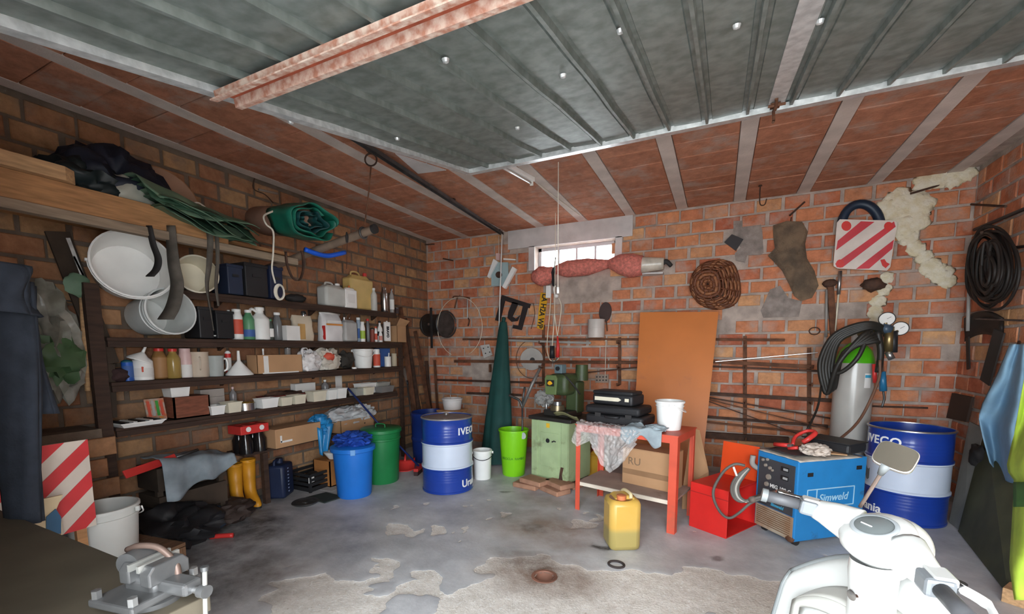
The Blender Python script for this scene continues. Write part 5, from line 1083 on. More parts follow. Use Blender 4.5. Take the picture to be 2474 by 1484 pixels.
# --- iron rack pins and bars
pins = thing('bar_rack', 'rusty iron uprights with pins holding bars on the back wall', 'rack', (0, 0, 0))
for x, y0, y1 in ((1313, 785, 925), (1497, 815, 930), (1800, 812, 1060), (1955, 840, 1070)):
    a, b = W(x, y0, .03), W(x, y1, .03); MB().bar(a, b, .04, .012, up=(0, 1, 0)).build('upright', M_RUST, pins)
    for yy in (822, 880, 922, 965, 1012, 1050):
        if y0 < yy < y1:
            p = W(x, yy + 8, .02); MB().cyl(p, p + Vector((0, -.17, .0)), .009, n=8).build('pin', M_RUST, pins); MB().cyl(p + Vector((0, -.17, 0)), p + Vector((0, -.17, .035)), .009, n=8).build('pin', M_RUST, pins)
BARS = [((1118, 820), (1548, 820), .028, M_RUST, 'rusty flat iron along the back wall under the black stencil', .06), ((1700, 820), (1896, 822), .03, M_RUST, 'rusty iron bar end past the orange board, topmost on the rack', .06), ((1208, 822), (1428, 829), .030, C('grey_pipe', (.30, .29, .27), rough=.6), 'grey weathered pipe on the topmost rack pins', .10),
        ((1098, 873), (1545, 876), .042, M_RUST, 'thick rusty channel running behind the green machine', .07), ((1690, 872), (1966, 887), .042, M_RUST, 'thick rusty channel end past the orange board', .07), ((1690, 884), (1982, 897), .022, M_RUSTD, 'dark thin iron under the thick rusty channel', .11), ((1728, 874), (1976, 852), .010, M_STEEL, 'bright thin steel rod sloping beside the orange board', .13),
        ((1052, 918), (1330, 926), .03, M_RUSTD, 'dark iron bar low on the back wall beside the green cloth', .06), ((1128, 950), (1260, 955), .035, M_RUSTD, 'short dark iron bar behind the closed parasol cover', .015),
        ((1690, 950), (2008, 968), .04, M_RUSTD, 'dark iron bar bundle piece above the fanned rods', .05), ((1690, 957), (2012, 1012), .016, M_RUSTD, 'thin dark rod fanning down to the gas cylinder', .14), ((1690, 960), (2000, 1036), .014, M_RUST, 'thin rusty rod fanning lower to the gas cylinder', .16), ((1690, 962), (1930, 1050), .012, M_RUSTD, 'thinnest dark rod at the bottom of the fan', .18),
        ((1690, 1006), (2000, 1030), .03, M_RUSTD, 'dark square bar low on the back wall', .07), ((1690, 1018), (1960, 1046), .022, M_RUST, 'rusty round bar low on the back wall', .11), ((1690, 1050), (1905, 1064), .075, M_RUSTD, 'dark stained plank low behind the red metal box', .05), ((2085, 981), (2242, 986), .018, M_RUSTD, 'short dark bar above the blue drum', .05), ((1340, 908), (1540, 888), .016, M_RUSTD, 'thin dark rod sloping behind the black tool case', .14)]
for a, b, w, m, lb, off in BARS:
    pa, pb = W(*a, off + w / 2), W(*b, off + w / 2); tag(MB().bar(pa, pb, w * .7, w).build('iron_bar', m, bev=.002), lb, 'bar', 'iron stock stored along the back wall')
# --- orange hardboard
t = thing('hardboard_sheet', 'large plain orange hardboard sheet leaning on the back wall', 'board', (0, 0, 0))
tl, tr = PY(1547, 755, 5.66), PY(1736, 754, 5.66); bl, br = PY(1531, 1045, 5.28), PY(1698, 1112, 5.2)
dl = (bl - tl).normalized(); dr = (br - tr).normalized(); bl = tl + dl * ((tl.z - .004) / -dl.z); br = tr + dr * ((tr.z - .004) / -dr.z)
nrm = (tr - tl).cross(bl - tl).normalized() * .006
MB().add([tl - nrm, tr - nrm, br - nrm, bl - nrm, tl + nrm, tr + nrm, br + nrm, bl + nrm], [(0, 1, 2, 3), (7, 6, 5, 4), (0, 4, 5, 1), (1, 5, 6, 2), (2, 6, 7, 3), (3, 7, 4, 0)]).build('sheet', M_ORANGEB, t)
# --- white rod, bracket ornament
t = thing('hanging_white_rod', 'slim white rod hanging from the end of the door track', 'rod', (0, 0, 0)); a, b = PY(1213, 566, 5.72), PY(1205, 806, 5.72)
MB().tube([a, b], .0085, 10).build('rod', M_WHITEP, t, smooth=180); MB().tube([b, b - Vector((0, 0, .06))], .006, 8).build('steel_tip', M_STEEL, t, smooth=180); MB().tube([a + Vector((0, 0, .0)), Vector((a.x, a.y, ZC - .02))], .004, 6).build('wire', M_RUSTD, t)
t = thing('blue_bracket', 'pale blue steel bracket plate with two white arms hung on wall', 'bracket', (0, 0, 0)); PB = C('pale_blue_paint', (.34, .46, .48), rough=.5, var=.1)
def wallpoly(pxs, th, off, m, name, par, **kw):
    pts = [W(a, b, off) for a, b in pxs]; n = len(pts)
    return MB().add(pts + [p + Vector((0, th, 0)) for p in pts], [tuple(range(n)), tuple(range(n, 2 * n))[::-1]] + [(i, n + i, n + (i + 1) % n, (i + 1) % n) for i in range(n)]).build(name, m, par, **kw)
def ring_poly(cx, cy, r, n=14): return [(cx + r * math.cos(2 * math.pi * i / n), cy + r * math.sin(2 * math.pi * i / n)) for i in range(n)]
wallpoly([(1200, 634), (1227, 634), (1229, 690), (1187, 691), (1187, 660)], .02, .06, PB, 'plate', t); wallpoly(ring_poly(1205, 664, 8), .003, .063, M_RUSTD, 'plate_hole', t); wallpoly([(1181, 672), (1177, 668), (1192, 625), (1202, 632)], .05, .09, M_WHITEP, 'arm', t); wallpoly([(1220, 698), (1213, 693), (1238, 644), (1247, 650)], .05, .09, M_WHITEP, 'arm', t); wallpoly([(1216, 624), (1245, 626), (1245, 629), (1216, 628)], .03, .07, M_WHITEP, 'top_bar', t); wallpoly([(1198, 612), (1206, 612), (1206, 628), (1198, 628)], .04, .07, PINKP, 'hook', t)
MB().tube([W(1205, 620, .05), W(1205, 570, .05)], .004, 6).build('cord', M_ROPE, t)
# --- coarse black stencil
t = thing('black_stencil', 'black cut-out metal stencil with rounded shapes on back wall', 'stencil', (0, 0, 0)); ST = C('black_paint', (.02, .014, .014), rough=.6)
wallpoly([(1213, 713), (1282, 735), (1279, 745), (1210, 724)], .012, .06, ST, 'top_band', t); wallpoly([(1212, 715), (1222, 718), (1208, 777), (1196, 774)], .012, .061, ST, 'side_band', t); wallpoly([(1264, 736), (1276, 740), (1260, 798), (1238, 793), (1240, 785), (1252, 787)], .012, .062, ST, 'right_foot', t); wallpoly([(1238, 729), (1252, 733), (1244, 752), (1238, 765), (1246, 770), (1256, 762), (1250, 776), (1236, 778), (1226, 768), (1228, 754)], .012, .06, ST, 'curl', t)
# --- electric motor / wheel with clamps
c = W(1058, 785, .14); t = thing('winch_motor', 'black winch motor with hand wheel mounted on the back wall', 'motor', c, rz=rad(-15)); BK = C('greasy_black', (.022, .019, .017), rough=.5, var=.3)
MB().cyl((-.20, 0, 0), (.16, 0, -.01), .17, .17, 28).build('housing', BK, t, smooth=40); MB().cyl((.16, 0, 0), (.19, 0, 0), .185, .185, 28).build('end_plate', M_DSTEEL, t, smooth=40); MB().tube([(.205, .20 * math.cos(a), .20 * math.sin(a)) for a in [i * 2 * math.pi / 28 for i in range(28)]], .013, 8, closed=True).build('wheel_rim', M_DSTEEL, t, smooth=180); MB().box((.07, -.19, -.06), (.035, .02, .62)).build('strap', M_BLACKR, t)
for k in range(5):
    a = k * 2 * math.pi / 5; MB().tube([(-.22, 0, 0), (-.22, .15 * math.cos(a), .15 * math.sin(a))], .016, 8).build('spoke', BK, t, smooth=180)
MB().tube([(-.22, .16 * math.cos(a), .16 * math.sin(a)) for a in [i * 2 * math.pi / 26 for i in range(26)]], .025, 8, closed=True).build('hand_wheel', BK, t, smooth=180); MB().lathe([(0, 0), (.02, 0), (.02, .02), (0, .025)], 12, Matrix.Translation((.0, -.17, .0)) @ Matrix.Rotation(rad(90), 4, 'X')).build('bolt', M_STEEL, t)
MB().box((0, .08, -.02), (.12, .10, .12)).build('wall_mount', M_DSTEEL, t)
t = thing('wire_ring', 'large open ring of stiff pale wire hung on the back wall', 'wire', (0, 0, 0)); MB().tube([W(1111 + 54 * math.sin(a), 790 - 72 * math.cos(a), .36) for a in [rad(-158) + i * rad(316) / 40 for i in range(41)]], .004, 6).build('wire', M_CREAM, t, smooth=180); MB().tube([W(1111, 718, .36), W(1111, 712, .02)], .004, 6).build('hook', M_RUST, t)
t = thing('bow_clamp', 'rusty red bow clamp hanging beside the wire ring', 'clamp', (0, 0, 0)); MB().tube(spline([W(1094, 720, .06), W(1100, 716, .06), W(1132, 720, .06), W(1134, 722, .06)], 4), .010, 8).build('bow', M_RUST, t, smooth=180); MB().tube([W(1105, 718, .06), W(1098, 745, .06)], .010, 8).build('leg', M_RUST, t); MB().tube([W(1129, 722, .06), W(1130, 770, .06)], [.008, .012], 8).build('screw', M_STEEL, t); MB().tube(spline([W(1130, 768, .06), W(1134, 775, .06), W(1131, 788, .06)], 4), .010, 8).build('hook', M_RUSTD, t, smooth=180)
tag(MB().tube(spline([W(1288, 732, .04), W(1292, 760, .04), W(1283, 795, .04)], 5), .004, 6).build('bent_wire', M_RUSTD, smooth=180), 'thin bent wire beside the black stencil', 'wire')
tag(MB().tube(spline([W(1286, 733, .05), W(1262, 735, .05), W(1248, 752, .05), W(1238, 790, .05), W(1234, 850, .05)], 6), .004, 6).build('grey_wire', C('grey_wire', (.3, .28, .26)), smooth=180), 'long grey wire hanging across the black stencil', 'wire')
t = thing('socket_plate', 'small white plate with dark holes tilted on the back wall', 'plate', (0, 0, 0)); wallpoly([(1160, 835), (1181, 832), (1189, 858), (1169, 866)], .02, .05, C('dull_white_plate', (.50, .47, .44)), 'plate', t)
for a, b in ((1168, 842), (1179, 839), (1173, 854), (1183, 851)): wallpoly(ring_poly(a, b, 1.6, 8), .003, .053, M_BLACK, 'hole', t)
t = thing('grinding_disc', 'large pale grey disc hung on the back wall behind the machine', 'disc', (0, 0, 0)); wallpoly(ring_poly(1284, 868, 27, 28), .025, .085, C('pale_grey_disc', (.40, .37, .34), rough=.8), 'disc', t); wallpoly(ring_poly(1286, 870, 6, 14), .004, .089, M_DSTEEL, 'hub', t); MB().tube([W(1284 + 37 * math.cos(a), 868 + 46 * math.sin(a), .085) for a in [rad(60) + i * rad(290) / 30 for i in range(31)]], .004, 6).build('wire_loop', M_RUSTD, t, smooth=180)
tag(MB().box((0, 0, 0), (.03, .03, .12)).build('hanging_block', M_RUST, loc=W(1184, 890, .06)), 'small rusty block hanging under the thick channel', 'block')
# --- yellow number strip
t = thing('number_plate', 'yellow plate strip with black lettering hung upright on wall', 'number plate', (0, 0, 0)); wallpoly([(1306, 707), (1324, 709), (1312, 797), (1297, 793)], .006, .05, C('plate_yellow', (.70, .36, .015), rough=.45), 'plate', t)
pc = W(1310, 752, .0545); pt_ = W(1318, 709, .0545); pb_ = W(1304, 795, .0545); an = math.atan2((pt_ - pb_).x, (pt_ - pb_).z)
text_mb('LA H2A WP', .115, extrude=.001, bold=.003, xs=.82).build('lettering', M_BLACK, t, loc=pc, rot=(0, rad(90) + an, 0))
# --- white plug and hoist control hanging from the door string
t = thing('pull_cord', 'thin cord hanging from the raised door before the window', 'cord', (0, 0, 0)); s0 = Vector((-1.23, 3.345, 3.0)); s0 = PY(1349, 392, 3.35); s1 = PY(1348, 700, 3.35)
MB().tube([s0, s0.lerp(s1, .5), s1], .0035, 6).build('cord', M_ROPE, t, smooth=180); MB().tube([s1 + Vector((0, 0, .02)), s1 - Vector((0, 0, .03))], .010, 8).build('toggle', M_WHITE, t, smooth=180)
t = thing('power_cable', 'black and white power plugs with cable hanging on the wall below window', 'cable', (0, 0, 0))
MB().tube(spline([W(1342, 622, .24), W(1340, 645, .24), W(1335, 665, .2), W(1338, 690, .12)], 5), [.01] * 6 + [.025] * 10, 8).build('black_plug', M_BLACK, t, smooth=180); wallpoly([(1319, 690), (1330, 690), (1330, 720), (1318, 720)], .04, .08, M_WHITE, 'white_plug', t, bev=.006); MB().blob(W(1344, 715, .1), (.07, .06, .06), 3, .1, 1, 2, False).build('white_socket', M_WHITE, t, smooth=60); MB().tube(spline([W(1341, 712, .1), W(1338, 698, .1), W(1342, 690, .1)], 4), .012, 8).build('white_loop', M_WHITE, t, smooth=180)
MB().tube(spline([W(1331, 716, .1), W(1328, 760, .12), W(1323, 810, .2), W(1322, 845, .3), W(1328, 868, .35), W(1336, 872, .35), W(1348, 868, .35), W(1350, 855, .35)], 6), .007, 8).build('white_cable', M_CREAM, t, smooth=180)
t = thing('pendant_control', 'pendant switch with black and red grips hanging over the machine', 'switch', (0, 0, 0)); yq = 5.35
MB().tube([PY(1334, 836, yq), PY(1334, 866, yq)], [.03, .036], 12).build('black_grip', M_BLACK, t, smooth=180); MB().tube([PY(1347, 812, yq), PY(1348, 838, yq), PY(1347, 864, yq)], [.008, .022, .026], 12).build('red_grip', REDP, t, smooth=180); MB().tube([PY(1334, 838, yq), PY(1340, 760, yq), PY(1347, 815, yq)], .006, 6).build('wire', M_CREAM, t)
MB().tube(spline([PY(1334, 866, yq), PY(1336, 876, yq), PY(1342, 872, yq), PY(1347, 863, yq)], 5), .007, 6).build('bail', M_DSTEEL, t, smooth=180); MB().tube(spline([PY(1350, 720, yq), PY(1356, 745, yq), PY(1347, 812, yq)], 5), .005, 6).build('lead', M_CREAM, t, smooth=180); MB().tube([PY(1340, 760, yq), Vector((PY(1340, 760, yq).x, yq, ZC - .005))], .004, 6).build('hang_wire', M_CREAM, t)
# --- red netting roll under the window
t = thing('netting_roll', 'long red netting sack roll tied at intervals under the window', 'netting', (0, 0, 0)); NR = C('red_netting', (.62, .19, .15), rough=.8, var=.3, scale=30, bump=.7, bscale=120)  # red made paler to carry the wash of the window's glow
def sausage(p, rr, m, name, n=20):
    P_ = [W(a, b, .16) for a, b in p]; mb = MB(); mb.tube(spline(P_, 5), [x for x in np.interp(np.linspace(0, 1, (len(P_) - 1) * 5 + 1), np.linspace(0, 1, len(rr)), rr)], n); return mb.build(name, m, t, smooth=180)
sausage([(1288, 668), (1305, 668), (1322, 664), (1340, 652)], [.07, .135, .13, .05], NR, 'net_bulge'); sausage([(1340, 652), (1370, 650), (1420, 645), (1470, 638)], [.05, .11, .11, .055], NR, 'net_bulge'); sausage([(1470, 637), (1495, 638), (1525, 642), (1552, 642)], [.055, .12, .15, .12], NR, 'net_bulge'); sausage([(1550, 641), (1575, 639), (1604, 637)], [.10, .085, .07], C('dusty_clear_wrap', (.55, .50, .42), rough=.25, var=.2, scale=12), 'clear_wrap'); sausage([(1600, 637), (1610, 632), (1622, 643)], [.03, .03, .025], M_BLACKR, 'black_tie', 10)
for a in (1345, 1471): MB().tube([W(a, 648 - (a - 1345) * .09, .16), W(a, 630, .018)], .006, 6).build('hanging_wire', M_RUSTD, t)
tag(wallpoly([(1551, 659), (1602, 657), (1602, 661), (1551, 663)], .10, .12, M_PLASTER, 'small_ledge', None), 'narrow grey ledge strip under the netting roll', 'ledge')
# --- tin and paddle on the bar, string
c = W(1440, 816, .13); r = 20 * mpp(c); t = thing('white_tin', 'tall whitish tin standing on the rusty bar', 'tin', c); h = W(1440, 772, .13).z - c.z; MB().lathe([(0, 0), (r, 0), (r * 1.02, .01), (r, .02), (r, h * .96), (r * 1.03, h * .98), (r * 1.03, h), (r * .9, h), (r * .9, h * .95), (0, h * .95)], 26).build('tin_body', C('dull_white_tin', (.56, .50, .46), rough=.45, var=.1), t, smooth=40); MB().lathe([(r * .99, h * .5), (r * 1.015, h * .51), (r * 1.015, h * .53), (r * .99, h * .54)], 26).build('bead', C('dull_white_tin', (.56, .50, .46)), t, smooth=40)
t = thing('black_paddle', 'black oval paddle hung above the white tin', 'paddle', (0, 0, 0)); wallpoly([(1462 + 15 * math.cos(a) - 2 * math.sin(a), 754 + 24 * math.sin(a)) for a in [i * 2 * math.pi / 24 for i in range(24)]], .02, .035, C('dark_brown_leather', (.05, .028, .025), rough=.7), 'paddle_face', t); MB().tube([W(1465, 776, .03), W(1467, 800, .03)], .008, 8).build('handle', M_RUSTD, t)
t = thing('white_string', 'white string hanging straight down from the rack bar', 'string'); MB().tube([W(1464, 824, .12), W(1463, 870, .12), W(1462, 916, .12)], .005, 6).build('strand', M_ROPE, t, smooth=180); MB().blob(W(1464, 824, .12), (.03, .03, .03), 1, .1, 1, 1, False).build('knot', M_ROPE, t)
t = thing('brick_vent', 'small perforated clay vent block in the back wall', 'vent', (0, 0, 0)); wallpoly([(1438, 905), (1470, 905), (1470, 925), (1438, 925)], .03, .035, C('grey_clay', (.33, .25, .2), rough=.9), 'vent_face', t)
for i in range(8): wallpoly(ring_poly(1442 + (i % 4) * 7.5, 911 + (i // 4) * 8, 2, 6), .004, .038, M_BLACK, 'vent_hole', t)
# --- woven basket
bc = W(1728, 686, .12); t = thing('wicker_basket', 'round brown wicker basket hung bottom outward on the back wall', 'basket', bc, rot=(rad(90), 0, 0)); BR = .36 * .5 * 2
WK = C('brown_wicker', (.14, .045, .018), rough=.6, var=.3, scale=30); WK2 = C('light_wicker', (.26, .10, .04), rough=.6, var=.3, scale=30)
rim = [W(a, b, .045) - bc for a, b in ((1745, 630), (1770, 640), (1782, 670), (1786, 705), (1775, 732), (1745, 744), (1715, 742), (1690, 728), (1675, 700), (1680, 665), (1705, 638))]
Minv = Euler((rad(90), 0, 0)).to_matrix().inverted(); rc_ = sum(rim, Vector()) / len(rim)
rim_l = [Minv @ p for p in spline(rim + [rim[0]], 5)[:-1]]; cen = Minv @ (rc_); base_c = cen + Vector((-.10, -.0, .13))
MB().tube(rim_l, .018, 8, closed=True).build('rim', WK, t, smooth=180)
n = len(rim_l)
for k in range(9):
    f0 = k / 9; z = .13 * math.sin(f0 * math.pi / 2) ; sc = 1 - f0 ** 1.8 * .42
    ring_ = []
    for i, p in enumerate(rim_l):
        q = cen + (p - cen) * sc + Vector((-.10 * f0, 0, .15 * f0)); wob = .006 * (1 if (i // 3 + k) % 2 else -1); ring_.append(q + (q - cen).normalized() * wob)
    MB().tube(ring_, .013, 6, closed=True, flat=1.2).build('weave_ring', WK2 if k % 2 else WK, t, smooth=180)
for k in range(4):
    sc = .58 * (1 - (k + .4) / 4.6); MB().tube([cen + (p - cen) * sc + Vector((-.10, 0, .155 + .004 * (1 if (i // 4 + k) % 2 else -1))) for i, p in enumerate(rim_l)], .02, 6, closed=True).build('base_weave', WK2 if k % 2 else WK, t, smooth=180)
for i in range(0, n, 5):
    p = rim_l[i]; MB().tube([p, cen + (p - cen) * .9 + Vector((-.05, 0, .10)), cen + (p - cen) * .58 + Vector((-.10, 0, .165)), cen + (p - cen) * .05 + Vector((-.10, 0, .17))], .008, 6).build('stake', WK, t, smooth=180)
# --- dark square, dirty sack, hook rods
tag(wallpoly([(1750, 585), (1768, 566), (1796, 578), (1778, 606)], .015, .045, C('black_slate', (.025, .02, .022), rough=.6), 'slate_piece', None), 'small black square slate hung on the back wall', 'slate')
t = thing('hessian_sack', 'dirty brown hessian sack flattened against the back wall', 'sack', (0, 0, 0)); DS = C('dirty_hessian', (.10, .072, .05), rough=.95, col2=(.20, .135, .085), scale=7, bump=.8, bscale=60)
outl = [(1868, 545), (1900, 534), (1938, 536), (1952, 560), (1945, 590), (1950, 625), (1968, 655), (1978, 690), (1962, 720), (1935, 728), (1918, 715), (1908, 690), (1890, 655), (1872, 635), (1855, 618), (1872, 600), (1868, 570)]
cc = (1915, 630)
def ofs(u, v):
    k = u * len(outl); i = int(k) % len(outl); j = (i + 1) % len(outl); f_ = k - int(k); x = outl[i][0] * (1 - f_) + outl[j][0] * f_; y = outl[i][1] * (1 - f_) + outl[j][1] * f_
    X = cc[0] + (x - cc[0]) * v; Y = cc[1] + (y - cc[1]) * v
    return W(X, Y, .04 + .05 * (1 - v ** 3) + .025 * noise.noise(Vector((X / 14, Y / 14, 0))))
MB().sheet(ofs, 68, 12).build('sack_cloth', DS, t, smooth=180); MB().tube([W(1910, 537, .04), W(1912, 525, .018)], .006, 6).build('nail', M_RUSTD, t)
t = thing('iron_hook', 'bent iron hook hanging from the ceiling above the back wall', 'hook', (0, 0, 0)); k0 = PZ(1837, 447, ZC); MB().tube(spline([k0 + Vector((0, 0, .01)), k0 - Vector((0, 0, .12)), k0 + Vector((.01, 0, -.20)), k0 + Vector((.05, 0, -.205)), k0 + Vector((.065, 0, -.15))], 5), .006, 8).build('hook', M_RUSTD, t, smooth=180); MB().lathe([(0, 0), (.02, 0), (.015, .01), (0, .018)], 10, Matrix.Translation(k0 - Vector((0, 0, .012)))).build('plate', M_RUSTD, t)
for (a, b, lb) in (((1908, 521), (1944, 488), 'slanted iron nail in the wall beside the hessian sack'), ((2288, 412), (2345, 372), 'dark stick stuck at the ceiling corner above the foam'), ((2200, 468), (2275, 446), 'dark twig caught above the foam patch'), ((1018, 592), (1050, 590), 'iron nail at the top of the back corner'), ((1070, 625), (1095, 630), 'iron nail high on the back wall beside the corner')):
    tag(MB().tube([W(*a, .06), W(*b, .012)], .010, 8).build('iron_nail', M_RUSTD), lb, 'nail')
# --- striped marker board and blue hose behind it
t = thing('hose_coil', 'dark blue hose coil hung behind the striped board', 'hose', (0, 0, 0)); MB().tube([W(2080 + 46 * math.cos(a), 545 + 52 * math.sin(a), .05) for a in [i * 2 * math.pi / 30 for i in range(30)]], .045, 10, closed=True).build('coil', C('dark_blue_hose', (.012, .025, .05), rough=.45), t, smooth=180); MB().tube([W(2080, 494, .05), W(2080, 488, .018)], .008, 6).build('nail', M_RUSTD, t)
t = thing('marker_board', 'red and white striped load marker board on the back wall', 'sign', (0, 0, 0))
c00, c10, c01 = (2016, 650), (2152, 653), (2027, 531); corners = [(2029, 530), (2160, 533), (2168, 538), (2167, 546), (2151, 645), (2143, 654), (2024, 649), (2014, 643), (2014, 636), (2022, 538)]
wallpoly(corners, .012, .13, C('board_white', (.66, .58, .52), rough=.4), 'board_face', t); SR = C('sign_red2', (.56, .045, .06), rough=.4)
for poly in ([(2024, 582), (2080, 535), (2113, 536), (2020, 605)], [(2018, 637), (2160, 535), (2164, 548), (2036, 646), (2022, 646)], [(2068, 650), (2160, 579), (2156, 601), (2100, 649)]): wallpoly(poly, .003, .1325, SR, 'red_stripe', t)
for x, y, r_ in ((2045, 546, 12), (2030, 637, 10), (2147, 547, 11)): wallpoly(ring_poly(x, y, r_), .006, .135, REDP, 'reflector', t)
wallpoly([(2127, 628), (2137, 626), (2142, 634), (2150, 638), (2140, 648), (2132, 642)], .006, .135, REDP, 'reflector', t)
MB().tube([W(2090, 600, .118), W(2090, 600, .02)], .02, 8).build('wall_peg', M_RUSTD, t)
t = thing('hanging_tool', 'rusty hanging tool with bright steel shank under the marker board', 'tool', (0, 0, 0)); MB().tube([W(2030, 655, .07), W(2026, 712, .07)], .018, 10).build('steel_shank', M_STEEL, t, smooth=180); MB().tube([W(2026, 710, .07), W(2018, 800, .07)], [.010, .008], 8).build('thin_rod', M_CREAM, t, smooth=180); MB().bar(W(2006, 690, .06), W(2014, 810, .06), .06, .03, up=(0, 1, 0)).build('wooden_plate', M_RUST, t); MB().blob(W(2005, 685, .06), (.14, .08, .09), 3, .3, 2, 2, False).build('clamp_head', M_RUSTD, t, smooth=60); MB().tube([W(1997, 700, .06), W(1996, 815, .06)], .012, 8).build('grey_tube', C('grey_wire', (.3, .28, .26)), t, smooth=180); MB().tube([W(2028, 660, .06), W(2028, 660, .018)], .012, 8).build('nail', M_RUSTD, t)
tag(MB().blob((0, 0, 0), (.20, .12, .14), 8, .25, 2, 3, False).build('iron_lump', M_RUSTD, loc=W(2110, 688, .06), smooth=60), 'dark lump of iron fixed to the foam strip', 'iron lump')
tag(MB().tube([W(1968, 800, .05) + Vector((.05 * math.cos(a), 0, .04 * math.sin(a))) for a in [i * 2 * math.pi / 12 for i in range(12)]], .006, 6, closed=True).build('iron_ring', M_RUSTD), 'small iron ring on the wall beside the hoses', 'ring')
# --- fluorescent fitting on the ceiling
fa, fb = PZ(1226, 408, ZC - .05), PZ(1287, 442, ZC - .05); fd = (fb - fa).normalized()
t = thing('fluorescent_lamp', 'unlit fluorescent tube fitting on the ceiling past the raised door', 'lamp', (0, 0, 0)); fa2 = fa - fd * .7
MB().bar(fa2 + Vector((0, 0, .028)), fb + Vector((0, 0, .028)), .055, .04).build('fitting_body', M_WHITEP, t, bev=.004); MB().tube([fa2 + fd * .04 + Vector((0, 0, -.012)), fb - fd * .04 + Vector((0, 0, -.012))], .013, 12).build('tube', C('lamp_glass', (.8, .8, .78), rough=.2), t, smooth=180)
for q in (fa2 + fd * .02, fb - fd * .02): MB().box(q + Vector((0, 0, -.005)), (.03, .02, .05)).build('tube_holder', M_WHITE, t)
tag(MB().tube([PZ(1300, 445, ZC - .006), PZ(1400, 520, ZC - .006)], .006, 6).build('pale_cable', M_ROPE), 'thin pale cable running along the ceiling to the window', 'cable')
# ================================================================== RIGHT WALL
def WR(x, y, off=.05): return PX(x, y, XR - off)
t = thing('wire_coil', 'big tangled coil of black wire hung on the side wall', 'wire', (0, 0, 0)); random.seed(5)
BW = C('black_wire', (.018, .014, .012), rough=.6)
for k in range(26):
    cx, cy, rx, ry, ph = 2388 + random.uniform(-10, 14), 645 + random.uniform(-10, 12), (28 + 30 * (k % 11) / 10) if k < 16 else random.uniform(8, 24), (62 + 38 * (k % 11) / 10) if k < 16 else random.uniform(30, 60), random.uniform(0, 6)
    MB().tube([WR(cx + rx * math.cos(a) * (1 + .06 * math.sin(3 * a + ph)), cy + ry * math.sin(a) * (1 + .05 * math.sin(2 * a + ph)), .06 + .008 * k + .01 * math.sin(2 * a + ph)) for a in [i * 2 * math.pi / 40 for i in range(40)]], .011, 6, closed=True).build('wire_loop', BW, t, smooth=180)
MB().tube([WR(2372, 562, .2), WR(2372, 555, .02)], .012, 8).build('nail', M_RUSTD, t)
t = thing('black_strapping', 'black leather strapping hanging below the wire coil', 'strap', (0, 0, 0)); MB().sheet(lambda u, v: WR(2332 + 90 * u, 770 + 55 * v - 18 * math.sin(math.pi * u), .05 + .03 * math.sin(3 * u + 4 * v)), 14, 8).build('strap_pad', BW, t, smooth=180, solid=.02)
MB().bar(WR(2338, 815, .06), WR(2340, 892, .06), .05, .01, up=(1, 0, 0)).build('strap_tail', BW, t); MB().bar(WR(2415, 800, .07), WR(2380, 925, .07), .16, .012, up=(1, 0, 0)).build('strap_tail', C('dusty_black_strap', (.04, .034, .03), rough=.8), t); MB().tube([WR(2345, 770, .08), WR(2474, 775, .08)], .008, 8).build('rail_rod', M_DSTEEL, t)
MB().tube([WR(2341, 690, .1), WR(2338, 800, .1)], .014, 8).build('grey_tube', C('grey_wire', (.3, .28, .26)), t, smooth=180)
for a, b, r_, lb in (((2355, 555), (2480, 503), .016, 'long black rod sloping up the side wall'), ((2452, 598), (2490, 594), .012, 'short black peg on the side wall'), ((2334, 493), (2430, 499), .010, 'thin rusty rod at the top of the side wall')):
    tag(MB().tube([WR(*a, .02), WR(*b, .09)], r_, 8).build('iron_rod', M_RUSTD if lb[0] == 't' else M_BLACK), lb, 'rod')
wr2 = MB(); pa = WR(2300, 955, .06)
t = thing('brown_board', 'square dark brown board piece hung low in the corner by the open drum', 'board', (0, 0, 0)); MB().sheet(lambda u, v: WR(2303 + 48 * u - 14 * v, 950 + 60 * v + 10 * u, .05), 1, 1).build('board_body', C('dark_brown_board', (.05, .03, .022), rough=.8), t, solid=.02)
# shirt
t = thing('hanging_shirt', 'light blue work shirt hanging on the side wall', 'shirt', (0, 0, 0)); SH = C('light_blue_cotton', (.24, .40, .54), rough=.9, var=.12, scale=6)
def shirt(u, v):
    x0 = np.interp(v, [0, .25, .5, .62, .8, 1], [2440, 2410, 2374, 2364, 2376, 2392]); x1 = np.interp(v, [0, 1], [2500, 2560])
    y = 832 + (1118 + 40 * math.sin(u * 5) + 30 * u - 832) * v
    return WR(x0 + (x1 - x0) * u, y, .22 + .055 * math.sin(u * 13 + v * 3) * (.3 + v) + .03 * noise.noise(Vector((u * 4, v * 6, 1))))
MB().sheet(shirt, 40, 30).build('shirt_body', SH, t, smooth=180, solid=.006)
def sleeve(u, v):
    a = 2 * math.pi * u; c = Vector((2385 + 38 * v * 1.0, 985 + 105 * v)); w = 26 - 6 * v + 3 * math.sin(5 * v)
    return WR(c.x + w * math.cos(a) * (1 + .1 * math.sin(3 * a + 5 * v)), c.y + 12 * math.sin(a), .24 + .05 * math.sin(a))
MB().tube([WR(2460, 838, .15), WR(2462, 826, .018)], .010, 8).build('nail', M_RUSTD, t)
tag(MB().blob((0, 0, 0), (.10, .22, .20), 12, .4, 2, 3, False).build('black_cloth', M_BLACKR, loc=WR(2365, 1105, .12), smooth=60), 'black cloth bunched under the light blue shirt', 'cloth')
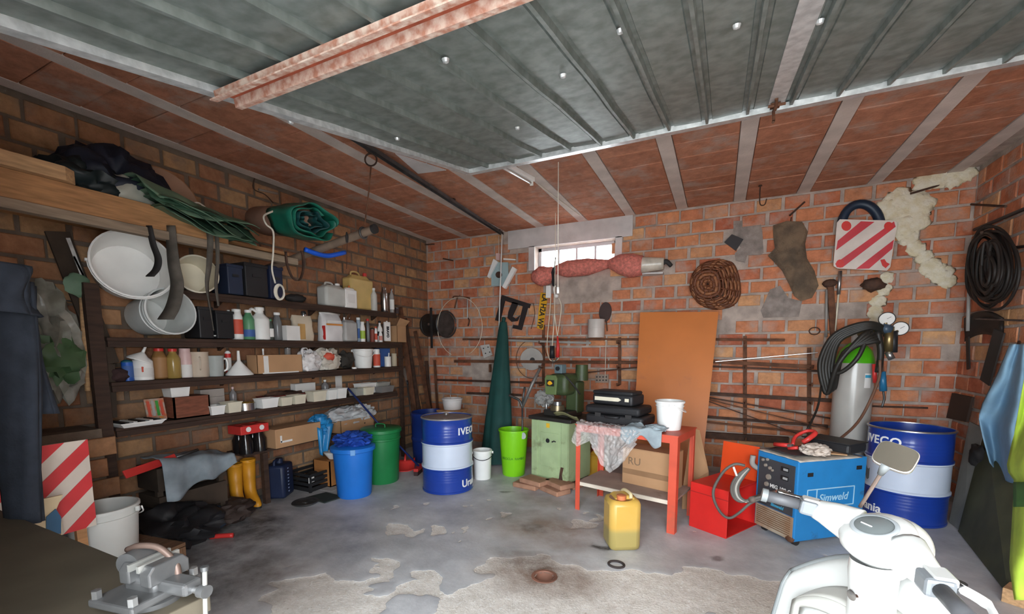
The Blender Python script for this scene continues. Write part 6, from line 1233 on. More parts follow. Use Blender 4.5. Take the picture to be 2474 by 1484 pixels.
# leaning panels
def lean(name, label, pxt, pxb, m, th=.02, Xt=None):
    """panel from two top pixels on the side wall down to two floor pixels"""
    A = [WR(*p, .03) for p in pxt]; B = [PZ(*p, .004) for p in pxb]; B = [Vector((min(b.x, XR - .05), b.y, .004)) for b in B]
    n_ = (A[1] - A[0]).cross(B[0] - A[0]).normalized() * th / 2; P_ = A + B[::-1]
    t = thing(name, label, 'board', (0, 0, 0)); MB().add([p - n_ for p in P_] + [p + n_ for p in P_], [(0, 1, 2, 3), (7, 6, 5, 4), (0, 4, 5, 1), (1, 5, 6, 2), (2, 6, 7, 3), (3, 7, 4, 0)]).build('panel', m, t); return t
lean('grey_plank', 'grey plank leaning in the corner beside the blue drum', [(2345, 1020), (2378, 1035)], [(2296, 1262), (2332, 1292)], C('grey_plank_wood', (.22, .22, .21), rough=.8, var=.15))
lean('olive_panel', 'dark olive panel leaning on the side wall behind the shirt', [(2385, 1030), (2520, 1080)], [(2318, 1285), (2440, 1440)], C('olive_board', (.07, .07, .035), rough=.8, var=.2), th=.02)
# hi-vis vest near the right edge
t = thing('hi_vis_vest', 'lime yellow high visibility vest hanging beside the light blue shirt', 'vest', (0, 0, 0)); HV = C('lime_fabric', (.50, .68, .07), rough=.8, var=.15, scale=8); VX = 1.5
def vest(u, v):
    x0 = np.interp(v, [0, .2, .42, .47, .6, .85, 1], [2478, 2458, 2432, 2452, 2448, 2440, 2452]); y = 905 + 545 * v
    return PX(x0 + u * 190, y, VX + .05 * math.sin(u * 11 + 4 * v) + .04 * noise.noise(Vector((u * 5, v * 5, 0))))
MB().sheet(vest, 26, 30).build('vest_body', HV, t, smooth=180, solid=.006); MB().sheet(lambda u, v: PX(2452 + 190 * u - 3, 1165 + 60 * v, VX - .02 + .05 * math.sin(u * 11 + 2)), 20, 3).build('side_panel', C('green_fabric', (.08, .22, .03), rough=.8), t, smooth=180, solid=.004)
vp = PX(2500, 900, VX); MB().tube([vp, Vector((vp.x, vp.y, ZC - .01))], .006, 8).build('hanging_cord', M_ROPE, t)
p = PZ(2440, 1440, 0); tag(MB().box((.2, -.22, .045), (.6, .14, .09), rz=rad(-35)).build('timber_beam', M_WOODL, loc=p, bev=.004), 'pale timber beam on the floor under the lime vest', 'timber')

# ================================================================== DRUMS
def face_cam(c): return math.atan2(-c.x, c.y)
DB = C('drum_blue', (.012, .045, .30), rough=.28, var=.06, coat=.3); DW = C('drum_pale', (.60, .67, .80), rough=.3, var=.04, coat=.2); DT = C('drum_top_grey', (.30, .28, .27), rough=.45, metal=.4, var=.2, scale=6)
def drum(label, c, r, h, lid=True):
    t = thing('steel_drum', label, 'drum', c)
    z1, z2 = h * .335, h * .665
    def rib(z): return [(r, z - .022), (r + .011, z - .012), (r + .011, z + .012), (r, z + .022)]
    low = [(0, 0), (r * .98, 0), (r + .006, .004), (r + .006, .018), (r, .026)]
    for k in range(5): z = h * .16 + k * .028; low += [(r, z - .009), (r + .0015, z), (r, z + .009)]
    low += [(r, z1 - .022), (r + .011, z1 - .012), (r + .011, z1)]
    MB().lathe(low, 48).build('lower_shell', DB, t, smooth=35)
    mid = [(r + .011, z1), (r + .011, z1 + .012), (r, z1 + .022), (r, z2 - .022), (r + .011, z2 - .012), (r + .011, z2)]
    MB().lathe(mid, 48).build('middle_shell', DW, t, smooth=35)
    up = [(r + .011, z2), (r + .011, z2 + .012), (r, z2 + .022)]
    for k in range(4): z = h * .76 + k * .03; up += [(r, z - .009), (r + .0015, z), (r, z + .009)]
    up += [(r, h - .03), (r + .007, h - .02), (r + .007, h - .003), (r + .003, h), (r - .004, h), (r - .006, h - .02)]
    if not lid: up += [(r - .006, .04), (0, .04)]
    MB().lathe(up, 48).build('upper_shell', DB, t, smooth=35)
    MB().lathe([(r + .006, h - .016), (r + .011, h - .012), (r + .011, h - .002), (r + .004, h + .003), (r - .004, h + .002), (r - .005, h - .004)], 48).build('top_rim', M_STEEL if not lid else DT, t, smooth=35)
    if lid:
        MB().lathe([(r - .005, h - .012), (r * .9, h - .014), (r * .86, h - .010), (0, h - .010)], 48).build('drum_head', DT, t, smooth=35)
        for a, rr in ((2.2, .72), (5.2, .74)): MB().lathe([(0, h - .010), (.032, h - .010), (.032, h), (.024, h + .004), (0, h + .004)], 18, Matrix.Translation((r * rr * math.cos(a), r * rr * math.sin(a), 0))).build('bung', M_STEEL, t, smooth=35)
    return t
c, r = floor_round(1083, 1196, 118); D1H = .815
d1 = drum('closed blue steel drum with pale middle band beside the green bin', c, r, D1H); th = face_cam(c)
text_mb('IVECO', .105, bend_r=r + .002, bold=.0025, extrude=.0012, space=1.12).build('lettering', M_WHITEP, d1, loc=(0, 0, D1H * .825), rot=(0, 0, th + rad(58)))
text_mb('Urania', .115, bend_r=r + .002, bold=.002, extrude=.0012).build('lettering', M_WHITEP, d1, loc=(0, 0, D1H * .12), rot=(0, 0, th + rad(64)))
c2_, r2_ = floor_round(2176, 1270, 168); D2H = .84; c2_ = c2_ + Vector((-.0, .0, 0))
d2 = drum('open blue steel drum in the corner behind the scooter mirror', c2_, min(r2_, .295), D2H, lid=False); th = face_cam(c2_); rr = min(r2_, .295)
text_mb('IVECO', .105, bend_r=rr + .002, bold=.0025, extrude=.0012, space=1.12).build('lettering', M_WHITEP, d2, loc=(0, 0, D2H * .86), rot=(0, 0, th - rad(40)))
text_mb('Urania', .115, bend_r=rr + .002, bold=.002, extrude=.0012).build('lettering', M_WHITEP, d2, loc=(0, 0, D2H * .11), rot=(0, 0, th - rad(58)))
MB().sheet(lambda u, v: ((rr + .004) * math.sin(rad(-78 + 22 * u)), -(rr + .004) * math.cos(rad(-78 + 22 * u)), D2H * (.42 + .12 * v + .03 * math.sin(6 * u))), 6, 6).build('grimy_patch', C('grimy_grey', (.15, .16, .17)), d2, rot=(0, 0, th), smooth=180)
# pot on a stool behind the first drum
pc = PY(1093, 984, 4.75); t = thing('wooden_stool', 'low wooden stool hidden behind the blue drum', 'stool', (pc.x, 4.75, 0)); hs = PY(1093, 985, 4.75).z - .02
MB().box((0, 0, hs - .012), (.3, .3, .024)).build('seat', M_WOOD, t, bev=.004)
for sx in (-1, 1):
    for sy in (-1, 1): MB().box((sx * .12, sy * .12, (hs - .024) / 2), (.035, .035, hs - .024)).build('leg', M_WOOD, t)
t = thing('white_pot', 'small white plastic pot showing above the blue drum', 'pot', (pc.x, 4.75, hs)); r = 24 * mpp(pc); MB().lathe([(0, 0), (r * .85, 0), (r * .87, .01), (r, .125), (r * 1.06, .13), (r * 1.06, .145), (r * .96, .145), (r * .82, .012), (0, .012)], 28).build('pot_body', C('dull_white_plastic', (.60, .57, .56), rough=.5), t, smooth=40); MB().tube([(-.02, 0, .01), (-.03, .0, .19)], .004, 6).build('wire_stick', M_STEEL, t)
# white bucket, black bail
c, r = floor_round(1166, 1161, 40); t = thing('white_bucket', 'white bucket with black bail on the floor beside the drum', 'bucket', c, rz=face_cam(c)); hb_ = PY(1166, 1092, c.y - r).z; bucket_parts(t, r * 1.1, r, hb_, M_WHITEP, M_BLACK, handle='down', rings=(.78,))
# lime bin
c, r = floor_round(1241, 1153, 54); hb_ = PY(1240, 1042, c.y - r).z; LM = C('lime_plastic', (.22, .62, .012), rough=.35, var=.05); rt = r * 1.32
t = thing('lime_bin', 'tall lime green waste bin beside the green cabinet', 'bin', c, rz=face_cam(c)); MB().lathe([(0, 0), (r * .96, 0), (r, .012), (rt * .97, hb_ * .96), (rt * 1.03, hb_ * .965), (rt * 1.03, hb_), (rt * .97, hb_), (r * .95, .012), (0, .012)], 36).build('bin_body', LM, t, smooth=40)
text_mb('RECICLA  RAMBO', .042, bend_r=r * 1.13 + .006, extrude=.001, xs=.9).build('lettering', C('dark_green_ink', (.05, .18, .02)), t, loc=(0, 0, hb_ * .40), rot=(0, 0, rad(-2)))
MB().lathe([(0, 0), (.042, 0), (.042, .004), (0, .005)], 20, Matrix.Translation((rt * .62, -rt * .80, hb_ * .90)) @ Matrix.Rotation(rad(-35), 4, 'Z') @ Matrix.Rotation(rad(90), 4, 'X')).build('round_tag', C('pale_grey_tag', (.45, .48, .5)), t)
# rake / forked tool standing in the lime bin
t = thing('forked_tool', 'dark forked metal tool standing in the lime bin', 'tool', (0, 0, 0)); a = c + Vector((.09, -.02, .06)); yy = c.y
k0, k1 = PY(1262, 1035, yy), PY(1262, 985, yy); k2, k3, k4 = PY(1240, 960, yy), PY(1268, 935, yy), PY(1305, 890, yy + .1)
MB().tube([a, k0, k1], .012, 8).build('shaft', M_DSTEEL, t, smooth=180); MB().tube(spline([k1, PY(1255, 968, yy), k2, PY(1230, 955, yy)], 4), .016, 8).build('prong', M_DSTEEL, t, smooth=180); MB().tube([k1, PY(1264, 960, yy), k3], .014, 8).build('prong', M_DSTEEL, t, smooth=180); MB().tube([k1, PY(1285, 930, yy), k4], [.018, .022, .018], 8).build('prong', C('grey_metal_rod', (.2, .19, .18), rough=.5, metal=.5), t, smooth=180)
# tall dark green cone: closed cloth cover
cb = PZ(1196, 1118, 0); cb = Vector((cb.x + .03, min(cb.y, 5.25), 0)); ct = PY(1216, 778, 5.62)
t = thing('closed_parasol', 'tall closed parasol in a dark green cloth cover', 'parasol', (0, 0, 0)); GC = C('bottle_green_cloth', (.008, .055, .048), rough=.75, var=.2, scale=5)
def cone(u, v):
    a = 2 * math.pi * u; p = ct.lerp(Vector((cb.x, cb.y, .02)), v); rr_ = np.interp(v, [0, .08, .35, .7, 1], [.05, .075, .12, .19, .215]); rr_ *= 1 + .09 * math.sin(5 * a + v * 3) * v + .04 * math.sin(9 * a - 4 * v) * v
    return p + Vector((math.cos(a) * rr_, math.sin(a) * rr_ * .8, 0))
mbc = MB().sheet(cone, 40, 30); mbc.add([cone(i / 40, 0) for i in range(40)], [tuple(range(40))]); mbc.build('cloth_cover', GC, t, smooth=180); MB().tube([ct, ct + Vector((0, .02, .06))], .03, 10).build('top_knob', GC, t, smooth=180)
# ================================================================== GREEN MACHINE
RZM = rad(-13); fl_ = PZ(1285, 1150, .07); frr = PZ(1377, 1172, .07); wdir = (frr - fl_); CW = .50; wdir.normalize(); RZM = math.atan2(wdir.y, wdir.x)
ddir = Vector((-wdir.y, wdir.x, 0)); cc_ = fl_ + wdir * (CW / 2) + ddir * .24; cc_.z = 0
CGm = C('pale_green_paint', (.36, .46, .25), rough=.5, dirt=.22, dirtcol=(.10, .085, .04), dscale=4); MGm = C('machine_green', (.045, .065, .025), rough=.5, dirt=.3, dirtcol=(.03, .028, .015), dscale=6); GRS = C('greasy_black', (.022, .019, .017))
CH = PY(1285, 1012, fl_.y).z
t = thing('machine_cabinet', 'pale green steel cabinet standing on bricks under the machine', 'cabinet', cc_, rz=RZM)
MB().box((0, 0, (CH + .07) / 2), (CW, .48, CH - .07)).build('cabinet_body', CGm, t, bev=.012); MB().box((0, -.243, CH * .52 + .03), (.25, .008, CH * .52)).build('door', CGm, t, bev=.002); d_o = [o for o in t.children if o.name.startswith('door')][0]
for k in (-1, 1): MB().box((k * .205, -.246, (CH + .07) / 2), (.085, .014, CH - .08)).build('corner_rib', CGm, t, bev=.004)
MB().lathe([(0, 0), (.026, 0), (.024, .006), (0, .008)], 18, Matrix.Translation((-.02, -.248, CH * .70)) @ Matrix.Rotation(rad(90), 4, 'X')).build('lock_plate', M_BLACK, d_o)
MB().tube([(.04, -.25, CH * .69), (.07, -.256, CH * .71), (.09, -.25, CH * .70)], .008, 6).build('handle', M_DSTEEL, d_o); MB().box((-.02, -.246, CH * .93), (.045, .004, .05)).build('yellow_tag', C('yellow_tag', (.7, .42, .03)), t)
MB().prism([(.14, .0), (.19, .01), (.18, .06), (.20, .15), (.165, .15), (.15, .08)], .004, Matrix.Translation((0, -.2535, .10)) @ Matrix.Rotation(rad(90), 4, 'X')).build('bare_patch', M_RUSTD, t)
# bricks the cabinet stands on
random.seed(11); bq = MB(); bq.box((0, 0, .0275), (.30, .20, .053)); fb_me = bq.mesh('clay_slab', [C('dusty_slab', (.36, .19, .12), rough=.95, var=.2, scale=9)])
ctr = PZ(1310, 1180, 0)
for i, (dx, dy, z, rz, lb) in enumerate(((-.16, -.02, 0, .1, 'lower dusty clay slab on the floor before the green cabinet'), (.17, -.06, 0, -.25, 'lower clay slab on the floor, corner towards the red table'), (-.08, -.02, .054, -.05, 'upper dusty clay slab on the slabs before the green cabinet'), (.2, .0, .054, -.3, 'upper clay slab beside the red table leg'), (-.1, .30, 0, .0, 'clay slab under the front of the green cabinet'), (.24, .22, 0, -.1, 'clay slab under the table side of the cabinet'))):
    o = bpy.data.objects.new('clay_slab', fb_me); COL.objects.link(o); o.location = ctr + Vector((dx, dy, z)); o.rotation_euler = (0, 0, rz + RZM); m = o.modifiers.new('b', 'BEVEL'); m.width = .008; tag(o, lb, 'slab', 'clay slabs under the machine cabinet')
t = thing('saw_machine', 'greasy dark green sawing machine on top of the pale green cabinet', 'machine', cc_ + Vector((0, 0, CH)), rz=RZM)
MB().box((0, 0, .02), (CW + .08, .52, .04)).build('drip_tray', GRS, t, bev=.006); MB().box((.0, .02, .07), (.34, .3, .07)).build('bed', GRS, t, bev=.01); MB().cyl((-.02, -.06, .10), (-.02, -.06, .16), .085, .075, 24).build('round_vise', C('oily_steel', (.20, .16, .10), rough=.35, metal=.7), t, smooth=40); MB().cyl((-.02, -.06, .16), (-.02, -.06, .20), .045, .045, 20).build('spindle', M_STEEL, t, smooth=40)
MB().box((.10, .12, .25), (.16, .16, .36)).build('column', MGm, t, bev=.02); MB().box((.02, .02, .40), (.26, .34, .24)).build('saw_head', MGm, t, bev=.05, smooth=60); MB().prism([(-.07, -.13), (.07, -.13), (.085, .05), (.06, .09), (-.06, .09), (-.085, .05)], .03, Matrix.Translation((-.03, -.16, .42)) @ Matrix.Rotation(rad(90), 4, 'X')).build('head_cover', C('light_machine_green', (.12, .17, .065), rough=.45, dirt=.15), t, bev=.008)
MB().box((-.03, -.193, .42), (.10, .004, .07)).build('name_badge', M_BLACK, t); MB().blob((-.035, -.196, .42), (.065, .006, .045), 2, .3, 1.5, 2, False).build('orange_mark', C('plate_yellow', (.70, .36, .015)), t); MB().cyl((-.14, .08, .36), (-.24, .10, .34), .06, .05, 18).build('motor', MGm, t, smooth=40); MB().cyl((.16, .16, .44), (.16, .16, .62), .075, .07, 20).build('drive_motor', MGm, t, smooth=40)
MB().box((.0, -.04, .575), (.10, .10, .10)).build('switch_box', C('teal_grey_box', (.12, .17, .19), rough=.5), t, bev=.008); MB().lathe([(0, 0), (.026, 0), (.024, .012), (0, .014)], 16, Matrix.Translation((.0, -.092, .58)) @ Matrix.Rotation(rad(90), 4, 'X')).build('switch_knob', M_BLACK, t)
MB().tube(spline([(.02, -.06, .52), (.12, -.12, .50), (.2, -.1, .42), (.24, 0, .30)], 5), .009, 8).build('hose', M_BLACKR, t, smooth=180); MB().tube([(-.16, -.08, .05), (-.17, -.08, .22)], .014, 8).build('lever', M_STEEL, t, smooth=180)
MB().blob((-.24, -.02, .22), (.22, .16, .18), 7, .45, 2, 4, False, ridged=True).build('plastic_wrap', C('crinkled_clear', (.5, .5, .48), rough=.12, trans=.6, ior=1.2), t, smooth=50); MB().sheet(lambda u, v: (.05 + .3 * u, -.24 + .06 * v, .10 - .05 * v + .02 * math.sin(u * 5)), 8, 3).build('greasy_rag', C('olive_rag', (.16, .15, .07), rough=.9), t, smooth=180, solid=.008)
# ================================================================== RED TABLE
FLt, FRt, BRt = Vector((-1.195, 3.923, 0)), Vector((-.275, 3.713, 0)), Vector((-.175, 4.18, 0)); BLt = FLt + (BRt - FRt)
wd = (FRt - FLt); TW = wd.length; wd.normalize(); RZT = math.atan2(wd.y, wd.x); TD = .50; TC = (FLt + FRt) / 2 + Vector((-wd.y, wd.x, 0)) * (TD / 2); TH = .83
TR_ = C('table_red', (.60, .085, .045), rough=.5, var=.15, scale=4, dirt=.08, dirtcol=(.35, .12, .07)); 
t = thing('red_table', 'red painted angle iron table with lower board', 'table', TC, rz=RZT)
for sx in (-1, 1):
    for sy in (-1, 1):
        mb = MB(); wq_ = .045 if not (sx == 1 and sy == -1) else .062
        mb.box((sx * TW / 2, sy * (TD / 2 - wq_ / 2), TH / 2), (.005, wq_, TH)); mb.box((sx * (TW / 2 - wq_ / 2), sy * TD / 2, TH / 2), (wq_, .005, TH)); mb.build('leg', TR_, t)
for sy in (-1, 1): MB().box((0, sy * TD / 2, TH - .03), (TW, .006, .06)).build('apron', TR_, t)
for sx in (-1, 1): MB().box((sx * TW / 2, 0, TH - .03), (.006, TD, .06)).build('apron', TR_, t)
MB().box((0, 0, TH + .004), (TW + .02, TD + .02, .008)).build('table_top', TR_, t)
MB().box((.0, .01, .27), (TW - .03, TD - .02, .016)).build('lower_board', C('dusty_board', (.36, .28, .24), rough=.8, dirt=.25, dirtcol=(.16, .11, .08)), t); MB().box((0, -TD / 2 + .004, .262), (TW - .06, .006, .034)).build('board_edge', C('cream_edge', (.68, .60, .50)), t)
TOP = TH + .009
Mt = Matrix.Translation(TC) @ Matrix.Rotation(RZT, 4, 'Z')
def T(x, y, z): return Mt @ Vector((x, y, z))
# tool cases
t = thing('tool_case', 'large black tool case lying on the red table', 'case', T(-.17, .06, TOP), rz=RZT + rad(2)); MB().box((0, 0, .045), (.56, .36, .09)).build('case_base', M_BLACK, t, bev=.02, smooth=60); MB().box((-.02, 0, .135), (.54, .35, .08)).build('case_lid', C('soft_black_plastic', (.012, .012, .014)), t, bev=.025, smooth=60)
for s in (-.15, .15): MB().box((s, -.182, .09), (.06, .012, .04)).build('latch', M_BLACKR, t, bev=.003)
MB().tube(spline([(-.06, -.18, .08), (-.05, -.215, .08), (.05, -.215, .08), (.06, -.18, .08)], 4), .011, 8).build('handle', M_BLACK, t, smooth=180)
t = thing('tool_case', 'smaller black tool case with cream inlay stacked on the large one', 'case', T(-.21, .09, TOP + .178), rz=RZT + rad(-3)); MB().box((0, 0, .05), (.42, .26, .10)).build('case_body', M_BLACK, t, bev=.02, smooth=60); MB().box((0, -.02, .115), (.42, .22, .035)).build('case_lid', M_BLACK, t, bev=.015, smooth=60)
MB().prism([(-.15, -.018), (.10, -.018), (.13, 0), (.10, .018), (-.15, .018)], .004, Matrix.Translation((-.03, -.131, .055)) @ Matrix.Rotation(rad(90), 4, 'X')).build('cream_inlay', M_CREAM, t); MB().box((.155, -.131, .055), (.04, .006, .03)).build('cream_inlay', M_CREAM, t)
t = thing('white_bucket', 'clean white bucket standing on the red table corner', 'bucket', T(.31, .02, TOP), rz=RZT + rad(10)); bucket_parts(t, .118, .098, .255, M_WHITEP, M_WHITE, handle='down', rings=(.80,), hside=rad(100))
# cloth
t = thing('blue_grey_rag', 'pale blue grey rag hanging over the red table edge', 'rag', T(.14, -.2, TOP)); R_ = C('pale_blue_rag', (.28, .33, .36), rough=.9, var=.2, scale=10)
def rag(u, v):
    x = -.15 + .36 * u; y = .10 - .20 * v; z = .018 + .028 * abs(noise.noise(Vector((u * 5, v * 5, 4)))) + .03 * math.sin(u * 7) ** 2 * (1 - v)
    k = max(0, v - .66); y2 = y + k * .18; z -= k * (.28 + .14 * math.sin(u * 9))
    p = Matrix.Rotation(RZT, 3, 'Z') @ Vector((x, y2 - .045 * (v > .66), z)); return p
MB().sheet(rag, 26, 18).build('cloth', R_, t, smooth=180, solid=.005); MB().blob(Matrix.Rotation(RZT, 3, 'Z') @ Vector((.12, .02, .03)), (.16, .12, .06), 9, .5, 2.5, 3, ridged=True).build('cloth_fold', R_, t, smooth=50)
# plastic film
t = thing('plastic_film', 'clear crinkled plastic film hanging over the red table front', 'film', (0, 0, 0))
pf = bpy.data.materials.new('clear_film'); pf.use_nodes = True; nt = pf.node_tree; nt.nodes.clear(); o_ = nt.nodes.new('ShaderNodeOutputMaterial'); mx = nt.nodes.new('ShaderNodeMixShader'); tr_ = nt.nodes.new('ShaderNodeBsdfTransparent'); gl = nt.nodes.new('ShaderNodeBsdfPrincipled'); gl.inputs['Base Color'].default_value = (.75, .72, .70, 1); gl.inputs['Roughness'].default_value = .12; mx.inputs[0].default_value = .40; nt.links.new(tr_.outputs[0], mx.inputs[1]); nt.links.new(gl.outputs[0], mx.inputs[2]); nt.links.new(mx.outputs[0], o_.inputs[0])
def film(u, v):
    x = -TW / 2 + .0 + .64 * u
    drop = np.interp(u, [0, .1, .3, .5, .62, .8, 1], [.16, .20, .13, .34, .40, .30, .10])
    s = v * (.14 + drop)
    f_ = .022 * noise.noise(Vector((u * 18, v * 16, 0))) + .022 * noise.noise(Vector((u * 7, v * 6, 3)))
    if s < .12: return T(x, -TD / 2 + .10 - s, TOP + .012 + abs(f_))
    k = s - .12; return T(x + .03 * math.sin(v * 5), -TD / 2 - .022 - .03 * k - abs(f_) * 2.2 - .02 * math.sin(u * 20) * k, TOP + .012 - k)
MB().sheet(film, 70, 40).build('film_sheet', pf, t, smooth=180)
t.parent = None
# boxes under the table
CB = C('cardboard', (.47, .27, .14)); 
t = thing('cardboard_box', 'brown cardboard box with printed letters on the red table lower board', 'box', T(.14, .10, .279), rz=RZT + rad(-4)); MB().box((0, 0, .17), (.48, .24, .34)).build('box_body', CB, t, bev=.003); MB().box((0, -.1205, .12), (.47, .002, .05)).build('packing_tape', C('brown_tape', (.30, .17, .09), rough=.3), t)
text_mb('RU', .10, extrude=.0008).build('lettering', C('grey_ink', (.2, .13, .08)), t, loc=(-.12, -.1215, .22)); MB().box((0, 0, .343), (.48, .24, .004)).build('flap', CB, t)
t = thing('flat_carton', 'flattened brown cardboard leaning under the table by the red box', 'carton', (0, 0, 0)); A = [PY(1670, 1035, 4.55), PY(1690, 1040, 4.6), PY(1712, 1140, 4.5), PY(1650, 1175, 4.35)]
MB().add([Vector((p.x, p.y, max(p.z, .02))) for p in A], [(0, 1, 2, 3)]).build('carton_sheet', CB, t, solid=.006); lo = Vector(((A[2].x + A[3].x) / 2, (A[2].y + A[3].y) / 2, 0)); MB().add([A[3], A[2], Vector((A[2].x, A[2].y, .004)), Vector((A[3].x, A[3].y, .004))], [(0, 1, 2, 3)]).build('carton_fold', CB, t, solid=.006)
p = PZ(1437, 1160, 0); t = jerrycan('yellow_canister', 'dirty yellow canister on the floor behind the red table leg', Vector((p.x, p.y + .12, 0)), .2, .15, .36, C('dirty_yellow', (.55, .30, .03), rough=.5, dirt=.2), REDP, rz=rad(80), neck_at=.2)
p = PZ(1462, 1170, 0); tag(MB().bar(Vector((p.x, p.y, .02)), PY(1470, 1075, p.y + .1), .03, .02).build('wooden_stick', C('pale_offcut', (.36, .29, .22))), 'pale wooden stick leaning behind the table leg', 'stick')
# yellow canister in front
cy_, ry_ = floor_round(1500, 1339, 92); YC = C('canister_yellow', (.66, .40, .08), rough=.35, col2=(.72, .48, .13), scale=3, trans=.15, dirt=.2, dirtcol=(.45, .27, .07))
nt = YC.node_tree; pb_n = nt.nodes['Principled BSDF']; src = pb_n.inputs['Base Color'].links[0].from_socket
tcn = nt.nodes.new('ShaderNodeTexCoord'); sx_ = nt.nodes.new('ShaderNodeSeparateXYZ'); nt.links.new(tcn.outputs['Object'], sx_.inputs[0]); rl = nt.nodes.new('ShaderNodeValToRGB'); nt.links.new(sx_.outputs['Z'], rl.inputs['Fac']); rl.color_ramp.elements[0].position = .15; rl.color_ramp.elements[0].color = (1, 1, 1, 1); rl.color_ramp.elements[1].position = .19; rl.color_ramp.elements[1].color = (0, 0, 0, 1)
mxl = nt.nodes.new('ShaderNodeMix'); mxl.data_type = 'RGBA'; nt.links.new(rl.outputs['Color'], mxl.inputs['Factor']); nt.links.new(src, mxl.inputs['A']); mxl.inputs['B'].default_value = (.42, .33, .11, 1); nt.links.new(mxl.outputs['Result'], pb_n.inputs['Base Color'])   # the oil shows through the lower third
CHh = .47; t = thing('oil_canister', 'big translucent yellow oil canister on the floor before the table', 'canister', cy_, rz=face_cam(cy_) + rad(18))
MB().box((0, 0, CHh * .43), (.245, .235, CHh * .86)).build('can_body', YC, t, bev=.045, smooth=60); sv = [(sx * .085, sy * .08, CHh * .85) for sx, sy in ((-1, -1), (1, -1), (1, 1), (-1, 1))] + [(sx * .055, sy * .06, CHh * .91) for sx, sy in ((-1, -1), (1, -1), (1, 1), (-1, 1))]
MB().add(sv, [(3, 2, 1, 0), (4, 5, 6, 7)] + [(i, (i + 1) % 4, 4 + (i + 1) % 4, 4 + i) for i in range(4)]).build('shoulder', YC, t, bev=.01); MB().lathe([(0, CHh * .86), (.036, CHh * .86), (.036, CHh * .93), (.03, CHh * .935), (0, CHh * .935)], 20, Matrix.Translation((-.03, -.07, 0))).build('cap', C('orange_red_cap', (.55, .16, .06)), t, smooth=40); MB().tube(spline([(.04, -.08, CHh * .88), (.045, -.05, CHh * .935), (.03, .05, CHh * .935), (.02, .09, CHh * .87)], 5), .014, 8).build('handle', C('pale_yellow', (.66, .55, .32)), t, smooth=180)
MB().lathe([(0, CHh * .858), (.075, CHh * .862), (.09, CHh * .862), (.0, CHh * .866)], 20, Matrix.Translation((-.02, -.03, 0))).build('oily_ring', C('oily_brown', (.22, .09, .02), rough=.3), t)
p = PZ(1489, 1366, 0); tag(MB().tube([p + Vector((.055 * math.cos(a), .048 * math.sin(a), .006)) for a in [i * 2 * math.pi / 20 for i in range(20)]], .009, 8, closed=True).build('rubber_ring', C('rust_black_rubber', (.04, .03, .028), rough=.8), smooth=180), 'small dark rubber ring lying on the floor', 'ring')
# ================================================================== RED METAL BOX
a, b, c_ = Vector((-.171, 3.969, 0)), Vector((.12, 3.804, 0)), Vector((.326, 4.285, 0)); w_ = b - a; BWd = w_.length; w_.normalize(); RZB = math.atan2(w_.y, w_.x); BD = .50; BH = .40; n_ = Vector((-w_.y, w_.x, 0)); bc = (a + b) / 2 + n_ * (BD / 2)
RB2 = C('bright_red_metal', (.62, .022, .018), rough=.4, var=.08); RB3 = C('orange_red_metal', (.66, .065, .012), rough=.4, var=.06)
t = thing('red_metal_box', 'open bright red metal box with raised orange lid', 'box', bc, rz=RZB)
for nm, p, d in (('front_panel', (0, -BD / 2, BH / 2), (BWd, .008, BH)), ('back_panel', (0, BD / 2, BH / 2), (BWd, .008, BH)), ('side_panel', (-BWd / 2, 0, BH / 2), (.008, BD, BH)), ('bottom_panel', (0, 0, .006), (BWd, BD, .008)), ('top_panel', (0, 0, BH - .004), (BWd, BD, .008))): MB().box(p, d).build(nm, RB2, t, bev=.003)
MB().box((0, -BD / 2 - .003, BH * .80), (BWd, .004, .008)).build('crease', C('dark_red_line', (.35, .015, .012)), t); MB().box((0, BD / 2 - .03, BH + .15), (BWd * .96, .008, .30), rot=Euler((rad(-6), 0, 0))).build('raised_lid', RB3, t)
# ================================================================== WELDER
a, b, c_ = Vector((.335, 4.14, 0)), Vector((.585, 3.835, 0)), Vector((1.08, 4.29, 0)); w_ = b - a; WW = w_.length; w_.normalize(); n_ = Vector((-w_.y, w_.x, 0)); WD = (c_ - b).dot(n_); RZW = math.atan2(w_.y, w_.x); wc = (a + b) / 2 + n_ * (WD / 2); WH = .64; WZ = .05
WBm = C('welder_blue', (.018, .20, .50), rough=.45, var=.08, dirt=.08, dirtcol=(.04, .06, .09), dscale=7); WG = C('dark_grey_panel', (.05, .053, .06), rough=.5, var=.15); VT = C('rusty_vent', (.33, .20, .12), rough=.8, col2=(.42, .36, .28), scale=9)
t = thing('welding_machine', 'blue welding machine with dark control panel and cable coil', 'welder', wc, rz=RZW)
MB().box((0, 0, WZ + WH / 2), (WW, WD, WH)).build('casing', WBm, t, bev=.008)
fp = MB().box((0, -WD / 2 - .003, WZ + WH * .62), (WW - .05, .006, WH * .62)).build('control_panel', WG, t); y_ = -WD / 2 - .006
vt = MB().box((0, -WD / 2 - .003, WZ + WH * .155), (WW - .03, .006, WH * .29)).build('vent_panel', VT, t)
for k in range(9): MB().box((0, y_ - .002, WZ + WH * .06 + k * .017), (WW - .07, .006, .006)).build('louvre', C('dark_louvre', (.20, .11, .06), rough=.8), vt)
for x, z in ((.085, .86), (.085, .75)): MB().box((x, y_ - .002, WZ + WH * z), (.07, .006, .035)).build('meter_window', M_BLACK, fp); MB().box((x + .01, y_ - .006, WZ + WH * z), (.04, .004, .018)).build('rocker', C('grey_rocker', (.4, .4, .4)), fp)
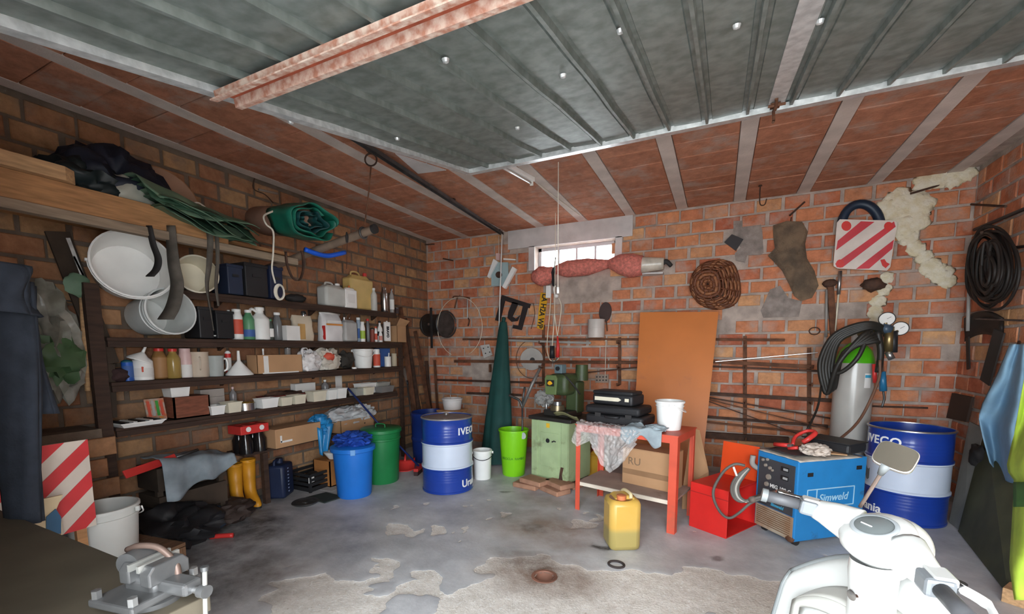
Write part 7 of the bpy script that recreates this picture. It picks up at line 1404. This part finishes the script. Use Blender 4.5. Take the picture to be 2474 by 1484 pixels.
for x, z, r_ in ((-.13, .90, .012), (-.085, .92, .012), (-.10, .84, .014), (-.055, .82, .014), (-.03, .80, .010), (-.065, .70, .024), (-.08, .60, .02)): MB().lathe([(0, 0), (r_, 0), (r_ * .9, .012), (0, .014)], 16, Matrix.Translation((x, y_, WZ + WH * z)) @ Matrix.Rotation(rad(90), 4, 'X')).build('knob', C('worn_knob', (.28, .24, .20), rough=.5), fp)
text_mb('MIG 180 C', .044, bold=.001, extrude=.0006).build('lettering', M_WHITEP, fp, loc=(.05, y_ - .001, WZ + WH * .595)); text_mb('Simweld', .036, bold=.001, extrude=.0006, shear=.2).build('lettering', C('cyan_print', (.05, .35, .55)), fp, loc=(.03, y_ - .001, WZ + WH * .36))
xs_ = WW / 2 + .001
t2 = text_mb('Simweld', .085, bold=.001, extrude=.0006, shear=.2).build('lettering', C('pale_cyan_print', (.35, .58, .72)), t, loc=(xs_, .02, WZ + WH * .52), rot=(0, 0, rad(90)))
for p, d in (((xs_, -.005, WZ + WH * .64), (.002, .46, .008)), ((xs_, -.005, WZ + WH * .41), (.002, .46, .008)), ((xs_, -.235, WZ + WH * .525), (.002, .008, .15)), ((xs_, .225, WZ + WH * .525), (.002, .008, .15)), ((xs_, -.145, WZ + WH * .525), (.002, .008, .15))): MB().box(p, d).build('print_frame', C('pale_cyan_print', (.35, .58, .72)), t)
for y, z in ((-WD * .33, .83), (WD * .38, .87)): MB().box((xs_ + .001, y, WZ + WH * z), (.006, .05, .03)).build('side_latch', M_BLACK, t)
for sx in (-1, 1):
    for sy in (-1, 1): MB().cyl((sx * (WW / 2 - .05) - .015, sy * (WD / 2 - .07), .028), (sx * (WW / 2 - .05) + .015, sy * (WD / 2 - .07), .028), .028, n=18).build('castor', M_BLACKR, t, smooth=40)
MB().blob((WW / 2 - .04, -WD / 2 + .01, WZ + .015), (.09, .05, .06), 3, .3, 2, 2, False).build('rusted_corner', M_RUST, t, smooth=60)
MB().tube(spline([(-WW / 2 - .01, -WD / 2 + .05, WZ + WH * .72), (-WW / 2 - .03, -WD / 2 - .02, WZ + WH * .80), (-WW / 2 - .03, -WD / 2 - .02, WZ + WH * .92)], 4), .022, 10).build('cable_holder', C('grey_holder', (.30, .28, .26)), t, smooth=180)
def WL(x, y, z): return Matrix.Translation(wc) @ Matrix.Rotation(RZW, 4, 'Z') @ Vector((x, y, z))
t = thing('cable_coil', 'grey welding cables coiled at the welder front corner', 'cable', (0, 0, 0)); GCb = C('grey_cable', (.11, .10, .09), rough=.6, var=.2)
dv = 3.70
MB().tube(spline([PY(1800, 1125, dv), PY(1775, 1122, dv), PY(1748, 1140, dv), PY(1725, 1180, dv), PY(1726, 1210, dv), PY(1742, 1240, dv), PY(1762, 1252, dv), PY(1785, 1240, dv), PY(1812, 1217, dv), PY(1840, 1205, dv)], 6), .011, 8).build('cable_loop', GCb, t, smooth=180)
for k in range(4):
    o = k * 5; MB().tube(spline([PY(1806 + o * .3, 1132, dv), PY(1782 + o, 1150, dv), PY(1768 + o, 1175, dv), PY(1772 + o, 1200, dv), PY(1790 + o, 1212, dv), PY(1820, 1206, dv), PY(1850, 1198, dv)], 6), .012, 8).build('cable_loop', GCb if k != 2 else C('pale_cable', (.4, .38, .34)), t, smooth=180)
MB().tube(spline([PY(1815, 1208, dv - .02), PY(1850, 1198, 3.88), PY(1885, 1190, 3.8), PY(1900, 1195, 3.76)], 5), .024, 10).build('torch_handle', C('worn_torch', (.17, .13, .11), rough=.6), t, smooth=180); MB().tube(spline([PY(1776, 1140, dv - .02), PY(1772, 1128, dv - .02), PY(1780, 1150, dv - .02)], 4), .008, 8).build('white_tie', M_WHITE, t, smooth=180)
# things on the welder
ZT = WZ + WH
t = thing('newspaper', 'worn newspaper spread over the welder top', 'newspaper', (0, 0, 0)); NP = C('old_newsprint', (.55, .50, .44), rough=.9, var=.2, scale=20)
MB().sheet(lambda u, v: WL(-WW / 2 - .01 + (WW + .03) * u, -WD / 2 - .01 + WD * .9 * v, ZT + .006 + .012 * abs(noise.noise(Vector((u * 4, v * 5, 1)))) - .02 * max(0, u - .97) * 10), 16, 16).build('paper_sheet', NP, t, smooth=180, solid=.002); MB().sheet(lambda u, v: WL(-WW / 2 + .02 + .3 * u, -WD / 2 + .04 + .42 * v, ZT + .021 + .008 * noise.noise(Vector((u * 4, v * 5, 2)))), 10, 10).build('dark_sheet', C('dark_print', (.05, .045, .05), rough=.6), t, smooth=180, solid=.002)
p = WL(-.05, -.10, ZT + .03); t = thing('pipe_clamp', 'red spring clamp lying on the welder top', 'clamp', p, rz=RZW)
MB().tube(spline([(-.02, -.02, .03), (-.06, .05, .09), (-.03, .13, .14), (.04, .14, .14), (.06, .06, .10), (.03, .03, .06)], 5), .020, 8, flat=.7).build('clamp_jaw', REDP, t, smooth=180); MB().tube([(-.14, -.08, .015), (-.01, -.05, .03)], .018, 10).build('handle', REDP, t, smooth=180); MB().tube([(.0, -.08, .01), (.07, -.06, .03)], .014, 10).build('handle', REDP, t, smooth=180); MB().cyl((-.01, -.07, .025), (.02, -.06, .03), .02, n=14).build('pivot', M_STEEL, t)
tag(MB().blob((0, 0, .035), (.18, .16, .085), 141, .5, 2.2, 4, ridged=True).build('crumpled_rag', C('dirty_white_cloth', (.56, .48, .42), rough=.9), loc=WL(.13, -.11, ZT + .030), smooth=50), 'crumpled off white rag on the welder top', 'rag')
t = thing('black_tray', 'black plastic tray at the rear of the welder top', 'tray', WL(.02, WD * .30, ZT + .026), rz=RZW + rad(10)); MB().box((0, 0, .04), (.36, .24, .08)).build('tray_body', M_BLACK, t, bev=.02); MB().box((0, 0, .083), (.37, .25, .008)).build('tray_rim', M_BLACK, t)
tag(MB().prism([(-.10, -.05), (.1, -.06), (.12, .05), (-.08, .06)], .008, Matrix.Translation(WL(.11, .06, ZT + .026))).build('cardboard_scrap', CB), 'brown cardboard scrap on the rear of the welder', 'cardboard')
# ================================================================== GAS CYLINDER
gb = Vector((1.255, 5.50, 0)); gt = PY(2066, 868, 5.55); gr = 39 * mpp(gt) ; GA = (Vector((gt.x, gt.y, gt.z)) - gb); GL = GA.length; q = GA.to_track_quat('Z', 'Y')
t = thing('gas_cylinder', 'tall grey gas cylinder with green shoulder behind the welder', 'gas cylinder', gb, rot=q.to_euler()); GY = C('cylinder_grey', (.42, .40, .37), rough=.28, var=.06, coat=.2)
MB().lathe([(0, 0), (gr * .95, 0), (gr, .02), (gr, GL * .97)], 36).build('cylinder_body', GY, t, smooth=40); MB().lathe([(gr, GL * .97), (gr * .96, GL * 1.0), (gr * .8, GL * 1.06), (gr * .5, GL * 1.10), (gr * .35, GL * 1.115), (0, GL * 1.115)], 36).build('green_shoulder', C('shoulder_green', (.08, .42, .01), rough=.35), t, smooth=40); MB().lathe([(0, GL * 1.11), (.045, GL * 1.11), (.05, GL * 1.2), (.03, GL * 1.22), (0, GL * 1.22)], 18).build('valve', C('pale_valve', (.45, .42, .4)), t, smooth=40)
cd = q.to_matrix().inverted() @ (CAMP - gb); ca_ = math.atan2(cd.y, cd.x)
def gsurf(a, z, k=1.0): return Vector((gr * k * math.cos(ca_ + a), gr * k * math.sin(ca_ + a), z))
MB().sheet(lambda u, v: gsurf(.55 + .40 * u, GL * (.80 + .10 * v), 1.01), 6, 2).build('white_label', LWH, t, smooth=180); MB().sheet(lambda u, v: gsurf(.57 + .36 * u, GL * (.87 + .02 * v), 1.015), 6, 1).build('blue_print', C('cyan_print', (.05, .35, .55)), t, smooth=180)
t = thing('gas_regulator', 'brass regulator with two white dial gauges on the gas cylinder', 'regulator', (0, 0, 0)); yg = 5.30
for gx, gy in ((2143, 771), (2175, 794)):
    g = PY(gx, gy, yg); nd = (CAMP - g).normalized(); M_ = nd.to_track_quat('Z', 'Y').to_matrix().to_4x4(); M_.translation = g
    MB().lathe([(0, -.03), (.060, -.03), (.066, -.02), (.066, .0), (.060, .004), (.058, -.002)], 28, M_).build('gauge_case', M_DSTEEL, t, smooth=40); gg = MB().lathe([(0, .0), (.058, .0)], 28, M_).build('gauge_dial', LWH, t); 
    MB().tube([M_ @ Vector((0, 0, .004)), M_ @ Vector((.03, .02, .004))], .002, 4).build('needle', M_BLACK, t)
BRS = C('worn_brass', (.30, .22, .10), rough=.35, metal=.8)
MB().tube([PY(2130, 792, yg), PY(2152, 798, yg)], .045, 14).build('regulator_body', C('blue_grey_metal', (.05, .08, .12), rough=.35), t, smooth=180); MB().tube([PY(2150, 790, yg), PY(2146, 850, yg)], [.035, .04], 14).build('valve_body', BRS, t, smooth=180); MB().tube([PY(2160, 800, yg), PY(2158, 852, yg)], [.03, .032], 12).build('valve_body', M_BLACK, t, smooth=180); MB().tube([PY(2145, 850, yg), PY(2155, 868, yg)], .028, 12).build('outlet', M_STEEL, t, smooth=180); MB().tube([PY(2140, 780, yg), PY(2142, 796, yg)], .012, 8).build('stem', BRS, t); MB().tube([PY(2170, 800, yg), PY(2155, 805, yg)], .012, 8).build('stem', BRS, t); MB().tube([PY(2130, 792, yg), q.to_matrix() @ Vector((0, 0, GL * 1.17)) + gb], .03, 10).build('inlet', BRS, t, smooth=180)
t = thing('hose_bundle', 'thick black welding hoses looped over the gas cylinder', 'hose', (0, 0, 0)); yh = 5.26; HB = C('black_hose', (.020, .018, .015), rough=.5)
for k in range(5):
    d = k * 7; MB().tube(spline([PY(2150 - d * .3, 800 + d * .4, yh + .1), PY(2110, 782 + d * .4, yh - .05), PY(2060, 788 + d * .6, yh - .06), PY(2010 + d * .5, 815 + d * .5, yh - .04), PY(1982 + d, 870 + d * .5, yh), PY(1985 + d, 920, yh), PY(2000 + d * .6, 950 - d * .5, yh), PY(2025 + d * .5, 880 - d, yh - .1), PY(2080 + d, 815 + d * .4, yh - .12), PY(2105 + d * .6, 800 + d, yh - .08)], 7), .022, 8).build('hose_loop', HB, t, smooth=180)
MB().tube(spline([PY(2100, 800, yh - .1), PY(2075, 860, yh - .14), PY(2040, 895, yh - .1), PY(2010, 905, yh - .05)], 6), .02, 8).build('hose_loop', HB, t, smooth=180); MB().tube(spline([PY(2120, 800, yh), PY(2128, 850, yh), PY(2122, 900, yh - .03)], 5), .028, 8).build('hose_loop', HB, t, smooth=180)
MB().tube(spline([PY(2126, 870, yh - .06), PY(2122, 920, yh - .1), PY(2080, 1010, 5.0), PY(2030, 1060, 4.7), PY(1985, 1085, 4.35)], 6), .012, 8).build('brown_hose', C('brown_hose', (.16, .08, .05), rough=.6), t, smooth=180); MB().tube(spline([PY(1985, 930, yh), PY(1975, 985, 5.1), PY(1950, 1040, 4.9)], 5), .010, 8).build('thin_hose', HB, t, smooth=180)
t = thing('blue_torch', 'torch with blue handle hanging beside the gas cylinder', 'torch', (0, 0, 0)); MB().tube([PY(2132, 898, yg), PY(2134, 945, yg)], [.026, .030], 12).build('blue_handle', C('torch_blue', (.02, .14, .28), rough=.35), t, smooth=180); MB().tube([PY(2128, 800, yg), PY(2132, 898, yg)], .014, 8).build('hose', C('brown_hose', (.16, .08, .05)), t, smooth=180); MB().tube(spline([PY(2134, 945, yg), PY(2136, 965, yg), PY(2130, 985, yg)], 4), .010, 8).build('tip', M_DSTEEL, t, smooth=180); MB().tube([PY(2112, 880, yg), PY(2114, 925, yg)], .018, 8).build('red_grip', REDP, t, smooth=180)

# ================================================================== SCOOTER
SC = Vector((.455, 1.60, 0)); RS = math.atan2(-.845, .534); SWm = C('scooter_white', (.50, .50, .48), rough=.3, var=.03, coat=.25); GRM = C('scooter_grey', (.16, .17, .17), rough=.45); CHR = C('chrome', (.6, .6, .6), rough=.12, metal=1)
s = thing('motor_scooter', 'white classic motor scooter parked in front of the welder', 'scooter', SC, rz=RS)
def Ls(p): return (Matrix.Translation(SC) @ Matrix.Rotation(RS, 4, 'Z')).inverted() @ p
# headset: body of revolution about an axis tilted towards the rider, plus the lamp nacelle
Mh = Matrix.Translation((0, .0, .985)) @ Matrix.Rotation(rad(24), 4, 'X')
hs = MB(); hs.lathe([(.050, -.12), (.058, -.075), (.084, -.035), (.096, -.005), (.093, .018), (.078, .032), (.050, .036)], 36, Mh); hs.build('headset_cowl', SWm, s, smooth=60)
MB().blob((0, .055, .965), (.18, .18, .155), 1, .0, 1, 4, False).build('lamp_nacelle', SWm, s, smooth=180); MB().lathe([(0, .02), (.05, .015), (.062, 0), (.066, -.01), (.06, -.025)], 32, Matrix.Translation((0, .125, .95)) @ Matrix.Rotation(rad(-90), 4, 'X')).build('headlamp_rim', SWm, s, smooth=60)
sp0 = MB().lathe([(.047, .034), (.056, .034), (.058, .038), (.054, .042), (.047, .041)], 36, Mh @ Matrix.Diagonal((1.12, .92, 1, 1))).build('speedometer_bezel', C('bezel_grey', (.30, .32, .33), rough=.35), s, smooth=60)
sd = MB().lathe([(0, .043), (.03, .042), (.049, .038)], 36, Mh @ Matrix.Diagonal((1.12, .92, 1, 1))).build('speedometer_glass', C('speedo_face', (.14, .155, .155), rough=.08, coat=.6), s, smooth=60)
MB().box((0, 0, 0), (.035, .003, .002), rot=Euler((rad(24), 0, 0))).build('needle', M_WHITEP, sd, loc=(Mh @ Vector((-.012, -.012, .044))))
# column
MB().lathe([(.062, 0), (.060, .12), (.058, .20), (.062, .27), (.058, .31)], 28, Matrix.Translation((0, .005, .60)) @ Matrix.Rotation(rad(2), 4, 'X')).build('steering_column', SWm, s, smooth=60); MB().lathe([(0, 0), (.018, 0), (.016, .008), (0, .010)], 18, Matrix.Translation((-.005, -.058, .80)) @ Matrix.Rotation(rad(90), 4, 'X')).build('ignition_lock', CHR, s, smooth=40)
for z in (.70, .745): MB().lathe([(.0625, 0), (.0638, .002), (.0625, .004)], 28, Matrix.Translation((0, .006, z))).build('seam', C('grime_line', (.3, .28, .24)), s)
# arms, grips, levers
for sd_, m in ((-1, 1), (1, 1)):
    if sd_ < 0: root, mid, end = Vector((-.075, .0, .985)), Vector((-.19, -.03, 1.0)), Ls(PZ(1845, 1196, 1.025))
    else: root, mid, end = Vector((.075, -.0, .975)), Vector((.185, -.05, .965)), Vector((.37, -.155, .955))
    ar = MB(); ar.tube(spline([root, root.lerp(mid, .55) + Vector((0, -.004, .004)), mid], 5), [.062, .060, .057, .054, .051, .048, .045, .042, .040, .038, .036], 18, flat=.75); ar.build('handlebar_arm', SWm, s, smooth=180)
    d = (end - mid); m2 = mid + d * .33
    MB().bar(mid + d * .01, m2, .062, .05).build('switch_block', C('switch_grey', (.15, .16, .17), rough=.45), s, bev=.01); MB().bar(mid + d * .0 + Vector((0, .012, .018)), m2 + Vector((0, .012, .018)), .05, .022).build('switch_cover', SWm, s, bev=.006)
    MB().tube([m2, end], [.019, .020], 16).build('grip', C('worn_grip', (.07, .07, .075), rough=.5), s, smooth=180); MB().cyl(end - d.normalized() * .012, end + d.normalized() * .006, .024, n=18).build('grip_flange', GRM, s, smooth=40)
    l0 = mid + d * .25 + Vector((0, .05, -.0)); MB().tube(spline([l0, l0.lerp(end, .5) + Vector((0, .055, .0)), end + Vector((0, .05, .01))], 5), [.012] * 6 + [.008] * 5, 10).build('brake_lever', CHR if sd_ < 0 else M_WHITEP, s, smooth=180); MB().lathe([(0, -.012), (.02, -.01), (.02, .01), (0, .012)], 14, Matrix.Translation(l0)).build('lever_pivot', M_BLACK, s)
# mirror on its stem
mb0 = Ls(PZ(2078, 1225, .99)); mc = Ls(PY(2163, 1103, 1.78)); ms = Ls(PY(2142, 1122, 1.775))
MB().tube(spline([mb0, mb0.lerp(ms, .5) + Vector((0, .004, .006)), ms], 5), .006, 10).build('mirror_stem', C('rusty_chrome', (.40, .30, .25), rough=.3, metal=.7), s, smooth=180); MB().tube([mb0.lerp(ms, .78), ms], [.009, .016], 12).build('mirror_boot', GRM, s, smooth=180)
mn = (Ls(CAMP) - mc); mn = (mn.normalized() + Vector((0, 0, .35))).normalized(); Mq = mn.to_track_quat('Z', 'Y').to_matrix().to_4x4(); up_img = Ls(SC + _u) ; Mq.translation = mc
rr_ = [(math.copysign(abs(math.cos(a)) ** .5, math.cos(a)) * .052, math.copysign(abs(math.sin(a)) ** .5, math.sin(a)) * .042) for a in [i * 2 * math.pi / 32 for i in range(32)]]
mh_ = MB().prism([(x * 1.05, y * 1.06) for x, y in rr_], .022, Mq @ Matrix.Rotation(rad(-18), 4, 'Z') @ Matrix.Translation((0, 0, -.022))).build('mirror_housing', C('mirror_frame', (.55, .52, .48), rough=.25, metal=.6), s, bev=.004); MB().prism(rr_, .001, Mq @ Matrix.Rotation(rad(-18), 4, 'Z') @ Matrix.Translation((0, 0, .0005))).build('mirror_glass', C('mirror_brown_reflection', (.50, .40, .34), rough=.12, metal=1, var=.02), mh_)  # brown of the reflected room is tinted into the glass colour
# legshield
def shield(u, v, off=0):
    x = -.355 + .71 * u; zt = .865 - .95 * max(0, abs(x) - .06) ** 1.75 * 1.6; z = .28 + (zt - .28) * v
    y = .075 - .62 * abs(x) ** 2.2 - .10 * (1 - v) + off
    if v > .9: y += .02 * (v - .9) * 10
    return (x, y, z)
MB().sheet(shield, 36, 18).build('legshield', SWm, s, smooth=180, solid=.006)
MB().tube([shield(i / 40, 1) for i in range(41)], .009, 8).build('legshield_trim', GRM, s, smooth=180)
for e in (0, 1): MB().tube([shield(e, v / 16) for v in range(17)], .009, 8).build('legshield_trim', GRM, s, smooth=180)
# glove box on the rider's side
def gpan(u, v): x = -.25 + .5 * u; zt = .735 - .10 * abs(x / .25) ** 2.5; return (x, -.035 - .15 * abs(x) ** 2 - .03 * (1 - v), .40 + (zt - .40) * v)
GPm = C('scooter_cream', (.48, .47, .43), rough=.35, var=.04); gp = MB().sheet(gpan, 24, 10).build('glove_box', GPm, s, smooth=180, solid=.01)
MB().sheet(lambda u, v: Vector(gpan(u, 1)).lerp(Vector((gpan(u, 1)[0], .055 - .5 * abs(gpan(u, 1)[0]) ** 2.2, gpan(u, 1)[2] + .03)), v), 24, 4).build('glove_box_top', GPm, s, smooth=180, solid=.006)
MB().sheet(lambda u, v: Vector(gpan(.10 + .78 * u, .10 + .76 * v)) + Vector((0, -.012, 0)), 16, 8).build('glove_box_door', SWm, gp, smooth=180, solid=.008); MB().box((-.02, -.068, .685), (.05, .006, .006)).build('door_catch', M_BLACK, gp); MB().sheet(lambda u, v: Vector(gpan(.16 + .10 * u, .3 + .45 * v)) + Vector((0, -.020, 0)), 4, 4).build('yellow_sticker', C('plate_yellow', (.7, .36, .015)), gp, smooth=180)
# the rest of the machine
MB().box((0, -.30, .27), (.42, .52, .05)).build('floorboard', GRM, s, bev=.015); MB().blob((0, -.88, .45), (.44, .66, .42), 1, 0, 1, 4, False).build('rear_body', SWm, s, smooth=180); MB().blob((0, -.98, .69), (.28, .46, .12), 1, 0, 1, 4, False).build('seat', C('black_vinyl', (.02, .02, .022), rough=.5), s, smooth=180)
for yy, nm in ((.22, 'front_wheel'), (-.98, 'rear_wheel')):
    wh = MB().lathe([(.10, -.03), (.13, -.04), (.19, -.045), (.215, -.02), (.215, .02), (.19, .045), (.13, .04), (.10, .03)], 36, Matrix.Translation((0, yy, .215)) @ Matrix.Rotation(rad(90), 4, 'Y')).build(nm, M_BLACKR, s, smooth=60); MB().lathe([(0, -.05), (.1, -.03), (.1, .03), (0, .05)], 24, Matrix.Translation((0, yy, .215)) @ Matrix.Rotation(rad(90), 4, 'Y')).build('wheel_hub', M_STEEL, wh, smooth=40)
def fender(u, v): a = rad(20 + 150 * u); b = rad(-70 + 140 * v); return (.10 * math.sin(b), .22 + .25 * math.cos(a) * (1 - .08 * (1 - math.cos(b))), .225 + .25 * math.sin(a) - .06 * (1 - math.cos(b)))
MB().sheet(fender, 24, 12).build('front_mudguard', SWm, s, smooth=180, solid=.005); MB().tube([(0, .05, .60), (.07, .12, .40), (.07, .22, .215)], .018, 10).build('front_fork', SWm, s, smooth=180)
MB().tube([(-.12, -.42, .26), (-.17, -.46, .0)], .010, 8).build('stand_leg', M_DSTEEL, s); MB().tube([(.12, -.42, .26), (.17, -.46, .0)], .010, 8).build('stand_leg', M_DSTEEL, s)

# ================================================================== WORKBENCH, VISE, BUCKET
BX0, BX1, BY0, BY1, BZ = -3.05, -1.29, .10, .685, .85
t = thing('workbench', 'heavy workbench with dark greasy top and a steel vise', 'workbench', ((BX0 + BX1) / 2, (BY0 + BY1) / 2, 0)); BT = C('greasy_bench_top', (.085, .070, .048), rough=.7, var=.2, scale=4)
W_ = BX1 - BX0; D_ = BY1 - BY0
MB().box((0, 0, BZ - .025), (W_, D_, .05)).build('bench_top', BT, t, bev=.004)
for sx in (-1, 1):
    for sy in (-1, 1): MB().box((sx * (W_ / 2 - .06), sy * (D_ / 2 - .06), (BZ - .05) / 2), (.07, .07, BZ - .05)).build('leg', M_WOOD, t)
MB().box((0, D_ / 2 - .06, .3), (W_ - .2, .04, .08)).build('stretcher', M_WOOD, t); MB().box((0, -D_ / 2 + .06, .3), (W_ - .2, .04, .08)).build('stretcher', M_WOOD, t)
vc = PZ(425, 1400, .95); t = thing('bench_vise', 'worn grey steel bench vise at the workbench end', 'vise', (-1.40, .60, BZ), rz=rad(100)); t.scale = (.72, .72, .72); VG = C('vise_grey', (.14, .14, .14), rough=.35, metal=.5, var=.2, scale=8); VB = C('polished_jaw', (.45, .44, .41), rough=.3, metal=.6)
MB().lathe([(0, 0), (.09, 0), (.09, .018), (.07, .03), (.055, .045), (0, .045)], 28).build('swivel_base', VG, t, smooth=40)
MB().box((0, .0, .08), (.11, .16, .075)).build('body', VG, t, bev=.02, smooth=60); MB().prism([(-.075, -.0), (.075, 0), (.075, .05), (.055, .075), (-.055, .075), (-.075, .05)], .05, Matrix.Translation((0, .06, .10)) @ Matrix.Rotation(rad(90), 4, 'X')).build('fixed_jaw', VG, t, bev=.006); MB().box((0, .005, .165), (.15, .012, .026)).build('jaw_plate', VB, t)
MB().prism([(-.075, -.0), (.075, 0), (.075, .05), (.055, .075), (-.055, .075), (-.075, .05)], .05, Matrix.Translation((0, -.045, .10)) @ Matrix.Rotation(rad(90), 4, 'X')).build('moving_jaw', VG, t, bev=.006); MB().box((0, -.04, .165), (.15, .012, .026)).build('jaw_plate', VB, t)
MB().box((0, -.12, .085), (.075, .18, .05)).build('slide', VG, t, bev=.012); MB().cyl((0, -.1, .075), (0, -.25, .075), .013, n=14).build('screw', M_STEEL, t, smooth=40); MB().cyl((0, -.24, .075), (0, -.27, .075), .024, n=16).build('screw_head', VG, t, smooth=40); MB().tube([(.01, -.255, .16), (-.01, -.255, -.16)], .008, 10).build('handle_bar', C('pale_bar', (.5, .5, .46), rough=.35, metal=.5), t, smooth=180)
for z in (.16, -.16): MB().lathe([(0, -.012), (.014, -.008), (.014, .008), (0, .012)], 12, Matrix.Translation((math.copysign(.01, z), -.255, z))).build('handle_knob', M_DSTEEL, t, smooth=60)
MB().cyl((-.05, .05, .16), (.04, .07, .16), .045, n=24).build('anvil_horn', VG, t, smooth=40); MB().tube(spline([(.0, .12, .19), (.0, .05, .215), (.02, -.02, .205), (.03, -.08, .15), (.025, -.10, .10)], 5), .012, 10).build('bent_bar', C('brown_bar', (.15, .10, .08), rough=.5, metal=.4), t, smooth=180)
MB().box((-.02, .0, .055), (.26, .22, .03)).build('mounting_plate', VG, t, bev=.008)
for sx in (-1, 1):
    for sy in (-1, 1): MB().lathe([(0, .05), (.016, .05), (.016, .08), (0, .082)], 6, Matrix.Translation((sx * .11 - .02, sy * .09, .02))).build('bolt', M_STEEL, t)
bq_ = PZ(268, 1352, BZ + .002); bc2 = Vector((bq_.x - .10, bq_.y - .02 + .04, BZ)); bq3 = PZ(262, 1366, .36); bc2 = bq3 + Vector((bq3.x, bq3.y, 0)).normalized() * .15; bc2.z = .361; bwid = 150 / 2 * mpp(bc2 + Vector((0, 0, .1)))
t = thing('white_bucket', 'large dusty white bucket standing on a crate behind the workbench', 'bucket', bc2, rz=rad(20)); bucket_parts(t, .158, .140, .30, C('dusty_white_plastic', (.60, .60, .57), rough=.45, var=.06), M_WHITE, handle='down', rings=(.78,), hside=rad(200))
t = thing('plastic_bag', 'clear plastic bag of bottles on the crate beside the dusty bucket', 'bag', (bc2.x - .37, bc2.y - .05, .362)); MB().blob((0, 0, .06), (.34, .3, .3), 151, .45, 1.8, 4, ridged=True).build('bag_body', C('cloudy_plastic', (.40, .42, .38), rough=.25, var=.2, trans=.3), t, smooth=50); MB().blob((-.05, -.06, .2), (.22, .16, .16), 153, .4, 2, 3, ridged=True).build('green_fold', C('green_print_bag', (.08, .22, .06)), t, smooth=50)
t = thing('wooden_crate', 'low wooden crate carrying the dusty white bucket', 'crate', (bc2.x - .12, bc2.y - .03, 0), rz=rad(8)); M_WOODC = C('dark_brown_wood', (.12, .06, .03), rough=.8, var=.3, stretch=(8, 1, 8))
for k in range(3):
    for sy in (-1, 1): MB().box((0, sy * .27, .07 + k * .11), (.74, .018, .085)).build('crate_slat', M_WOODC, t)
    for sx in (-1, 1): MB().box((sx * .36, 0, .07 + k * .11), (.018, .52, .085)).build('crate_slat', M_WOODC, t)
for k in range(5): MB().box((-.30 + k * .15, 0, .348), (.14, .56, .02)).build('crate_board', M_WOODC, t)
